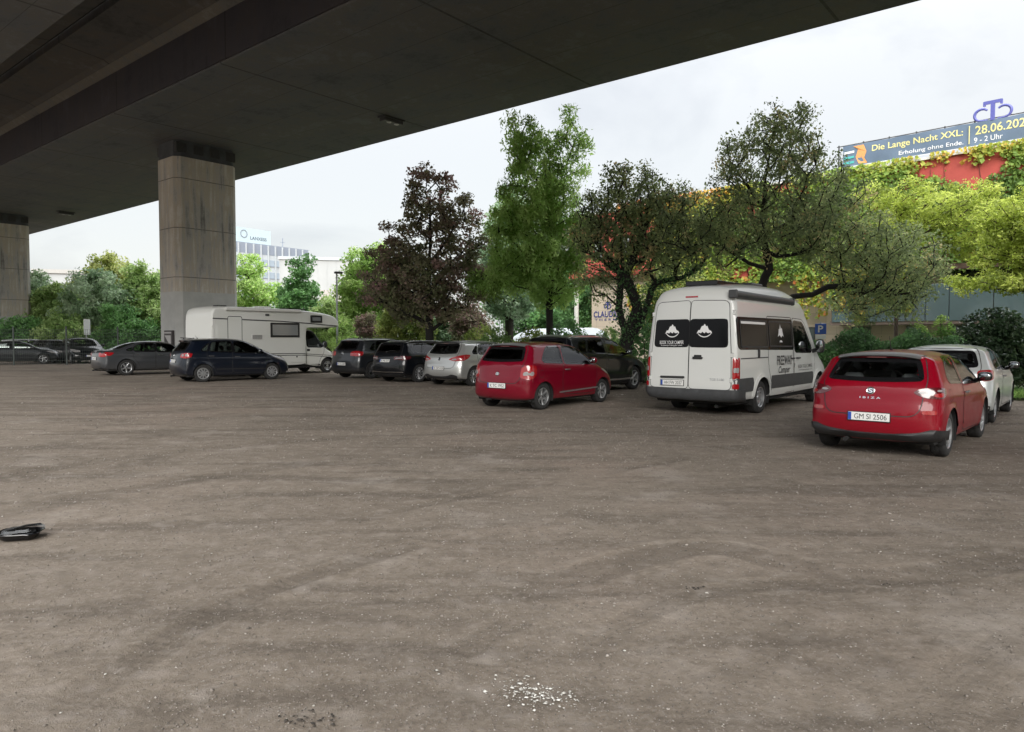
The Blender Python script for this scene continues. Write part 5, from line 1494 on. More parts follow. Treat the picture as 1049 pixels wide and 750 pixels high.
def trees():
    def base_at(px, D): q = at_depth(px, 346, D); return (q.x, q.y, 0.0)
    g1 = 'trees along the parking edge'
    # copper tree
    D = 31; b = base_at(441, D)
    st = [[(0, 0, 0)] + px_line([(440, 340), (439, 300), (439, 275), (441, 245), (440, 205)], D, b), px_line([(439, 285), (428, 262), (412, 240)], D, b), px_line([(440, 270), (455, 250), (470, 225)], D, b)]
    bl = [px_blob(435, 285, 58, 48, D, b), px_blob(405, 285, 38, 42, D, b), px_blob(470, 270, 34, 52, D, b), px_blob(437, 215, 32, 40, D, b), px_blob(443, 188, 20, 20, D, b), px_blob(475, 225, 22, 26, D, b), px_blob(400, 240, 20, 20, D, b)]
    tree('copper_tree', 'dark purple-leaved tree with a single straight trunk behind the silver hatchback', 'tree', b, st, bl, .19, L['purple'], M['bark_dark'], 290, 105, .46, .125, g1, gap=.68, tvar=.3)
    # light green feathery tree
    D = 30; b = base_at(563, D)
    st = [[(0, 0, 0)] + px_line([(563, 340), (563, 280), (564, 230), (563, 180), (560, 140)], D, b), px_line([(563, 215), (578, 175), (592, 135)], D, b), px_line([(563, 210), (540, 165), (528, 130)], D, b), px_line([(563, 282), (540, 274), (515, 276)], D, b), px_line([(563, 290), (590, 268), (612, 262)], D, b)]
    bl = [px_blob(552, 205, 42, 42, D, b), px_blob(535, 150, 22, 40, D, b), px_blob(588, 150, 18, 42, D, b), px_blob(560, 165, 20, 30, D, b), px_blob(552, 260, 48, 34, D, b), px_blob(590, 235, 24, 36, D, b), px_blob(522, 230, 22, 30, D, b), px_blob(510, 282, 30, 18, D, b), px_blob(565, 292, 34, 16, D, b)]
    tree('feathery_tree', 'tall light green feathery tree with a dark straight trunk, tallest of the row', 'tree', b, st, bl, .15, L['fresh'], M['bark_dark'], 330, 150, .40, .15, g1, hang=1.3, elong=2.8, drape=.22, gap=.62, up=.2)
    # twin-stemmed ivy-clad hawthorn
    D = 25; b = base_at(642, D)
    st = [[(0, 0, 0)] + px_line([(641, 345), (639, 335), (634, 315), (636, 290), (632, 272), (618, 258), (605, 240)], D, b),
          px_line([(641, 350), (648, 328), (653, 316), (646, 296), (640, 282), (636, 250), (640, 215)], D, b),
          px_line([(642, 352), (655, 333), (665, 306), (672, 290), (700, 284), (718, 272)], D, b), px_line([(640, 282), (655, 250), (668, 215)], D, b)]
    bl = [px_blob(640, 225, 48, 44, D, b), px_blob(612, 240, 28, 50, D, b), px_blob(668, 225, 36, 44, D, b), px_blob(640, 180, 30, 22, D, b), px_blob(700, 250, 26, 34, D, b), px_blob(612, 290, 22, 18, D, b), px_blob(690, 205, 22, 24, D, b), px_blob(712, 232, 30, 36, D, b), px_blob(660, 262, 40, 22, D, b)]
    t3 = tree('gnarled_tree', 'dark olive tree with two leafy twisted stems behind the black sport utility car', 'tree', b, st, bl, .26, L['olive'], M['bark_dark'], 400, 62, .36, .088, g1, gap=.72, kink=.16, drape=.12, expo=.6, hang=.5)
    # ivy on its stems
    root = bpy.data.objects[-1] if False else t3
    P = np.concatenate([np.array(resample3(q, .03)) for q in st[:3]]); P = P[P[:, 2] < 4.2]; P = np.repeat(P, 9, 0); d = RNG.normal(size=P.shape) * [.2, .2, .08]
    leaf_mesh('stem_ivy', P + d, .085, np.clip(.35 + RNG.normal(size=len(P)) * .2, 0, 1), L['dark'], root)
    # big gnarled tree behind the van
    D = 23.5; b = base_at(792, D)
    st = [[(0, 0, 0)] + px_line([(790, 330), (781, 292), (788, 276), (785, 258), (782, 240), (782, 210), (784, 185), (790, 150), (797, 118)], D, b),
          px_line([(782, 275), (768, 270), (745, 256), (722, 249), (700, 255)], D, b), px_line([(785, 262), (805, 262), (825, 258), (845, 250)], D, b),
          px_line([(790, 318), (812, 304), (832, 302), (848, 294), (875, 292), (905, 285)], D, b), px_line([(782, 215), (765, 190), (748, 165)], D, b), px_line([(783, 205), (805, 185), (830, 160)], D, b), px_line([(782, 240), (815, 225), (850, 205)], D, b)]
    bl = [px_blob(795, 165, 58, 42, D, b), px_blob(800, 128, 38, 20, D, b), px_blob(752, 168, 26, 34, D, b), px_blob(790, 225, 74, 36, D, b), px_blob(728, 240, 40, 40, D, b), px_blob(845, 200, 40, 40, D, b), px_blob(870, 245, 48, 34, D, b),
          px_blob(915, 265, 50, 40, D, b), px_blob(900, 305, 48, 26, D, b), px_blob(955, 275, 22, 22, D, b), px_blob(880, 262, 44, 44, D, b), px_blob(930, 292, 36, 30, D, b), px_blob(830, 235, 40, 30, D, b), px_blob(690, 235, 25, 34, D, b), px_blob(795, 108, 10, 9, D, b, .3)]
    tree('gnarled_tree', 'wide dark olive tree with crooked low branches spreading behind the white camper van', 'tree', b, st, bl, .17, L['olive'], M['bark_dark'], 760, 58, .34, .085, g1, gap=.72, kink=.16, drape=.14, expo=.6, hang=.6)
    # golden trees before the bath building
    g2 = 'bright yellow-green trees before the red building'
    for (px, D, bl_, lab) in ((918, 32.0, [(940, 225, 40, 30), (985, 215, 48, 26), (930, 205, 28, 20), (990, 245, 40, 22), (905, 235, 30, 34), (895, 205, 24, 16)], 'bright yellow-green tree with layered sprays, between the wide olive tree and the picture edge'),
                              (1052, 27.5, [(1040, 222, 34, 26), (1060, 240, 50, 28), (1015, 290, 44, 10), (1045, 265, 40, 16), (1075, 205, 30, 22)], 'bright yellow-green tree at the right picture edge, its lowest sprays over the balcony panels')):
        b = base_at(px, D)
        st = [[(0, 0, 0)] + px_line([(px, 320), (px - 2, 270), (px, 220), (px + 2, 190)], D, b), px_line([(px, 265), (px - 25, 235), (px - 45, 215)], D, b), px_line([(px, 250), (px + 20, 225), (px + 35, 205)], D, b)]
        tree('golden_tree', lab, 'tree', b, st, [px_blob(*q, D, b) for q in bl_], .085, L['lime'], M['bark_brown'], 250, 78, .46, .125, g2, flat=.55, gap=.66, elong=2.0, up=.9)
    # backdrop
    g3 = 'trees standing beyond the parking ground'
    def back(px, top, bot, half, D, mat, lab, cl=150, per=130, cr=.8, size=.24, cone=False, tvar=.22, name='broadleaf_tree'):
        b = base_at(px, D)
        k = D / F_PX
        cy = (top + bot) / 2; ry = (bot - top) / 2
        if cone: bl_ = [px_blob(px, top + ry * .35, half * .32, ry * .36, D, b), px_blob(px, cy, half * .62, ry * .5, D, b), px_blob(px - half * .2, cy + ry * .5, half * .85, ry * .5, D, b), px_blob(px + half * .2, cy + ry * .55, half * .8, ry * .45, D, b)]
        else:
            bl_ = [px_blob(px, cy, half * .8, ry * .85, D, b), px_blob(px - half * .45, cy + ry * .25, half * .55, ry * .6, D, b), px_blob(px + half * .45, cy + ry * .2, half * .55, ry * .65, D, b), px_blob(px + half * RNG.uniform(-.3, .3), top + ry * .35, half * .45, ry * .36, D, b), px_blob(px, cy + ry * .6, half * .85, ry * .4, D, b)]
        h = at_depth(px, top, D).z
        st = [[(0, 0, 0), (.1, 0, h * .25), (-.1, .1, h * .5), (0, 0, h * .75)]]
        return tree(name, lab, 'tree', b, st, bl_, .14 + h * .012, mat, M['bark'], cl, per, cr, size, g3, gap=.5, tvar=tvar, tint0=.85 if px < 340 else .65)
    back(22, 272, 352, 42, 66, L['grey'], 'grey-green tree at the far left, partly behind the left bridge pier', name='broadleaf_tree')
    back(62, 288, 352, 32, 62, L['mid'], 'mid green low tree right of the left bridge pier')
    back(108, 252, 345, 38, 68, L['yellow'], 'tall yellow-tipped tree midway between the two bridge piers', tvar=.3)
    back(100, 276, 350, 40, 60, L['grey'], 'grey-green rounded tree in front of the tall yellow-tipped tree')
    back(148, 268, 352, 30, 62, L['mid'], 'mid green tree just left of the large bridge pier')
    back(70, 318, 372, 40, 57, L['mid'], 'low bright green tree behind the narrow white sign', 110, 120, .7, .2)
    back(130, 312, 372, 36, 56, L['dark'], 'low dark green tree above the grey saloon car', 110, 120, .7, .2)
    back(20, 322, 372, 36, 57, L['dark'], 'low dark green tree behind the left bridge pier', 100, 120, .7, .2)
    back(200, 285, 360, 45, 60, L['mid'], 'green tree mostly hidden behind the large bridge pier')
    back(262, 262, 355, 34, 56, L['fresh'], 'light green tree above the motorhome roof', 150, 120, .75, .2)
    back(306, 256, 352, 36, 52, L['dark'], 'dark green cone-shaped tree above the motorhome cab', 200, 140, .65, .19, cone=True)
    back(336, 305, 358, 26, 48, L['mid'], 'low green tree behind the motorhome, beside the tall lamp post', 90, 120, .6, .16)
    back(374, 246, 350, 30, 44, L['fresh'], 'fresh green tree left of the copper tree', 170, 130, .6, .17)
    back(415, 300, 356, 30, 38, L['yellow'], 'low yellow-green tree under the copper tree', 90, 120, .5, .13)
    back(520, 185, 335, 34, 42, L['grey'], 'pale grey-green tree between the copper tree and the feathery tree', 210, 130, .6, .16)
    back(545, 240, 352, 50, 50, L['dark'], 'dark green mass-crowned tree behind the feathery tree trunk', 200, 140, .75, .19)
    back(482, 312, 352, 18, 38, L['purple'], 'low purple-leaved tree right of the copper tree trunk', 90, 120, .5, .13)
    back(374, 322, 356, 15, 40, L['purple'], 'small purple-leaved shrubby tree behind the charcoal crossover', 50, 100, .4, .12)
    back(455, 308, 354, 24, 41, L['grey'], 'low grey-green tree behind the copper tree trunk', 80, 110, .55, .15)
    back(352, 325, 358, 16, 42, L['fresh'], 'small fresh green shrubby tree beside the tall lamp post', 60, 100, .45, .13)
    back(592, 262, 352, 26, 63, L['dark'], 'dark green tree seen past the pale column of the red building')
    back(690, 262, 352, 36, 33, L['yellow'], 'yellow-green tree between the gnarled trees and the bath building', 130, 120, .5, .12)

def reflection_trees():
    """unseen row added behind the camera to give the paintwork dark reflections"""
    g = 'unseen trees added behind the camera'
    lab = 'dense green tree added unseen behind the camera to darken the car paint reflections'
    b = (-30, -34, 0)
    bl = [(0, 0, 5.5, 4.2, 4.2, 4.6), (-2, .5, 4, 3, 3, 3), (2.2, -.5, 4.2, 3, 3, 3), (.3, 0, 9, 2.4, 2.4, 2.4)]
    t = tree('broadleaf_tree', lab, 'tree', b, [[(0, 0, 0), (.1, 0, 2.5), (0, .1, 5), (0, 0, 8)]], bl, .25, L['dark'], M['bark'], 130, 60, 1.0, .42, g, gap=.5)
    for (x, y, k) in ((-17, -38, 1.1), (-5, -36, .9), (7, -39, 1.15), (19, -35, .95), (31, -33, 1.1), (42, -24, 1.0), (46, -10, 1.05), (-42, -24, 1.2)):
        c = t.copy(); COL.objects.link(c); c.location = (x, y, 0); c.scale = (k, k, k); c.rotation_euler = (0, 0, x)
        for ch in t.children:
            d = ch.copy(); COL.objects.link(d); d.parent = c

def shrubs():
    def B(px, D): q = at_depth(px, 346, D); return (q.x, q.y, 0.0)
    g = 'bushes along the edge of the parking ground'
    def b_(px, top, half, D, mat, lab, n=5000, size=.09, **kw):
        b = B(px, D); k = D / F_PX; h = at_depth(px, top, D).z * 1.14; w = half * k
        bl = [(0, 0, h * .5, w * .8, w * .7, h * .5), (-w * .45, .1, h * .38, w * .6, w * .5, h * .42), (w * .45, -.1, h * .42, w * .6, w * .5, h * .44), (w * .1, 0, h * .72, w * .45, w * .4, h * .28)]
        return bush('bush', lab, 'bush', b, bl, mat, n, size, group=g, **kw)
    b_(508, 340, 26, 29, L['mid'], 'low green bush at the left end of the white canopy', 3500)
    b_(545, 340, 24, 27.5, L['yellow'], 'low yellow-green bush in front of the white canopy', 3500)
    b_(580, 332, 26, 28, L['dark'], 'dark green bush in front of the pale column')
    b_(622, 340, 20, 28, L['mid'], 'small mid green bush below the blue wall sign', 3000)
    b_(660, 336, 30, 25.5, L['dark'], 'dark green bush between the twisted stems and the white camper van', 6000, .08)
    b_(492, 336, 26, 31, L['yellow'], 'yellow-green bush behind the roof of the silver hatchback', 3500)
    b_(355, 342, 22, 36, L['fresh'], 'light green bush beside the nose of the motorhome', 2500)
    b_(722, 330, 36, 27, L['mid'], 'mid green bush hidden mostly behind the white camper van', 3000)
    # glossy evergreen at the right edge
    b = B(1014, 21.0)
    bl = [(0, 0, 1.05, 1.4, 1.1, 1.05), (-.7, -.1, .85, .85, .9, .9), (.6, .1, 1.4, 1.1, .9, .95), (.1, 0, 1.9, .95, .8, .62), (1.4, .3, 1.1, 1.0, .9, 1.0)]
    bush('evergreen_bush', 'large dark glossy evergreen bush ahead of the pale three-door hatchback', 'bush', b, bl, L['evergreen'], 20000, .115, up=.8, elong=2.0, stems=9)
    # clipped hedge behind the red hatchback
    p0, p1 = B(835, 21.3), B(980, 20.6)
    root = empty('hedge', ((p0[0] + p1[0]) / 2, (p0[1] + p1[1]) / 2, 0), math.atan2(p1[1] - p0[1], p1[0] - p0[0]), 'dark leafy hedge between the white camper van and the large evergreen bush', 'hedge')
    Lh = math.hypot(p1[0] - p0[0], p1[1] - p0[1])
    n = 22000
    P = np.stack([RNG.uniform(-Lh / 2, Lh / 2, n), RNG.normal(size=n) * .28, RNG.uniform(0.02, 1, n) ** .8 * 1.62], 1)
    P[:, 2] *= 1 + .22 * fbm(P[:, 0] * 1.3, P[:, 1] * 0, 3, 5) * 2
    leaf_mesh('foliage', P, .075, np.clip(.4 + fbm(P[:, 0] * 2, P[:, 2] * 2, 3, 9) * 1.3 + RNG.normal(size=n) * .12, 0, 1), L['dark'], root, up=.5)
    mb = MB()
    for k in range(14):
        x = -Lh / 2 + Lh * (k + .5) / 14
        mb.tube([(x, 0, 0), (x + .1, .05, .6), (x - .05, 0, 1.15)], [.03, .02, .01], 5)
    mb.build('stems', M['bark'], root, 180)
    # taller weeds above the hedge
    for (px, D, top, half, lab) in ((940, 22.0, 334, 20, 'tall light green weedy bush standing above the hedge'), (965, 22.5, 330, 18, 'light green weedy bush left of the large evergreen bush')):
        b_(px, top, half, D, L['weed'], lab, 2600, .10, hang=-.6, elong=2.6)
# ------------------------------------------------------------------ concrete and building materials
def concrete(name, col, lines=(), scale=1.0, streak=.5, board=True, dark=.55):
    """board-marked concrete; lines = [(axis, period, offset, width)] are form joints in object space"""
    m, nt, b = new_mat(name)
    tc = N(nt, 'ShaderNodeTexCoord')
    n1 = N(nt, 'ShaderNodeTexNoise', i_Scale=.35 * scale, i_Detail=8.0, i_Roughness=.65); nt.links.new(tc.outputs['Object'], n1.inputs['Vector'])
    mp = N(nt, 'ShaderNodeMapping'); mp.inputs['Scale'].default_value = (1.6, 1.6, .12); nt.links.new(tc.outputs['Object'], mp.inputs[0])
    n2 = N(nt, 'ShaderNodeTexNoise', i_Scale=1.8 * scale, i_Detail=6.0, i_Roughness=.6); nt.links.new(mp.outputs[0], n2.inputs['Vector'])
    n3 = N(nt, 'ShaderNodeTexNoise', i_Scale=14 * scale, i_Detail=5.0); nt.links.new(tc.outputs['Object'], n3.inputs['Vector'])
    ad = N(nt, 'ShaderNodeMath', operation='MULTIPLY_ADD', i_1=streak); nt.links.new(n2.outputs[0], ad.inputs[0]); nt.links.new(n1.outputs[0], ad.inputs[2])
    ad2 = N(nt, 'ShaderNodeMath', operation='MULTIPLY_ADD', i_1=.25); nt.links.new(n3.outputs[0], ad2.inputs[0]); nt.links.new(ad.outputs[0], ad2.inputs[2])
    lo = tuple(c * dark for c in col); hi = tuple(min(1, c * 1.35) for c in col)
    warm = (col[0] * 1.08, col[1] * .98, col[2] * .85)
    nm = N(nt, 'ShaderNodeMath', operation='DIVIDE', i_1=1.25 + streak); nt.links.new(ad2.outputs[0], nm.inputs[0])
    c0 = ramp(nt, nm.outputs[0], [(.36, lo), (.47, col), (.53, warm), (.62, hi)])
    last = c0
    sep = N(nt, 'ShaderNodeSeparateXYZ'); nt.links.new(tc.outputs['Object'], sep.inputs[0])
    mask = None
    for (ax, per, off, wd) in lines:
        a = N(nt, 'ShaderNodeMath', operation='ADD', i_1=off); nt.links.new(sep.outputs[ax], a.inputs[0])
        d = N(nt, 'ShaderNodeMath', operation='PINGPONG', i_1=per / 2); nt.links.new(a.outputs[0], d.inputs[0])
        l = N(nt, 'ShaderNodeMath', operation='LESS_THAN', i_1=wd); nt.links.new(d.outputs[0], l.inputs[0])
        if mask is None: mask = l.outputs[0]
        else:
            x = N(nt, 'ShaderNodeMath', operation='MAXIMUM'); nt.links.new(mask, x.inputs[0]); nt.links.new(l.outputs[0], x.inputs[1]); mask = x.outputs[0]
    if mask is not None:
        k = N(nt, 'ShaderNodeMath', operation='MULTIPLY'); nt.links.new(mask, k.inputs[0]); nt.links.new(n2.outputs[0], k.inputs[1])
        mx = N(nt, 'ShaderNodeMix', data_type='RGBA'); mx.inputs[7].default_value = (*[c * .25 for c in col], 1)
        k2 = N(nt, 'ShaderNodeMath', operation='MULTIPLY', i_1=1.5, use_clamp=True); nt.links.new(k.outputs[0], k2.inputs[0])
        nt.links.new(k2.outputs[0], mx.inputs[0]); nt.links.new(last, mx.inputs[6]); last = mx.outputs[2]
    nt.links.new(last, b.inputs['Base Color'])
    b.inputs['Roughness'].default_value = .88
    bp = N(nt, 'ShaderNodeBump', i_Strength=.35, i_Distance=.02); nt.links.new(ad2.outputs[0], bp.inputs['Height']); nt.links.new(bp.outputs[0], b.inputs['Normal'])
    return m

DA = math.atan2(.634, -.773)               # the bridge's direction; local y points towards the camera side
NV, DV = Vector((.634, .773, 0)), Vector((-.773, .634, 0))

def bridge():
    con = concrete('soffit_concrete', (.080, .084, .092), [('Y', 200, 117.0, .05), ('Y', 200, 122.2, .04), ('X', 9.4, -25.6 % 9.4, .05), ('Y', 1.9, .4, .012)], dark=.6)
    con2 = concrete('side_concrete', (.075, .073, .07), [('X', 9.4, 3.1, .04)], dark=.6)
    Z = 11.8
    r_ = empty('viaduct', (0, 0, 0), DA, 'long dark concrete road bridge overhead with a plain wide soffit above the parking ground', 'bridge')
    x0, x1 = -70, 190
    def prism_x(name, prof, mat, parent):
        """profile in (n, z), swept along the bridge"""
        n = len(prof)
        V = [(x0, -p[0], p[1]) for p in prof] + [(x1, -p[0], p[1]) for p in prof]
        Fc = [tuple(range(n)), tuple(range(n, 2 * n))[::-1]] + [(k, n + k, n + (k + 1) % n, (k + 1) % n) for k in range(n)]
        return mk(name, V, Fc, mat, parent, 0)
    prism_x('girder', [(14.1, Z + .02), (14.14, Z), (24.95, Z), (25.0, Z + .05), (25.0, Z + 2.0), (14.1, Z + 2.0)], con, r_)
    MB().box(x0, x1, -14.096, -14.02, Z + .06, Z + 1.74).build('shade_tinted_side', concrete('shade_tinted_concrete', (.03, .028, .036), [('X', 9.4, 3.1, .04)]), r_, 0)  # shade on the girder's near face, put into a darker colour
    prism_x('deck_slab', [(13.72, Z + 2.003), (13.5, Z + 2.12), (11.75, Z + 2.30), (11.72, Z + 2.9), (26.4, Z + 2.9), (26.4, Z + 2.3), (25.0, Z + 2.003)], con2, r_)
    prism_x('haunch', [(14.098, Z + 1.75), (13.75, Z + 2.0), (14.098, Z + 2.0)], concrete('haunch_concrete', (.11, .108, .10)), r_)
    prism_x('parapet', [(26.1, Z + 2.903), (26.1, Z + 3.9), (26.4, Z + 3.9), (26.4, Z + 2.903)], con2, r_)
    prism_x('gap_light_stop', [(11.43, Z + 2.6), (11.43, Z + 2.7), (11.71, Z + 2.7), (11.71, Z + 2.6)], M['under'], r_)  # dark strip added to keep light out of the gap between the decks
    r2 = empty('viaduct', (0, 0, 0), DA, 'second concrete bridge deck at the top left corner, beyond the narrow dark gap', 'bridge')
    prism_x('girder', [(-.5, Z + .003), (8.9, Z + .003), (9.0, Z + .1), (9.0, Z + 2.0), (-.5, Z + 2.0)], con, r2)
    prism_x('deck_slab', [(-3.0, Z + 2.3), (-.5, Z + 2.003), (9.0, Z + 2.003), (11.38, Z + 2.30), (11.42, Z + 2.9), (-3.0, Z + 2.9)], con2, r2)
    # piers
    pcon = concrete('pier_concrete', (.36, .35, .33), [('Z', 2.55, .35, .022)], 1.5, 1.3, dark=.32)
    paint = simple('anti_graffiti_paint', (.38, .385, .375), .8, noise=.10, nscale=1.5)
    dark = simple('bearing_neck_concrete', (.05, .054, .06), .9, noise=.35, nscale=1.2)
    for (n0, d0, zp, lab) in ((19.5, 38.0, 4.0, 'large concrete bridge pier with a grey painted base, behind the motorhome and the grey saloon'), (19.5, 70.8, 3.35, 'far concrete bridge pier at the left picture edge with a pale painted base')):
        c = NV * n0 + DV * d0
        r_ = empty('bridge_pier', (c.x, c.y, 0), DA, lab, 'pier', 'piers carrying the bridge')
        def oct_(hx, hy, ch): return [(-hx + ch, -hy), (hx - ch, -hy), (hx, -hy + ch), (hx, hy - ch), (hx - ch, hy), (-hx + ch, hy), (-hx, hy - ch), (-hx, -hy + ch)]
        hx, hy = 1.1, 1.72
        def neat(poly, z0, z1, nm, mt):
            k = len(poly); V = [(p[0], p[1], z0) for p in poly] + [(p[0], p[1], z1) for p in poly]
            return mk(nm, V, [tuple(range(k))[::-1], tuple(range(k, 2 * k))] + [(i, (i + 1) % k, k + (i + 1) % k, k + i) for i in range(k)], mt, r_, 0)
        neat(oct_(hx, hy, .28), -.3, Z - .85, 'shaft', pcon)
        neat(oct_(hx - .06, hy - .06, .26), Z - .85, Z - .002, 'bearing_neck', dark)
        for k in range(4):
            for sx in (1, -1): b_ = MB().box(sx * (hx - .20) - .16, sx * (hx - .20) + .16, -1.35 + k * .9 - .28, -1.35 + k * .9 + .28, Z - .62, Z - .12, bev=.02).build('bearing_pad', M['trim'], r_)
        neat(oct_(hx + .006, hy + .006, .282), -.2, zp, 'painted_base', paint)
        if d0 < 50:
            # cabinet on the end that faces the parking ground
            q = MB().box(-.95 + .25, -.1 + .25, hy + .004, hy + .16, .95, 1.98, bev=.015)
            q.box(-.90 + .25, -.15 + .25, hy + .155, hy + .165, 1.82, 1.90, mi=1)
            q.prism([(-.60, 1.10), (.08, 1.72), (-.60, 1.72)], 0, .008, Matrix(((1, 0, 0, 0), (0, 0, 1, hy + .158), (0, 1, 0, 0), (0, 0, 0, 1))), 1)
            o = q.build('cabinet', [simple('cabinet_dark', (.05, .045, .045), .6), simple('cabinet_sticker', (.35, .34, .34), .6)])
            o.location = (c.x, c.y, 0); o.rotation_euler = (0, 0, DA)
            tag(o, 'small dark wall cabinet with a pale triangle on the large bridge pier', 'cabinet')
    # lamps under the soffit
    for (n0, d0, lab) in ((22.6, 25.8, 'black ceiling lamp with two clear lenses under the bridge, right of the large pier'), (22.4, 65.2, 'black ceiling lamp under the bridge near the far left pier')):
        c = NV * n0 + DV * d0
        o = empty('soffit_lamp', (c.x, c.y, Z), DA, lab, 'lamp', 'lamps under the bridge')
        MB().box(-.22, .22, -.55, .55, -.22, -.002, bev=.03).box(-.26, .26, -.6, .6, -.08, -.001).build('lamp_body', M['trim'], o)
        for y in (-.25, .2): MB().blob((-.06, y, -.21), (.11, .13, .06), 8, 14).build('lens', M['lamp_clear'], o)

def building():
    red = simple('red_render', (.42, .075, .06), .85, noise=.18, nscale=1.2)
    beige = simple('beige_cladding', (.56, .46, .36), .8, noise=.10, nscale=.8)
    # courses of the stone cladding
    nt = beige.node_tree; b = nt.nodes['Principled BSDF']
    tc = N(nt, 'ShaderNodeTexCoord'); mp = N(nt, 'ShaderNodeMapping'); mp.inputs['Rotation'].default_value = (R(90), 0, 0); nt.links.new(tc.outputs['Object'], mp.inputs[0])
    br = N(nt, 'ShaderNodeTexBrick', i_Scale=1.0); br.inputs['Brick Width'].default_value = 1.2; br.inputs['Row Height'].default_value = .6; br.inputs['Mortar Size'].default_value = .008
    br.inputs['Color1'].default_value = (.58, .48, .38, 1); br.inputs['Color2'].default_value = (.52, .43, .34, 1); br.inputs['Mortar'].default_value = (.34, .28, .22, 1)
    nt.links.new(mp.outputs[0], br.inputs['Vector']); nt.links.new(br.outputs[0], b.inputs['Base Color'])
    white = simple('pale_column', (.66, .64, .60), .7, noise=.06)
    frame = simple('window_frame_dark', (.06, .062, .065), .5)
    pane = simple('window_pane', (.10, .13, .13), .06, coat=1)
    pbright = simple('window_pane_blind', (.45, .47, .48), .25, coat=1)
    teal = simple('balcony_panel', (.10, .145, .155), .22, coat=.6, noise=.12, nscale=.6)
    brown = simple('brown_beam', (.07, .04, .025), .7)
    darkg = simple('loggia_glass', (.018, .026, .026), .1, coat=1)
    A = R(134.6)
    r_ = empty('bath_building', (24.3, 34.0, 0), A, 'red bath house with beige ground floor, teal balcony panels and a creeper-covered upper wall', 'building')
    def pr(name, prof, y0, y1, mat, parent=r_):
        """outline in (t, z) swept back from the street face"""
        n = len(prof); V = [(p[0], y1, p[1]) for p in prof] + [(p[0], y0, p[1]) for p in prof]
        return mk(name, V, [tuple(range(n)), tuple(range(n, 2 * n))[::-1]] + [(k, n + k, n + (k + 1) % n, (k + 1) % n) for k in range(n)][::1], mat, parent, 0)
    pr('upper_wall', [(-16, 5.32), (20.5, 5.32), (20.5, 6.0), (28.5, 6.0), (28.5, 10.5), (-16, 10.85)], -14, 0, red)
    pr('lower_wall', [(-16, -.2), (26.85, -.2), (26.85, 6.0 - .003), (20.497, 5.99), (20.49, 5.318), (-16, 5.318)], -13.9, -.7, beige)
    pr('roof_edge', [(-16, 10.853), (28.6, 10.503), (28.6, 10.62), (-16, 10.97)], -14.1, .12, white)
    MB().lathe([(.17, -.1), (.17, 5.99), (0, 5.99)], 20, axis='z', c=(28.0, -.3, 0)).build('column', white, r_)
    # loggia behind the balcony and its panels
    pr('loggia', [(-4, 2.5), (3.6, 2.5), (3.6, 5.2), (-4, 5.2)], -.72, -.66, darkg)
    pr('beam', [(-4, 5.02), (3.8, 5.02), (3.8, 5.30), (-4, 5.30)], -.6, .25, brown)
    pr('balcony_slab', [(-5, 2.28), (8.7, 2.28), (8.7, 2.5), (-5, 2.5)], -.69, 1.02, simple('balcony_slab', (.16, .12, .10), .8))
    edges = [-4.5, -2.6, -.75, 1.1, 2.95, 4.0, 4.9, 5.8, 6.75, 7.7, 8.6]
    for a, b2 in zip(edges, edges[1:]):
        MB().box(a + .02, b2 - .02, 1.0, 1.045, 2.44, 4.28, bev=.008).build('balcony_panel', teal, r_)
        MB().box(b2 - .03, b2 + .03, .93, .995, 2.4, 4.34).build('panel_post', frame, r_)
    def window(t0, t1, z0, z1, y, pm, mull=1):
        f = MB()
        f.box(t0, t1, y + .003, y + .07, z1 - .06, z1).box(t0, t1, y + .003, y + .09, z0, z0 + .06)
        f.box(t0, t0 + .06, y + .003, y + .07, z0 + .06, z1 - .06).box(t1 - .06, t1, y + .003, y + .07, z0 + .06, z1 - .06)
        for k in range(mull):
            x = t0 + (t1 - t0) * (k + 1) / (mull + 1); f.box(x - .025, x + .025, y + .004, y + .06, z0 + .06, z1 - .06)
        f.box(t0 + .06, t1 - .06, y + .005, y + .055, (z0 + z1) / 2 - .02, (z0 + z1) / 2 + .02)
        o = f.build('window', frame, r_)
        MB().box(t0 + .05, t1 - .05, y + .001, y + .03, z0 + .05, z1 - .05).build('pane', pm, o)
    for (t0, t1) in ((7.15, 8.15), (4.75, 5.35), (2.2, 3.2), (10.2, 11.2), (13.2, 14.2), (16.2, 17.2)): window(t0, t1, .95, 2.22, -.7, pane)
    for (t0, t1) in ((22.9, 23.9), (25.3, 26.0)): window(t0, t1, 7.3, 8.7, 0, pbright)
    for t in (19.2, 20.3): window(t, t + .8, 1.6, 4.2, -.7, pane)
    # railing on the roof edge, to which the banner is tied
    rl = MB()
    for k in range(9): rl.box(-1.6 + k * 1.3 - .03, -1.6 + k * 1.3 + .03, -.10, -.04, 10.9, 12.25)
    rl.tube([(-1.7, -.07, 12.22), (8.9, -.07, 12.18)], .03, 6).tube([(-1.7, -.07, 11.5), (8.9, -.07, 11.5)], .02, 6)
    rl.build('roof_railing', frame, r_)
    # banner: sagging sheet with its lettering
    blue = simple('banner_blue', (.12, .17, .24), .6, noise=.12, nscale=.7)
    ba = empty('banner', (24.3, 34.0, 0), A, 'long blue-grey banner with yellow event lettering along the roof edge of the red bath house', 'banner')
    x0, x1 = -1.3, 8.55
    n = 60; V, Fc = [], []
    def by(t, z): return .03 + .03 * math.sin(t * 2.1) * math.sin((z - 10.9) * 2.6) + .012 * math.sin(t * 7.3 + z * 3)
    top = lambda t: 12.13 + .012 * math.sin(t * 4.8); bot = lambda t: 11.0 + .0 * t
    for i in range(n + 1):
        t = x0 + (x1 - x0) * i / n
        for j in range(9): z = bot(t) + (top(t) - bot(t)) * j / 8; V.append((t, by(t, z), z))
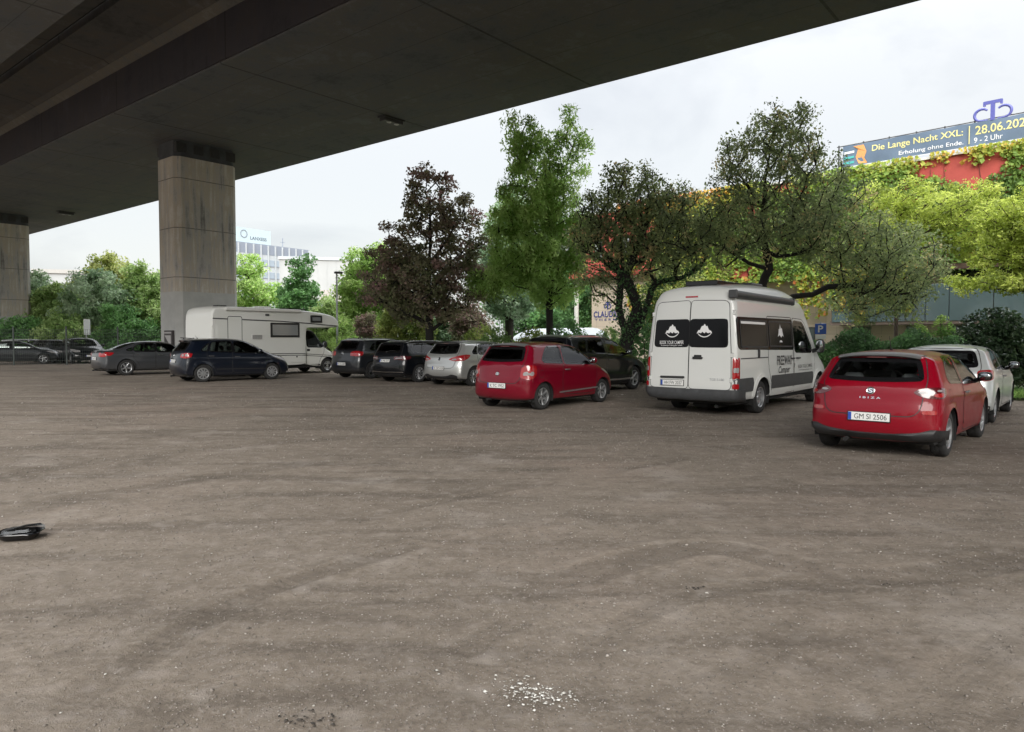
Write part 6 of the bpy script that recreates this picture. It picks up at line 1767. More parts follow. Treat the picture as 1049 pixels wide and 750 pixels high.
    for i in range(n):
        for j in range(8): Fc.append((i * 9 + j, i * 9 + j + 1, i * 9 + j + 10, i * 9 + j + 9))
    sh = mk('banner_sheet', V, Fc, blue, ba, 180)
    yel = simple('banner_yellow', (.72, .66, .28), .6); wh = simple('banner_white', (.75, .76, .78), .6); ora = simple('banner_orange', (.75, .34, .12), .6); aqua = simple('banner_teal', (.08, .42, .40), .6)
    def words(txt, w, h, tc_, zc, mt, nm='banner_lettering', bold=.008):
        V, F2 = text_fit(txt, w, h, bold)
        return mk(nm, [(tc_ - v[0], by(tc_ - v[0], zc + v[1]) + .012, zc + v[1]) for v in V], F2, mt, ba, 0)
    words('Die Lange Nacht XXL:', 4.25, .42, 4.9, 11.72, yel, bold=.012)
    words('Erholung ohne Ende.', 2.95, .27, 4.22, 11.24, wh)
    words('28.06.2024', 2.30, .42, 1.10, 11.74, yel, bold=.012)
    words('9 - 2 Uhr', 1.20, .26, 1.70, 11.27, wh)
    MB().box(2.47, 2.51, .075, .085, 11.12, 12.0).build('divider_line', yel, ba)
    # loose swirl of colour at its left end, a plain abstract shape
    mk('banner_graphic', [(7.25 + a, by(7.25 + a, 11.05 + z) + .012, 11.05 + z) for a, z in ((0, 0), (.45, .02), (.62, .4), (.5, .8), (.75, 1.0), (.2, 1.0), (.05, .62), (.16, .3))], [(0, 1, 2, 7), (7, 2, 3, 6), (6, 3, 4, 5)], ora, ba, 0)
    for k in range(3): mk('banner_graphic', [(7.95, by(7.95, 11.2) + .012, 11.15 + k * .28), (8.5, by(8.5, 11.2) + .012, 11.12 + k * .28), (8.5, by(8.5, 11.2) + .012, 11.24 + k * .28), (7.95, by(7.95, 11.2) + .012, 11.27 + k * .28)], [(0, 1, 2, 3)], aqua if k < 2 else wh, ba, 0)
    MB().box(x0, x1, .02, .05, 10.975, 11.0 - .003).build('hem', wh, ba)
    # emblem above the banner: two curls and a T
    em = MB()
    zc, tc_, y = 12.5, 1.55, -.02
    em.box(tc_ - .085, tc_ + .085, y - .06, y + .06, 12.1, 13.02).box(tc_ - .36, tc_ + .36, y - .058, y + .058, 12.90, 13.05).box(tc_ - .40, tc_ - .30, y - .056, y + .056, 12.82, 13.04).box(tc_ + .30, tc_ + .40, y - .056, y + .056, 12.82, 13.04)
    for sg in (-1, 1):
        pts = [(tc_ + sg * (.50 + .30 * math.cos(a)), y, 12.43 + .27 * math.sin(a)) for a in np.linspace(R(115), R(345 if False else 20), 3)]
        pts = [(tc_ + sg * (.46 + .30 * math.cos(a)), y, 12.44 + .28 * math.sin(a)) for a in np.linspace(R(140), R(-75), 22)]
        em.tube(pts, [.05 + .02 * math.sin(math.pi * k / 21) for k in range(22)], 8)
        em.tube([pts[-1], (tc_ + sg * .2, y, 12.14)], .045, 8)
    o = em.build('roof_emblem', simple('emblem_blue', (.10, .11, .36), .5))
    o.location = (24.3, 34, 0); o.rotation_euler = (0, 0, A)
    tag(o, 'blue emblem of a T between two curls standing above the banner', 'sign')
    # lettering on the beige wall
    sg_ = empty('wall_sign', (24.3, 34, 0), A, 'blue lettering with a small emblem on the beige ground floor wall', 'sign')
    ink = simple('sign_blue', (.035, .05, .22), .5)
    def wl(txt, w, h, t, z, bold=.02, sp=1.0, nm='sign_lettering'):
        V, F2 = text_fit(txt, w, h, bold, 0, sp)
        mk(nm, [(t - v[0], -.7 + .02, z + v[1]) for v in V], F2, ink, sg_, 0)
    wl('CLAUDIUS', 2.6, .46, 25.35, 3.32); wl('T H E R M E', 2.4, .15, 25.35, 2.92, .01)
    e = MB().box(25.30, 25.40, -.7, -.67, 3.66, 4.22).box(25.17, 25.53, -.7, -.672, 4.13, 4.20)
    for s2 in (-1, 1): e.tube([(25.35 + s2 * (.17 + .13 * math.cos(a)), -.685, 3.90 + .14 * math.sin(a)) for a in np.linspace(R(130), R(-90), 14)], .035, 6)
    e.build('sign_emblem', ink, sg_)

    # creeper over the upper wall
    n = 60000
    t = RNG.uniform(-6, 24, n); z = RNG.uniform(4.9, 10.95, n)
    cov = fbm(t * .55, z * .55, 4, 3) * 2.2 + .62
    cov -= np.clip((t - 19) / 3.0, 0, 1) * .62
    bare = .85 * np.exp(-(((t - 2.9) / .95) ** 2 + ((z - 9.85) / .6) ** 2)) + .35 * (fbm(t * 1.6, z * 1.6, 3, 77) > .05) * np.exp(-(((t - 2.5) / 2.2) ** 2 + ((z - 9.9) / .9) ** 2)) + .9 * np.exp(-(((t - 1.4) / .55) ** 2 + ((z - 10.1) / .5) ** 2)) + .6 * np.exp(-(((t - .2) / .5) ** 2 + ((z - 9.6) / .5) ** 2))
    cov -= bare * 1.15
    k = RNG.uniform(0, 1, n) < np.clip(cov * 1.4, 0, 1)
    t, z = t[k], z[k]
    y = .04 + np.abs(RNG.normal(size=len(t))) * .10 + .12 * np.clip(fbm(t * .9, z * .9, 3, 8) * 3, 0, 1)
    tint = .24 + .30 * np.clip((z - 9.3) / 1.4, 0, 1) + fbm(t * .35, z * .35, 3, 21) * .9 + RNG.normal(size=len(t)) * .10 + .30 * np.clip((t - 13) / 6, 0, 1)
    # hanging strands
    S_ = []
    for q in range(90):
        t0 = RNG.uniform(3.8, 23) if q % 3 else RNG.uniform(5, 9); ln = RNG.uniform(.6, 3.0)
        m = int(ln * 45)
        u = RNG.uniform(0, 1, m)
        S_.append(np.stack([t0 + RNG.normal(size=m) * .07 + .1 * np.sin(u * 6 + q), np.full(m, 1.08 if t0 < 8.7 else .15) + RNG.normal(size=m) * .06, 5.3 - u * ln], 1))
    S_ = np.concatenate(S_)
    P = np.concatenate([np.stack([t, y, z], 1), S_])
    tint = np.concatenate([tint, np.clip(.55 + RNG.normal(size=len(S_)) * .2, 0, 1)])
    iv = empty('creeper', (24.3, 34, 0), A, 'dense green to orange creeper covering the upper wall of the red bath house', 'creeper')
    leaf_mesh('foliage', P, .17, tint, L['ivy'], iv, nrm=np.tile([0, 1.0, .35], (len(P), 1)), spread=.45, elong=1.25, hang=1.0)
    sm = MB()
    for q in range(26):
        x = -5 + q * 1.1 + RNG.uniform(-.3, .3)
        sm.tube([(x, .03, 5.2), (x + .3, .03, 7), (x + RNG.uniform(-.8, .8), .03, 8.6), (x + RNG.uniform(-1, 1), .03, 10.2)], [.03, .025, .018, .008], 5)
    sm.build('stems', M['bark_brown'], iv, 180)

def far_buildings():
    glass_b = simple('tower_glass', (.30, .36, .42), .15, coat=.6, noise=.25, nscale=.08); band = simple('tower_band', (.20, .23, .28), .5); pale = simple('tower_cladding', (.40, .435, .455), .6, noise=.08)
    signm = simple('tower_sign_box', (.42, .52, .56), .35, noise=.08)
    # high-rise, its long face running away to the right
    a = at_depth(212, 346, 197); b2 = at_depth(317, 346, 226)
    hd = math.atan2(b2.y - a.y, b2.x - a.x); Ln = math.hypot(b2.x - a.x, b2.y - a.y)
    r_ = empty('office_tower', (a.x, a.y, 0), hd, 'pale grey high-rise office block with ribbon windows and a sign box on its roof', 'building')
    H = 29.0
    MB().box(0, Ln, 0, 18, 0, H - 3.0).build('wall', pale, r_)
    MB().box(-.05, Ln + .05, -.05, 18.05, H - 2.998, H).build('top_band', band, r_)
    nb = 14; w = Ln / nb
    proto = None
    for fl in range(5):
        z0 = H - 6.2 - fl * 3.6
        for k in range(nb):
            if k < 3: continue
            if proto is None:
                proto = MB().box(.25, w - .25, -.12, -.01, 0, 1.75).box(.25, w - .25, -.18, -.02, -.12, -.003, mi=1).build('window', [glass_b, band], r_); o = proto
            else:
                o = proto.copy(); COL.objects.link(o); o.parent = r_
            o.location = (k * w, 0, z0)
    rib = None
    for k in range(3, nb + 1):
        if rib is None: rib = MB().box(-.14, .14, -.45, -.02, 0, H - .2).build('rib', pale, r_); o = rib
        else: o = rib.copy(); COL.objects.link(o); o.parent = r_
        o.location = (k * w, 0, 0)
    sb = MB().box(Ln * .1, Ln * .61, .4, 4, H + .003, H + 4.2).build('sign_box', signm, r_)
    V, F2 = text_fit('LANXESS', 5.6, .95, .02)
    mk('sign_lettering', [(Ln * .49 + v[0], .37, H + 1.5 + v[1]) for v in V], F2, simple('tower_sign_ink', (.10, .13, .17), .6), sb, 0)
    tor = [(1.05 + .12 * math.cos(t), .06 * math.sin(t)) for t in np.linspace(0, 2 * math.pi, 9)]
    MB().lathe(tor, 20, axis='y', c=(Ln * .35, .33, H + 2.5)).build('sign_logo', band, sb)
    MB().tube([(Ln * .9, 8, H), (Ln * .9, 8, H + 4)], .12, 6).tube([(Ln * .9 - .8, 8, H + 2.6), (Ln * .9 + .8, 8, H + 2.6)], .08, 6).build('roof_mast', band, r_)
    # low pale hall
    a = at_depth(300, 346, 120); r_ = empty('pale_hall', (a.x, a.y, 0), R(12), 'low pale grey hall with vertical panel joints, right of the office tower', 'building')
    hall = simple('hall_panels', (.36, .375, .375), .7, noise=.06, nscale=.3)
    q = MB().box(-2, 14, 0, 16, 0, 14.6)
    for k in range(11): q.box(-1.9 + k * 1.5, -1.82 + k * 1.5, -.05, -.002, 0, 14.5)
    q.build('wall', hall, r_)
    MB().box(-2.2, 14.2, -.2, 16.2, 14.603, 15.1).build('roof', pale, r_)
    for k in range(5): MB().box(2.2 + k * 2.2, 3.9 + k * 2.2, -.06, -.003, 7.6, 9.6).build('window', simple('hall_window', (.38, .35, .33), .3), r_)
    # long pale hall far left
    a = at_depth(36, 346, 130); r_ = empty('pale_hall', (a.x, a.y, 0), R(18), 'long pale flat-roofed hall showing over the trees between the two bridge piers', 'building')
    MB().box(0, 26, 0, 16, 0, 13.3).build('wall', hall, r_)
    MB().box(-.3, 26.3, -.3, 16.3, 13.303, 14.0).build('roof', simple('hall_roof', (.36, .355, .335), .7, noise=.08), r_)
    # white vaulted canopy behind the bushes
    a = at_depth(506, 346, 45); b2 = at_depth(592, 346, 38.0)
    hd = math.atan2(b2.y - a.y, b2.x - a.x); Ln = math.hypot(b2.x - a.x, b2.y - a.y)
    r_ = empty('white_canopy', (a.x, a.y, 0), hd, 'low white rounded canopy roof seen over the bushes behind the small dark red hatchback', 'canopy')
    V, Fc = [], []; n = 14; m = 12
    for i in range(m + 1):
        u = i / m; x = Ln * u; k = min(1, u / .2, (1 - u) / .05 + .02) ** .5
        for j in range(n + 1):
            t = math.pi * j / n
            V.append((x, 1.6 - 1.6 * math.cos(t) * 1.0, .2 + 1.95 * max(k, .05) * math.sin(t) ** .75))
    for i in range(m):
        for j in range(n): Fc.append((i * (n + 1) + j, (i + 1) * (n + 1) + j, (i + 1) * (n + 1) + j + 1, i * (n + 1) + j + 1))
    mk('roof_skin', V, Fc, simple('canopy_white', (.70, .74, .78), .35, noise=.06), r_, 60)
    MB().box(0, Ln, 0, .08, 0, .22).box(0, Ln, 3.12, 3.2, 0, .22).build('kerb_rail', M['grey_plastic'], r_)

def street_furniture():
    galv = simple('galvanised', (.38, .40, .41), .5, metal=.5, noise=.12)
    white = simple('sign_white', (.68, .69, .69), .5); redm = simple('sign_red', (.42, .02, .03), .45); blue = simple('sign_blue_face', (.012, .08, .42), .4); yel = simple('sign_yellow', (.62, .38, .03), .45); back = simple('sign_back', (.35, .36, .37), .5)
    def at(px, D): q = at_depth(px, 346, D); return (q.x, q.y, 0)
    def face(r, D=None): return math.atan2(-r[1], -r[0]) + math.pi / 2       # local -y looks at the camera
    # lamp posts
    b = at(345.5, 36); z1 = at_depth(345, 280, 36).z
    o = empty('lamp_post', b, 0.4, 'slender grey lamp post rising right of the motorhome', 'lamp post')
    MB().tube([(0, 0, 0), (0, 0, .9), (0, 0, .92), (0, 0, z1)], [.075, .075, .055, .04], 10).build('pole', galv, o)
    MB().box(-.12, .30, -.10, .10, z1 - .02, z1 + .09, bev=.03).build('lamp_head', M['grey_plastic'], o)
    b = at(512, 46); z1 = at_depth(512, 311, 46).z
    o = empty('lamp_post', b, math.pi + .2, 'pale lamp post with a short side arm left of the white canopy', 'lamp post')
    MB().tube([(0, 0, 0), (0, 0, z1 - .2), (.05, 0, z1 - .05), (.3, 0, z1 + .02)], [.07, .05, .045, .035], 10).build('pole', white, o)
    MB().box(.15, .60, -.12, .12, z1 - .02, z1 + .10, bev=.03).build('lamp_head', white, o)
    # narrow white sign seen nearly edge on
    b = at(88.5, 47.5); z0, z1 = at_depth(88, 343, 47.5).z, at_depth(88, 327, 47.5).z
    o = empty('sign_post', b, face(b) + R(62), 'narrow tall white sign panel on a thin post beyond the fence', 'sign')
    MB().tube([(0, 0, 0), (0, 0, z1)], .035, 8).build('post', galv, o)
    MB().box(-.38, .38, -.07, -.038, z0, z1, bev=.008).build('sign_panel', white, o)
    # traffic signs
    def tri(r, D): return [(r * math.cos(t), r * math.sin(t)) for t in (R(-90), R(30), R(150))]
    def disc(r, n=24): return [(r * math.cos(2 * math.pi * k / n), r * math.sin(2 * math.pi * k / n)) for k in range(n)]
    UP = lambda z: Matrix(((1, 0, 0, 0), (0, 0, -1, -.045), (0, 1, 0, z), (0, 0, 0, 1)))
    for (px, D, lab) in ((379.5, 44, 'red and white give way sign over a pale plate, left of the yellow sign'), (383.5, 43, 'smaller red and white give way sign just left of the yellow sign')):
        b = at(px, D); o = empty('traffic_sign', b, face(b), lab, 'traffic sign', 'traffic signs behind the dark cars')
        z = at_depth(px, 345.5, D).z
        MB().tube([(0, 0, 0), (0, 0, z + .35)], .035, 8).build('post', galv, o)
        q = MB().prism(tri(.40, D), 0, .012, UP(z), 0).prism(tri(.27, D), .012, .016, UP(z), 1).prism(tri(.41, D), -.006, 0, UP(z), 2)
        q.build('sign_panel', [redm, white, back], o)
    b = at(394.5, 43.5); o = empty('traffic_sign', b, face(b), 'tall yellow sign panel with an orange plate beneath, behind the dark cars', 'traffic sign', 'traffic signs behind the dark cars')
    MB().tube([(0, 0, 0), (0, 0, 2.3)], .035, 8).build('post', galv, o)
    MB().box(-.16, .16, -.06, -.038, 1.55, 2.25, bev=.008).build('sign_panel', yel, o)
    MB().box(-.22, .22, -.06, -.038, 1.15, 1.48, bev=.008).build('lower_plate', simple('sign_orange', (.55, .22, .10), .5), o)
    b = at(418, 42); z = at_depth(418, 334, 42).z; o = empty('traffic_sign', b, face(b), 'round no-stopping sign with red rim and blue face under the copper tree', 'traffic sign', 'traffic signs behind the dark cars')
    MB().tube([(0, 0, 0), (0, 0, z + .3)], .035, 8).build('post', galv, o)
    q = MB().prism(disc(.36), 0, .012, UP(z), 0).prism(disc(.28), .012, .016, UP(z), 1)
    for a in (45, 135): q.box(-.28, .28, -.03, .03, .016, .02, mi=0, M=UP(z) @ Matrix.Rotation(R(a), 4, 'Z'))
    q.build('sign_panel', [redm, blue], o)
    # parking sign
    b = at(840.5, 26); z = at_depth(840, 337, 26).z; o = empty('parking_sign', b, face(b), 'blue square parking sign with a white P right of the white camper van', 'traffic sign')
    MB().tube([(0, 0, 0), (0, 0, z + .25)], .03, 8).build('post', galv, o)
    pn = MB().box(-.19, .19, -.06, -.04, z - .19, z + .19, bev=.006).build('sign_panel', blue, o)
    V, F2 = text_fit('P', .17, .25, .02); mk('sign_lettering', [(v[0], -.063, z + v[1]) for v in V], F2, white, pn, 0)
    MB().box(-.17, .17, -.06, -.04, z - .36, z - .22, bev=.006).build('lower_plate', white, o)
    # mesh fence on the left
    fm = simple('fence_dark_green', (.018, .03, .026), .5)
    p0 = at(-42, 41); p1 = at(172, 43.2)
    Ln = math.hypot(p1[0] - p0[0], p1[1] - p0[1]); hd = math.atan2(p1[1] - p0[1], p1[0] - p0[0])
    o = empty('mesh_fence', p0, hd, 'dark green welded mesh fence with thin posts between the parking ground and the far cars', 'fence')
    n = int(round(Ln / 3.05)); w = Ln / n
    for k in range(n + 1): MB().box(k * w - .035, k * w + .035, -.03, .03, 0, 2.25).build('post', fm, o)
    pm = None
    q = MB()
    for i in range(int(w / .1)): x = .05 + i * .1; q.box(x - .0045, x + .0045, -.0045, .0045, .06, 2.1)
    for j in range(11): q.box(0, w, -.016, -.006, .06 + j * .2, .072 + j * .2); 
    for k in range(n):
        if pm is None: pm = q.build('mesh_panel', fm, o, 0); c = pm
        else: c = pm.copy(); COL.objects.link(c); c.parent = o
        c.location = (k * w, 0, 0)

# ------------------------------------------------------------------ ground
TRACKS = []
def ground():
    ths = np.unique(np.concatenate([np.linspace(R(46), R(134), 720), np.linspace(R(134), R(406), 70)]))[:-1]
    rs = [0.0]; r_ = .9
    while r_ < 7.5: rs.append(r_); r_ *= 1.0042
    while r_ < 60: rs.append(r_); r_ *= 1.0092
    while r_ < 900: rs.append(r_); r_ *= 1.06
    rs = np.array(rs[1:]); nr, nt_ = len(rs), len(ths)
    X = np.outer(rs, np.cos(ths)); Y = np.outer(rs, np.sin(ths))
    x, y = X.ravel(), Y.ravel()
    rr = np.repeat(rs, nt_)
    fade = np.clip(1.3 - rr / 60, 0, 1)
    z = .030 * fbm(x * .35, y * .35, 3, 1) + .020 * fbm(x * 1.3, y * 1.3, 4, 2) * fade + .011 * fbm(x * 9, y * 9, 4, 3) * np.clip(1.2 - rr / 14, 0, 1)
    z *= fade
    trk = np.zeros(len(x))
    def G(*pts): return [on_ground(a, b)[:2] for a, b in pts]
    paths = [(G((-60, 790), (120, 690), (260, 610), (420, 560)), .26), (G((-120, 700), (60, 640), (240, 580), (420, 520), (700, 470)), .24), (G((490, 720), (600, 660), (690, 615), (780, 598), (860, 600)), .22), (G((690, 770), (740, 715), (790, 660), (860, 610)), .24), (G((640, 770), (690, 715), (735, 670), (800, 625)), .2), (G((420, 770), (520, 735), (590, 700), (660, 672)), .2), (G((-20, 760), (60, 722), (150, 690), (240, 655)), .2), (G((900, 770), (970, 700), (1060, 640)), .24),
             (G((-80, 500), (120, 470), (300, 452), (520, 440), (760, 436)), .5), (G((-80, 545), (140, 500), (360, 470), (620, 452)), .45), (G((300, 745), (420, 690), (520, 640), (640, 560)), .24), (G((1100, 560), (900, 590), (720, 560), (560, 600)), .4)]
    for path, wd in paths:
        P = np.array([tuple(p) for p in path]); P = np.array([q[:2] for q in resample3(np.column_stack([P, np.zeros(len(P))]), .25)])
        A, B = P[:-1], P[1:]
        m = (x > P[:, 0].min() - 1) & (x < P[:, 0].max() + 1) & (y > P[:, 1].min() - 1) & (y < P[:, 1].max() + 1) & (rr < 26)
        id_ = np.where(m)[0]
        if not len(id_): continue
        best = np.full(len(id_), 9.); sg = np.zeros(len(id_)); al = np.zeros(len(id_)); s0 = 0
        for a, b in zip(A, B):
            e = b - a; L_ = np.hypot(*e)
            if L_ < 1e-6: continue
            wv = np.stack([x[id_] - a[0], y[id_] - a[1]], 1)
            t = np.clip((wv @ e) / (L_ * L_), 0, 1)
            v = wv - t[:, None] * e; d = np.hypot(v[:, 0], v[:, 1])
            k = d < best
            best[k] = d[k]; sg[k] = ((e[0] * wv[:, 1] - e[1] * wv[:, 0]) / L_)[k]; al[k] = (s0 + t * L_)[k]
            s0 += L_
        patch = np.clip(vnoise(al * .8, al * 0 + wd * 50, 5) * 1.7 - .35, 0, 1)
        prof = np.clip(1 - (best / (wd * .5)) ** 6, 0, 1) * (best < wd * .5)
        ridges = np.sin(sg / .030 * 2 * math.pi / 1.6) * .5 + .3 * np.sin(al / .07 * 2 * math.pi)
        near = np.clip(1.25 - rr[id_] / 9, 0, 1)
        z[id_] += prof * patch * (-.008 + .0062 * ridges * near * (wd < .3))
        berm = np.exp(-((best - wd * .58) / .05) ** 2)
        z[id_] += berm * patch * .007
        trk[id_] = np.maximum(trk[id_], prof * patch)
    V = np.stack([x, y, z], 1)
    Fi = []
    i = np.arange(nr - 1)[:, None] * nt_; j = np.arange(nt_)[None]
    jn = (j + 1) % nt_
    Q = np.stack([i + j, i + nt_ + j, i + nt_ + jn, i + jn], 2).reshape(-1, 4)
    nV = len(V)
    V = np.vstack([V, [[0, 0, 0]]])
    me = bpy.data.meshes.new('ground')
    T = np.stack([np.full(nt_, nV), np.arange(nt_), (np.arange(nt_) + 1) % nt_], 1)
    me.vertices.add(len(V)); me.vertices.foreach_set('co', V.reshape(-1).astype(np.float32))
    me.loops.add(Q.size + T.size); me.loops.foreach_set('vertex_index', np.concatenate([Q.reshape(-1), T.reshape(-1)]).astype(np.int32))
    ls = np.concatenate([np.arange(len(Q)) * 4, len(Q) * 4 + np.arange(len(T)) * 3])
    me.polygons.add(len(Q) + len(T)); me.polygons.foreach_set('loop_start', ls.astype(np.int32))
    me.polygons.foreach_set('use_smooth', [True] * len(me.polygons))
    me.update(calc_edges=True)
    a = me.attributes.new('track', 'FLOAT', 'POINT'); a.data.foreach_set('value', np.append(trk, 0).astype(np.float32))
    m, nt, b = new_mat('gravel_ground')
    tc = N(nt, 'ShaderNodeTexCoord'); geo = tc.outputs['Object']
    def noise(sc, det=6, ro=.6, vec=geo):
        n = N(nt, 'ShaderNodeTexNoise', i_Scale=sc, i_Detail=float(det), i_Roughness=ro); nt.links.new(vec, n.inputs['Vector']); return n.outputs[0]
    big = noise(.16, 5, .6); mid = noise(.9, 6, .62); fine = noise(22, 8, .75); grit = noise(140, 3, .6)
    # sweeps left by turning wheels: noise stretched along one direction
    mp = N(nt, 'ShaderNodeMapping'); mp.inputs['Rotation'].default_value = (0, 0, R(-24)); mp.inputs['Scale'].default_value = (.25, 1.7, 1); nt.links.new(geo, mp.inputs[0])
    sweep = noise(1.1, 5, .6, mp.outputs[0])
    c = ramp(nt, big, [(.34, (.164, .136, .108)), (.5, (.208, .175, .141)), (.66, (.240, .192, .155))])
    def mixin(fac_sock, lo, hi, src, col, amt, mode='MIX'):
        mr = N(nt, 'ShaderNodeMapRange', i_1=lo, i_2=hi, i_3=0.0, i_4=amt); nt.links.new(fac_sock, mr.inputs[0])
        mx = N(nt, 'ShaderNodeMix', data_type='RGBA', blend_type=mode); nt.links.new(mr.outputs[0], mx.inputs[0]); nt.links.new(src, mx.inputs[6]); mx.inputs[7].default_value = (*col, 1); return mx.outputs[2]
    c = mixin(sweep, .50, .62, c, (.095, .078, .062), .62)
    c = mixin(mid, .54, .68, c, (.10, .083, .066), .62)
    c = mixin(mid, .44, .30, c, (.35, .315, .28), .5)
    c = mixin(fine, .5, .75, c, (.40, .36, .32), .55)
    c = mixin(fine, .47, .30, c, (.085, .072, .06), .8)
    at = N(nt, 'ShaderNodeAttribute', attribute_name='track')
    c = mixin(at.outputs['Fac'], 0, 1, c, (.10, .083, .066), .45)
    # pale grit
    cr = noise(5.5, 7, .7)
    c = mixin(cr, .54, .70, c, (.10, .085, .072), .6); c = mixin(cr, .46, .34, c, (.33, .295, .262), .45)
    vo = N(nt, 'ShaderNodeTexVoronoi', i_Scale=26.0); nt.links.new(geo, vo.inputs['Vector'])
    vr = N(nt, 'ShaderNodeMapRange', i_1=.16, i_2=.08, i_3=0.0, i_4=1.0); nt.links.new(vo.outputs['Distance'], vr.inputs[0])
    vc = N(nt, 'ShaderNodeSeparateColor'); nt.links.new(vo.outputs['Color'], vc.inputs[0])
    gt = N(nt, 'ShaderNodeMath', operation='GREATER_THAN', i_1=.62); nt.links.new(vc.outputs[0], gt.inputs[0])
    pm = N(nt, 'ShaderNodeMath', operation='MULTIPLY'); nt.links.new(vr.outputs[0], pm.inputs[0]); nt.links.new(gt.outputs[0], pm.inputs[1])
    p2 = N(nt, 'ShaderNodeMapRange', i_1=.40, i_2=.62, i_3=0.15, i_4=1.0); nt.links.new(mid, p2.inputs[0])
    p3 = N(nt, 'ShaderNodeMath', operation='MULTIPLY'); nt.links.new(pm.outputs[0], p3.inputs[0]); nt.links.new(p2.outputs[0], p3.inputs[1])
    mx = N(nt, 'ShaderNodeMix', data_type='RGBA'); nt.links.new(p3.outputs[0], mx.inputs[0]); nt.links.new(c, mx.inputs[6]); mx.inputs[7].default_value = (.38, .355, .32, 1)
    nt.links.new(mx.outputs[2], b.inputs['Base Color'])
    b.inputs['Roughness'].default_value = .92; b.inputs['Specular IOR Level'].default_value = .25
    ad = N(nt, 'ShaderNodeMath', operation='MULTIPLY_ADD', i_1=.35); nt.links.new(grit, ad.inputs[0]); nt.links.new(fine, ad.inputs[2])
    a2 = N(nt, 'ShaderNodeMath', operation='MULTIPLY_ADD', i_1=.5); nt.links.new(pm.outputs[0], a2.inputs[0]); nt.links.new(ad.outputs[0], a2.inputs[2])
    bp = N(nt, 'ShaderNodeBump', i_Strength=.8, i_Distance=.02); nt.links.new(a2.outputs[0], bp.inputs['Height']); nt.links.new(bp.outputs[0], b.inputs['Normal'])
    me.materials.append(m)
    tag(link('ground', me), kind='structure')
    # planted verge beyond the parked row
    line = [(16.5, 15.5), (13.2, 18.2), (9.2, 21.2), (5.2, 25.3), (1.2, 29.0), (-4.5, 34.5), (-8.5, 37.5), (-14, 46)]
    far = [(-60, 90), (60, 90), (60, 20)]
    soil = simple('verge_soil', (.045, .055, .025), .95, noise=.5, nscale=1.5)
    V = [(p[0], p[1], .05) for p in line + far]
    mk('verge', V + [(v[0], v[1], -.1) for v in V], [tuple(range(len(V)))[::-1]] + [(k, (k + 1) % len(V), len(V) + (k + 1) % len(V), len(V) + k) for k in range(len(V))], soil, None, 0)['kind'] = 'structure'
    # grass on the verge's edge
    P, ax = [], []
    for a_, b_ in zip(line, line[1:]):
        a_, b_ = np.array(a_), np.array(b_); L_ = np.linalg.norm(b_ - a_); k = int(L_ * 900)
        u = RNG.uniform(0, 1, k)[:, None]; d = np.array([b_[1] - a_[1], a_[0] - b_[0]]) / L_
        off = np.abs(RNG.normal(size=k))[:, None] * 1.2 - .15
        q = a_ + (b_ - a_) * u - d * off * np.sign(-1 if d @ np.array([.6, .75]) > 0 else 1)
        P.append(np.column_stack([q, np.full(k, .11)]))
    P = np.concatenate(P); n = len(P)
    P[:, 2] = .06 + .07 * RNG.uniform(.5, 1.4, n)
    nv = RNG.normal(size=(n, 3)); nv[:, 2] *= .2
    g = leaf_mesh('grass', P, .19, np.clip(.5 + fbm(P[:, 0], P[:, 1], 3, 4) * 1.5 + RNG.normal(size=n) * .12, 0, 1), L['weed'], None, nrm=nv, spread=.2, elong=8, axis=np.tile([0, 0, 1.0], (n, 1)))
    tag(g, 'short grass along the edge of the verge behind the parked cars', 'grass', kind='stuff')

def stones(name, P, sz, tint, mat, flat=.6):
    n = len(P)
    base = np.array([(1, 0, 0), (0, 1, 0), (-1, 0, 0), (0, -1, 0), (0, 0, 1), (0, 0, -1)], float)
    F8 = np.array([(0, 1, 4), (1, 2, 4), (2, 3, 4), (3, 0, 4), (1, 0, 5), (2, 1, 5), (3, 2, 5), (0, 3, 5)])
    V = base[None] * RNG.uniform(.55, 1.3, (n, 6, 1)) + RNG.normal(size=(n, 6, 3)) * .12
    a = RNG.uniform(0, 2 * math.pi, n); ca, sa = np.cos(a)[:, None], np.sin(a)[:, None]
    vx, vy = V[..., 0] * ca - V[..., 1] * sa, V[..., 0] * sa + V[..., 1] * ca
    V = np.stack([vx, vy, V[..., 2] * flat], 2) * np.asarray(sz)[:, None, None] + P[:, None]
    me = bpy.data.meshes.new(name)
    me.vertices.add(6 * n); me.vertices.foreach_set('co', V.reshape(-1).astype(np.float32))
    Fi = (np.arange(n)[:, None, None] * 6 + F8[None]).reshape(-1).astype(np.int32)
    me.loops.add(24 * n); me.loops.foreach_set('vertex_index', Fi)
    me.polygons.add(8 * n); me.polygons.foreach_set('loop_start', np.arange(0, 24 * n, 3, dtype=np.int32))
    me.update(calc_edges=True)
    at = me.attributes.new('tint', 'FLOAT', 'POINT'); at.data.foreach_set('value', np.repeat(np.clip(tint, 0, 1), 6).astype(np.float32))
    me.materials.append(mat)
    return link(name, me)

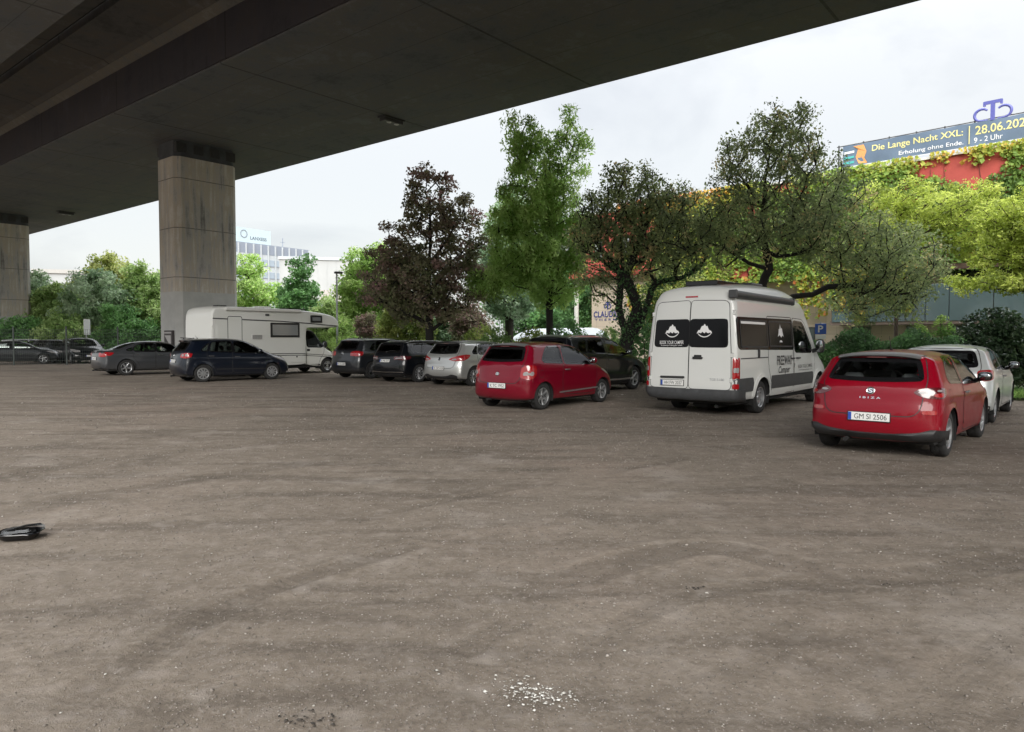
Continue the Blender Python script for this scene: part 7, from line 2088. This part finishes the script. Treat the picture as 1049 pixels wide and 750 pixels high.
def litter():
    def stone_mat(name, stops):
        m, nt, b = new_mat(name); at = N(nt, 'ShaderNodeAttribute', attribute_name='tint'); nt.links.new(ramp(nt, at.outputs['Fac'], stops), b.inputs['Base Color']); b.inputs['Roughness'].default_value = .85; return m
    sm = stone_mat('gravel_stones', [(0, (.085, .074, .062)), (.55, (.20, .175, .152)), (.9, (.33, .30, .27)), (1, (.46, .44, .40))])
    n = 80000
    r_ = 1.8 * (26 / 1.8) ** RNG.uniform(0, 1, n); th = RNG.uniform(R(50), R(130), n)
    P = np.stack([r_ * np.cos(th), r_ * np.sin(th), np.zeros(n)], 1)
    dens = fbm(P[:, 0] * .5, P[:, 1] * .5, 3, 6) * 2 + .5 + .25 * (P[:, 0] > -1) * (r_ > 5)
    k = RNG.uniform(0, 1, n) < dens; P, r_ = P[k], r_[k]; n = len(P)
    sz = (.0022 + .0016 * r_ ** .75) * RNG.uniform(.4, 1.5, n) * np.where(RNG.uniform(0, 1, n) > .985, 1.5, .75)
    P[:, 2] = .030 * fbm(P[:, 0] * .35, P[:, 1] * .35, 3, 1) + .020 * fbm(P[:, 0] * 1.3, P[:, 1] * 1.3, 4, 2) + .002
    tag(stones('gravel', P, sz, RNG.beta(1.6, 2.2, n), sm), 'loose small stones scattered over the brown parking ground', 'gravel', kind='stuff')
    # crushed white plaster
    c = on_ground(548, 712)
    n = 320
    P = np.stack([c.x + RNG.normal(size=n) * .10, c.y + RNG.normal(size=n) * .055, np.full(n, .006)], 1); P[:, 1] -= (P[:, 0] - c.x) * .35
    wm = stone_mat('plaster_bits', [(0, (.30, .29, .26)), (1, (.62, .61, .57))])
    tag(stones('rubble', P, np.clip(RNG.lognormal(-5.5, .6, n), .0012, .014), RNG.uniform(0, 1, n), wm, .35), 'small patch of crushed white plaster at the bottom of the picture', 'rubble', kind='stuff')
    # stray scraps
    pts = [(93, 585), (105, 590), (276, 592), (380, 568), (430, 597), (448, 688), (450, 692), (217, 688), (108, 692), (293, 688), (335, 693), (230, 734), (320, 690), (629, 622), (705, 607), (920, 628), (818, 640), (902, 566), (985, 560), (768, 735), (1020, 650), (500, 584), (62, 732), (660, 560), (560, 590), (640, 668), (540, 555), (880, 585), (1000, 600)]
    P = np.array([tuple(on_ground(*p)) for p in pts]); P[:, 2] = .008
    tag(stones('litter', P, RNG.uniform(.004, .011, len(P)), RNG.uniform(.2, .9, len(P)), wm, .3), 'stray pale scraps lying on the parking ground', 'litter', kind='stuff')
    # clods
    dm = stone_mat('dark_clods', [(0, (.02, .017, .014)), (1, (.05, .042, .035))])
    P = []
    for (px, py, n, s) in ((713, 603, 22, .05), (318, 738, 30, .10), (909, 599, 6, .03), (420, 475, 16, .12)):
        q = on_ground(px, py); P.append(np.stack([q.x + RNG.normal(size=n) * s * .7, q.y + RNG.normal(size=n) * s * .35, np.full(n, .006)], 1))
    P = np.concatenate(P)
    tag(stones('dirt', P, RNG.uniform(.003, .012, len(P)), RNG.uniform(0, 1, len(P)), dm, .4), 'dark clods of damp earth on the parking ground', 'earth', kind='stuff')
    # discarded black tray with its clear lid pushed back
    q = on_ground(20, 552)
    o = empty('plastic_tray', (q.x, q.y, .012), R(12), 'discarded black plastic food tray with a crumpled clear lid lying on the ground', 'litter')
    V, Fc = [], []; n = 28
    def rr(hx, hy, r, k):
        out = []
        for i in range(k):
            a = 2 * math.pi * i / k; c, s = math.cos(a), math.sin(a); p = 4
            out.append((hx * math.copysign(abs(c) ** (2 / p), c), hy * math.copysign(abs(s) ** (2 / p), s)))
        return out
    for (hx, hy, z) in ((.001, .001, .006), (.115, .085, .006), (.135, .105, .045), (.16, .125, .05), (.163, .128, .044), (.14, .108, .040), (.12, .09, .0), (.001, .001, .0)):
        for p in rr(hx, hy, 0, n): V.append((p[0], p[1], z + .004 * math.sin(p[0] * 40)))
    for k in range(7):
        for j in range(n): Fc.append((k * n + j, k * n + (j + 1) % n, (k + 1) * n + (j + 1) % n, (k + 1) * n + j))
    mk('tray', V, Fc, M['gloss_black'], o, 40)
    V, Fc = [], []
    for (hx, hy, z) in ((.155, .12, .052), (.13, .10, .075), (.06, .05, .082), (.001, .001, .08)):
        for p in rr(hx, hy, 0, n): V.append((p[0] * .92 + .02, p[1] * .9 + .01, z + .012 * fbm(np.array([p[0] * 30 + 5]), np.array([p[1] * 30 + 3]), 3, 7)[0] * 2 + p[0] * .08))
    for k in range(3):
        for j in range(n): Fc.append((k * n + j, k * n + (j + 1) % n, (k + 1) * n + (j + 1) % n, (k + 1) * n + j))
    mk('lid', V, Fc, glass('clear_plastic', (.62, .65, .68), .25), o, 30)
    MB().blob((-.07, -.01, .05), (.05, .06, .025), 8, 12).build('black_insert', M['trim'], o)
# ------------------------------------------------------------------ light, sky, camera
def light():
    el, az = R(31), R(-88)               # pale sun spread wide by the cloud, behind the photographer
    sdir = Vector((math.cos(el) * math.cos(az), math.cos(el) * math.sin(az), math.sin(el)))
    ld = bpy.data.lights.new('sun', 'SUN'); ld.energy = SUN; ld.angle = R(40); ld.color = (1, .97, .93)
    lo = bpy.data.objects.new('sun', ld); COL.objects.link(lo)
    lo.rotation_euler = sdir.to_track_quat('Z', 'Y').to_euler(); lo.location = sdir * 60
    w = bpy.data.worlds.new('World'); S.world = w; w.use_nodes = True
    nt = w.node_tree; bg = nt.nodes['Background']
    sk = N(nt, 'ShaderNodeTexSky', sky_type='NISHITA', sun_disc=False, sun_elevation=el, sun_rotation=math.pi / 2 - az, air_density=1.2, dust_density=2.0)
    tc = N(nt, 'ShaderNodeTexCoord'); mp = N(nt, 'ShaderNodeMapping'); mp.inputs['Scale'].default_value = (1, 1, 2.4); nt.links.new(tc.outputs['Generated'], mp.inputs[0])
    n = N(nt, 'ShaderNodeTexNoise', i_Scale=1.7, i_Detail=7.0, i_Roughness=.55, i_Distortion=.5); nt.links.new(mp.outputs[0], n.inputs['Vector'])
    cl = ramp(nt, n.outputs[0], [(.36, (.66, .675, .71)), (.47, (.78, .79, .81)), (.58, (.93, .935, .935))])
    sc = N(nt, 'ShaderNodeMix', data_type='RGBA', blend_type='MULTIPLY'); sc.inputs[0].default_value = 1; nt.links.new(cl, sc.inputs[6]); sc.inputs[7].default_value = (CLOUD, CLOUD, CLOUD, 1)
    # zenith raised out of view, past a real overcast dome, to add light
    sp = N(nt, 'ShaderNodeSeparateXYZ'); nt.links.new(tc.outputs['Generated'], sp.inputs[0])
    pw = N(nt, 'ShaderNodeMath', operation='POWER', i_1=4.0, use_clamp=True); nt.links.new(sp.outputs['Z'], pw.inputs[0])
    zz = N(nt, 'ShaderNodeMapRange', i_1=0.0, i_2=1.0, i_3=.85, i_4=11.0); nt.links.new(pw.outputs[0], zz.inputs[0])
    sz = N(nt, 'ShaderNodeVectorMath', operation='SCALE'); nt.links.new(sc.outputs[2], sz.inputs[0]); nt.links.new(zz.outputs[0], sz.inputs[3])
    mx = N(nt, 'ShaderNodeMix', data_type='RGBA'); mx.inputs[0].default_value = .9; nt.links.new(sk.outputs[0], mx.inputs[6]); nt.links.new(sz.outputs[0], mx.inputs[7])
    nt.links.new(mx.outputs[2], bg.inputs[0]); bg.inputs[1].default_value = .1

SUN, CLOUD, EXPO = 1.45, 3.6, 1.6
ground(); litter(); bridge(); building(); far_buildings(); street_furniture(); vehicles(); camper_van(); motorhome(); trees(); reflection_trees(); shrubs(); light()
cd = bpy.data.cameras.new('camera'); cam = bpy.data.objects.new('camera', cd); COL.objects.link(cam); S.camera = cam
cam.location = (0, 0, EYE); cam.rotation_euler = (math.pi / 2 - PITCH, 0, 0)
cd.sensor_width = 36; cd.lens = F_PX / 1049 * 36; cd.clip_start = .05; cd.clip_end = 3000
S.render.resolution_x, S.render.resolution_y = 1024, 732
S.view_settings.view_transform = 'Standard'; S.view_settings.look = 'None'; S.view_settings.exposure = EXPO; S.view_settings.gamma = 1; S.view_settings.use_curve_mapping = False
S.cycles.use_denoising = True; S.cycles.max_bounces = 10; S.cycles.transparent_max_bounces = 12; S.cycles.diffuse_bounces = 6; S.cycles.glossy_bounces = 3
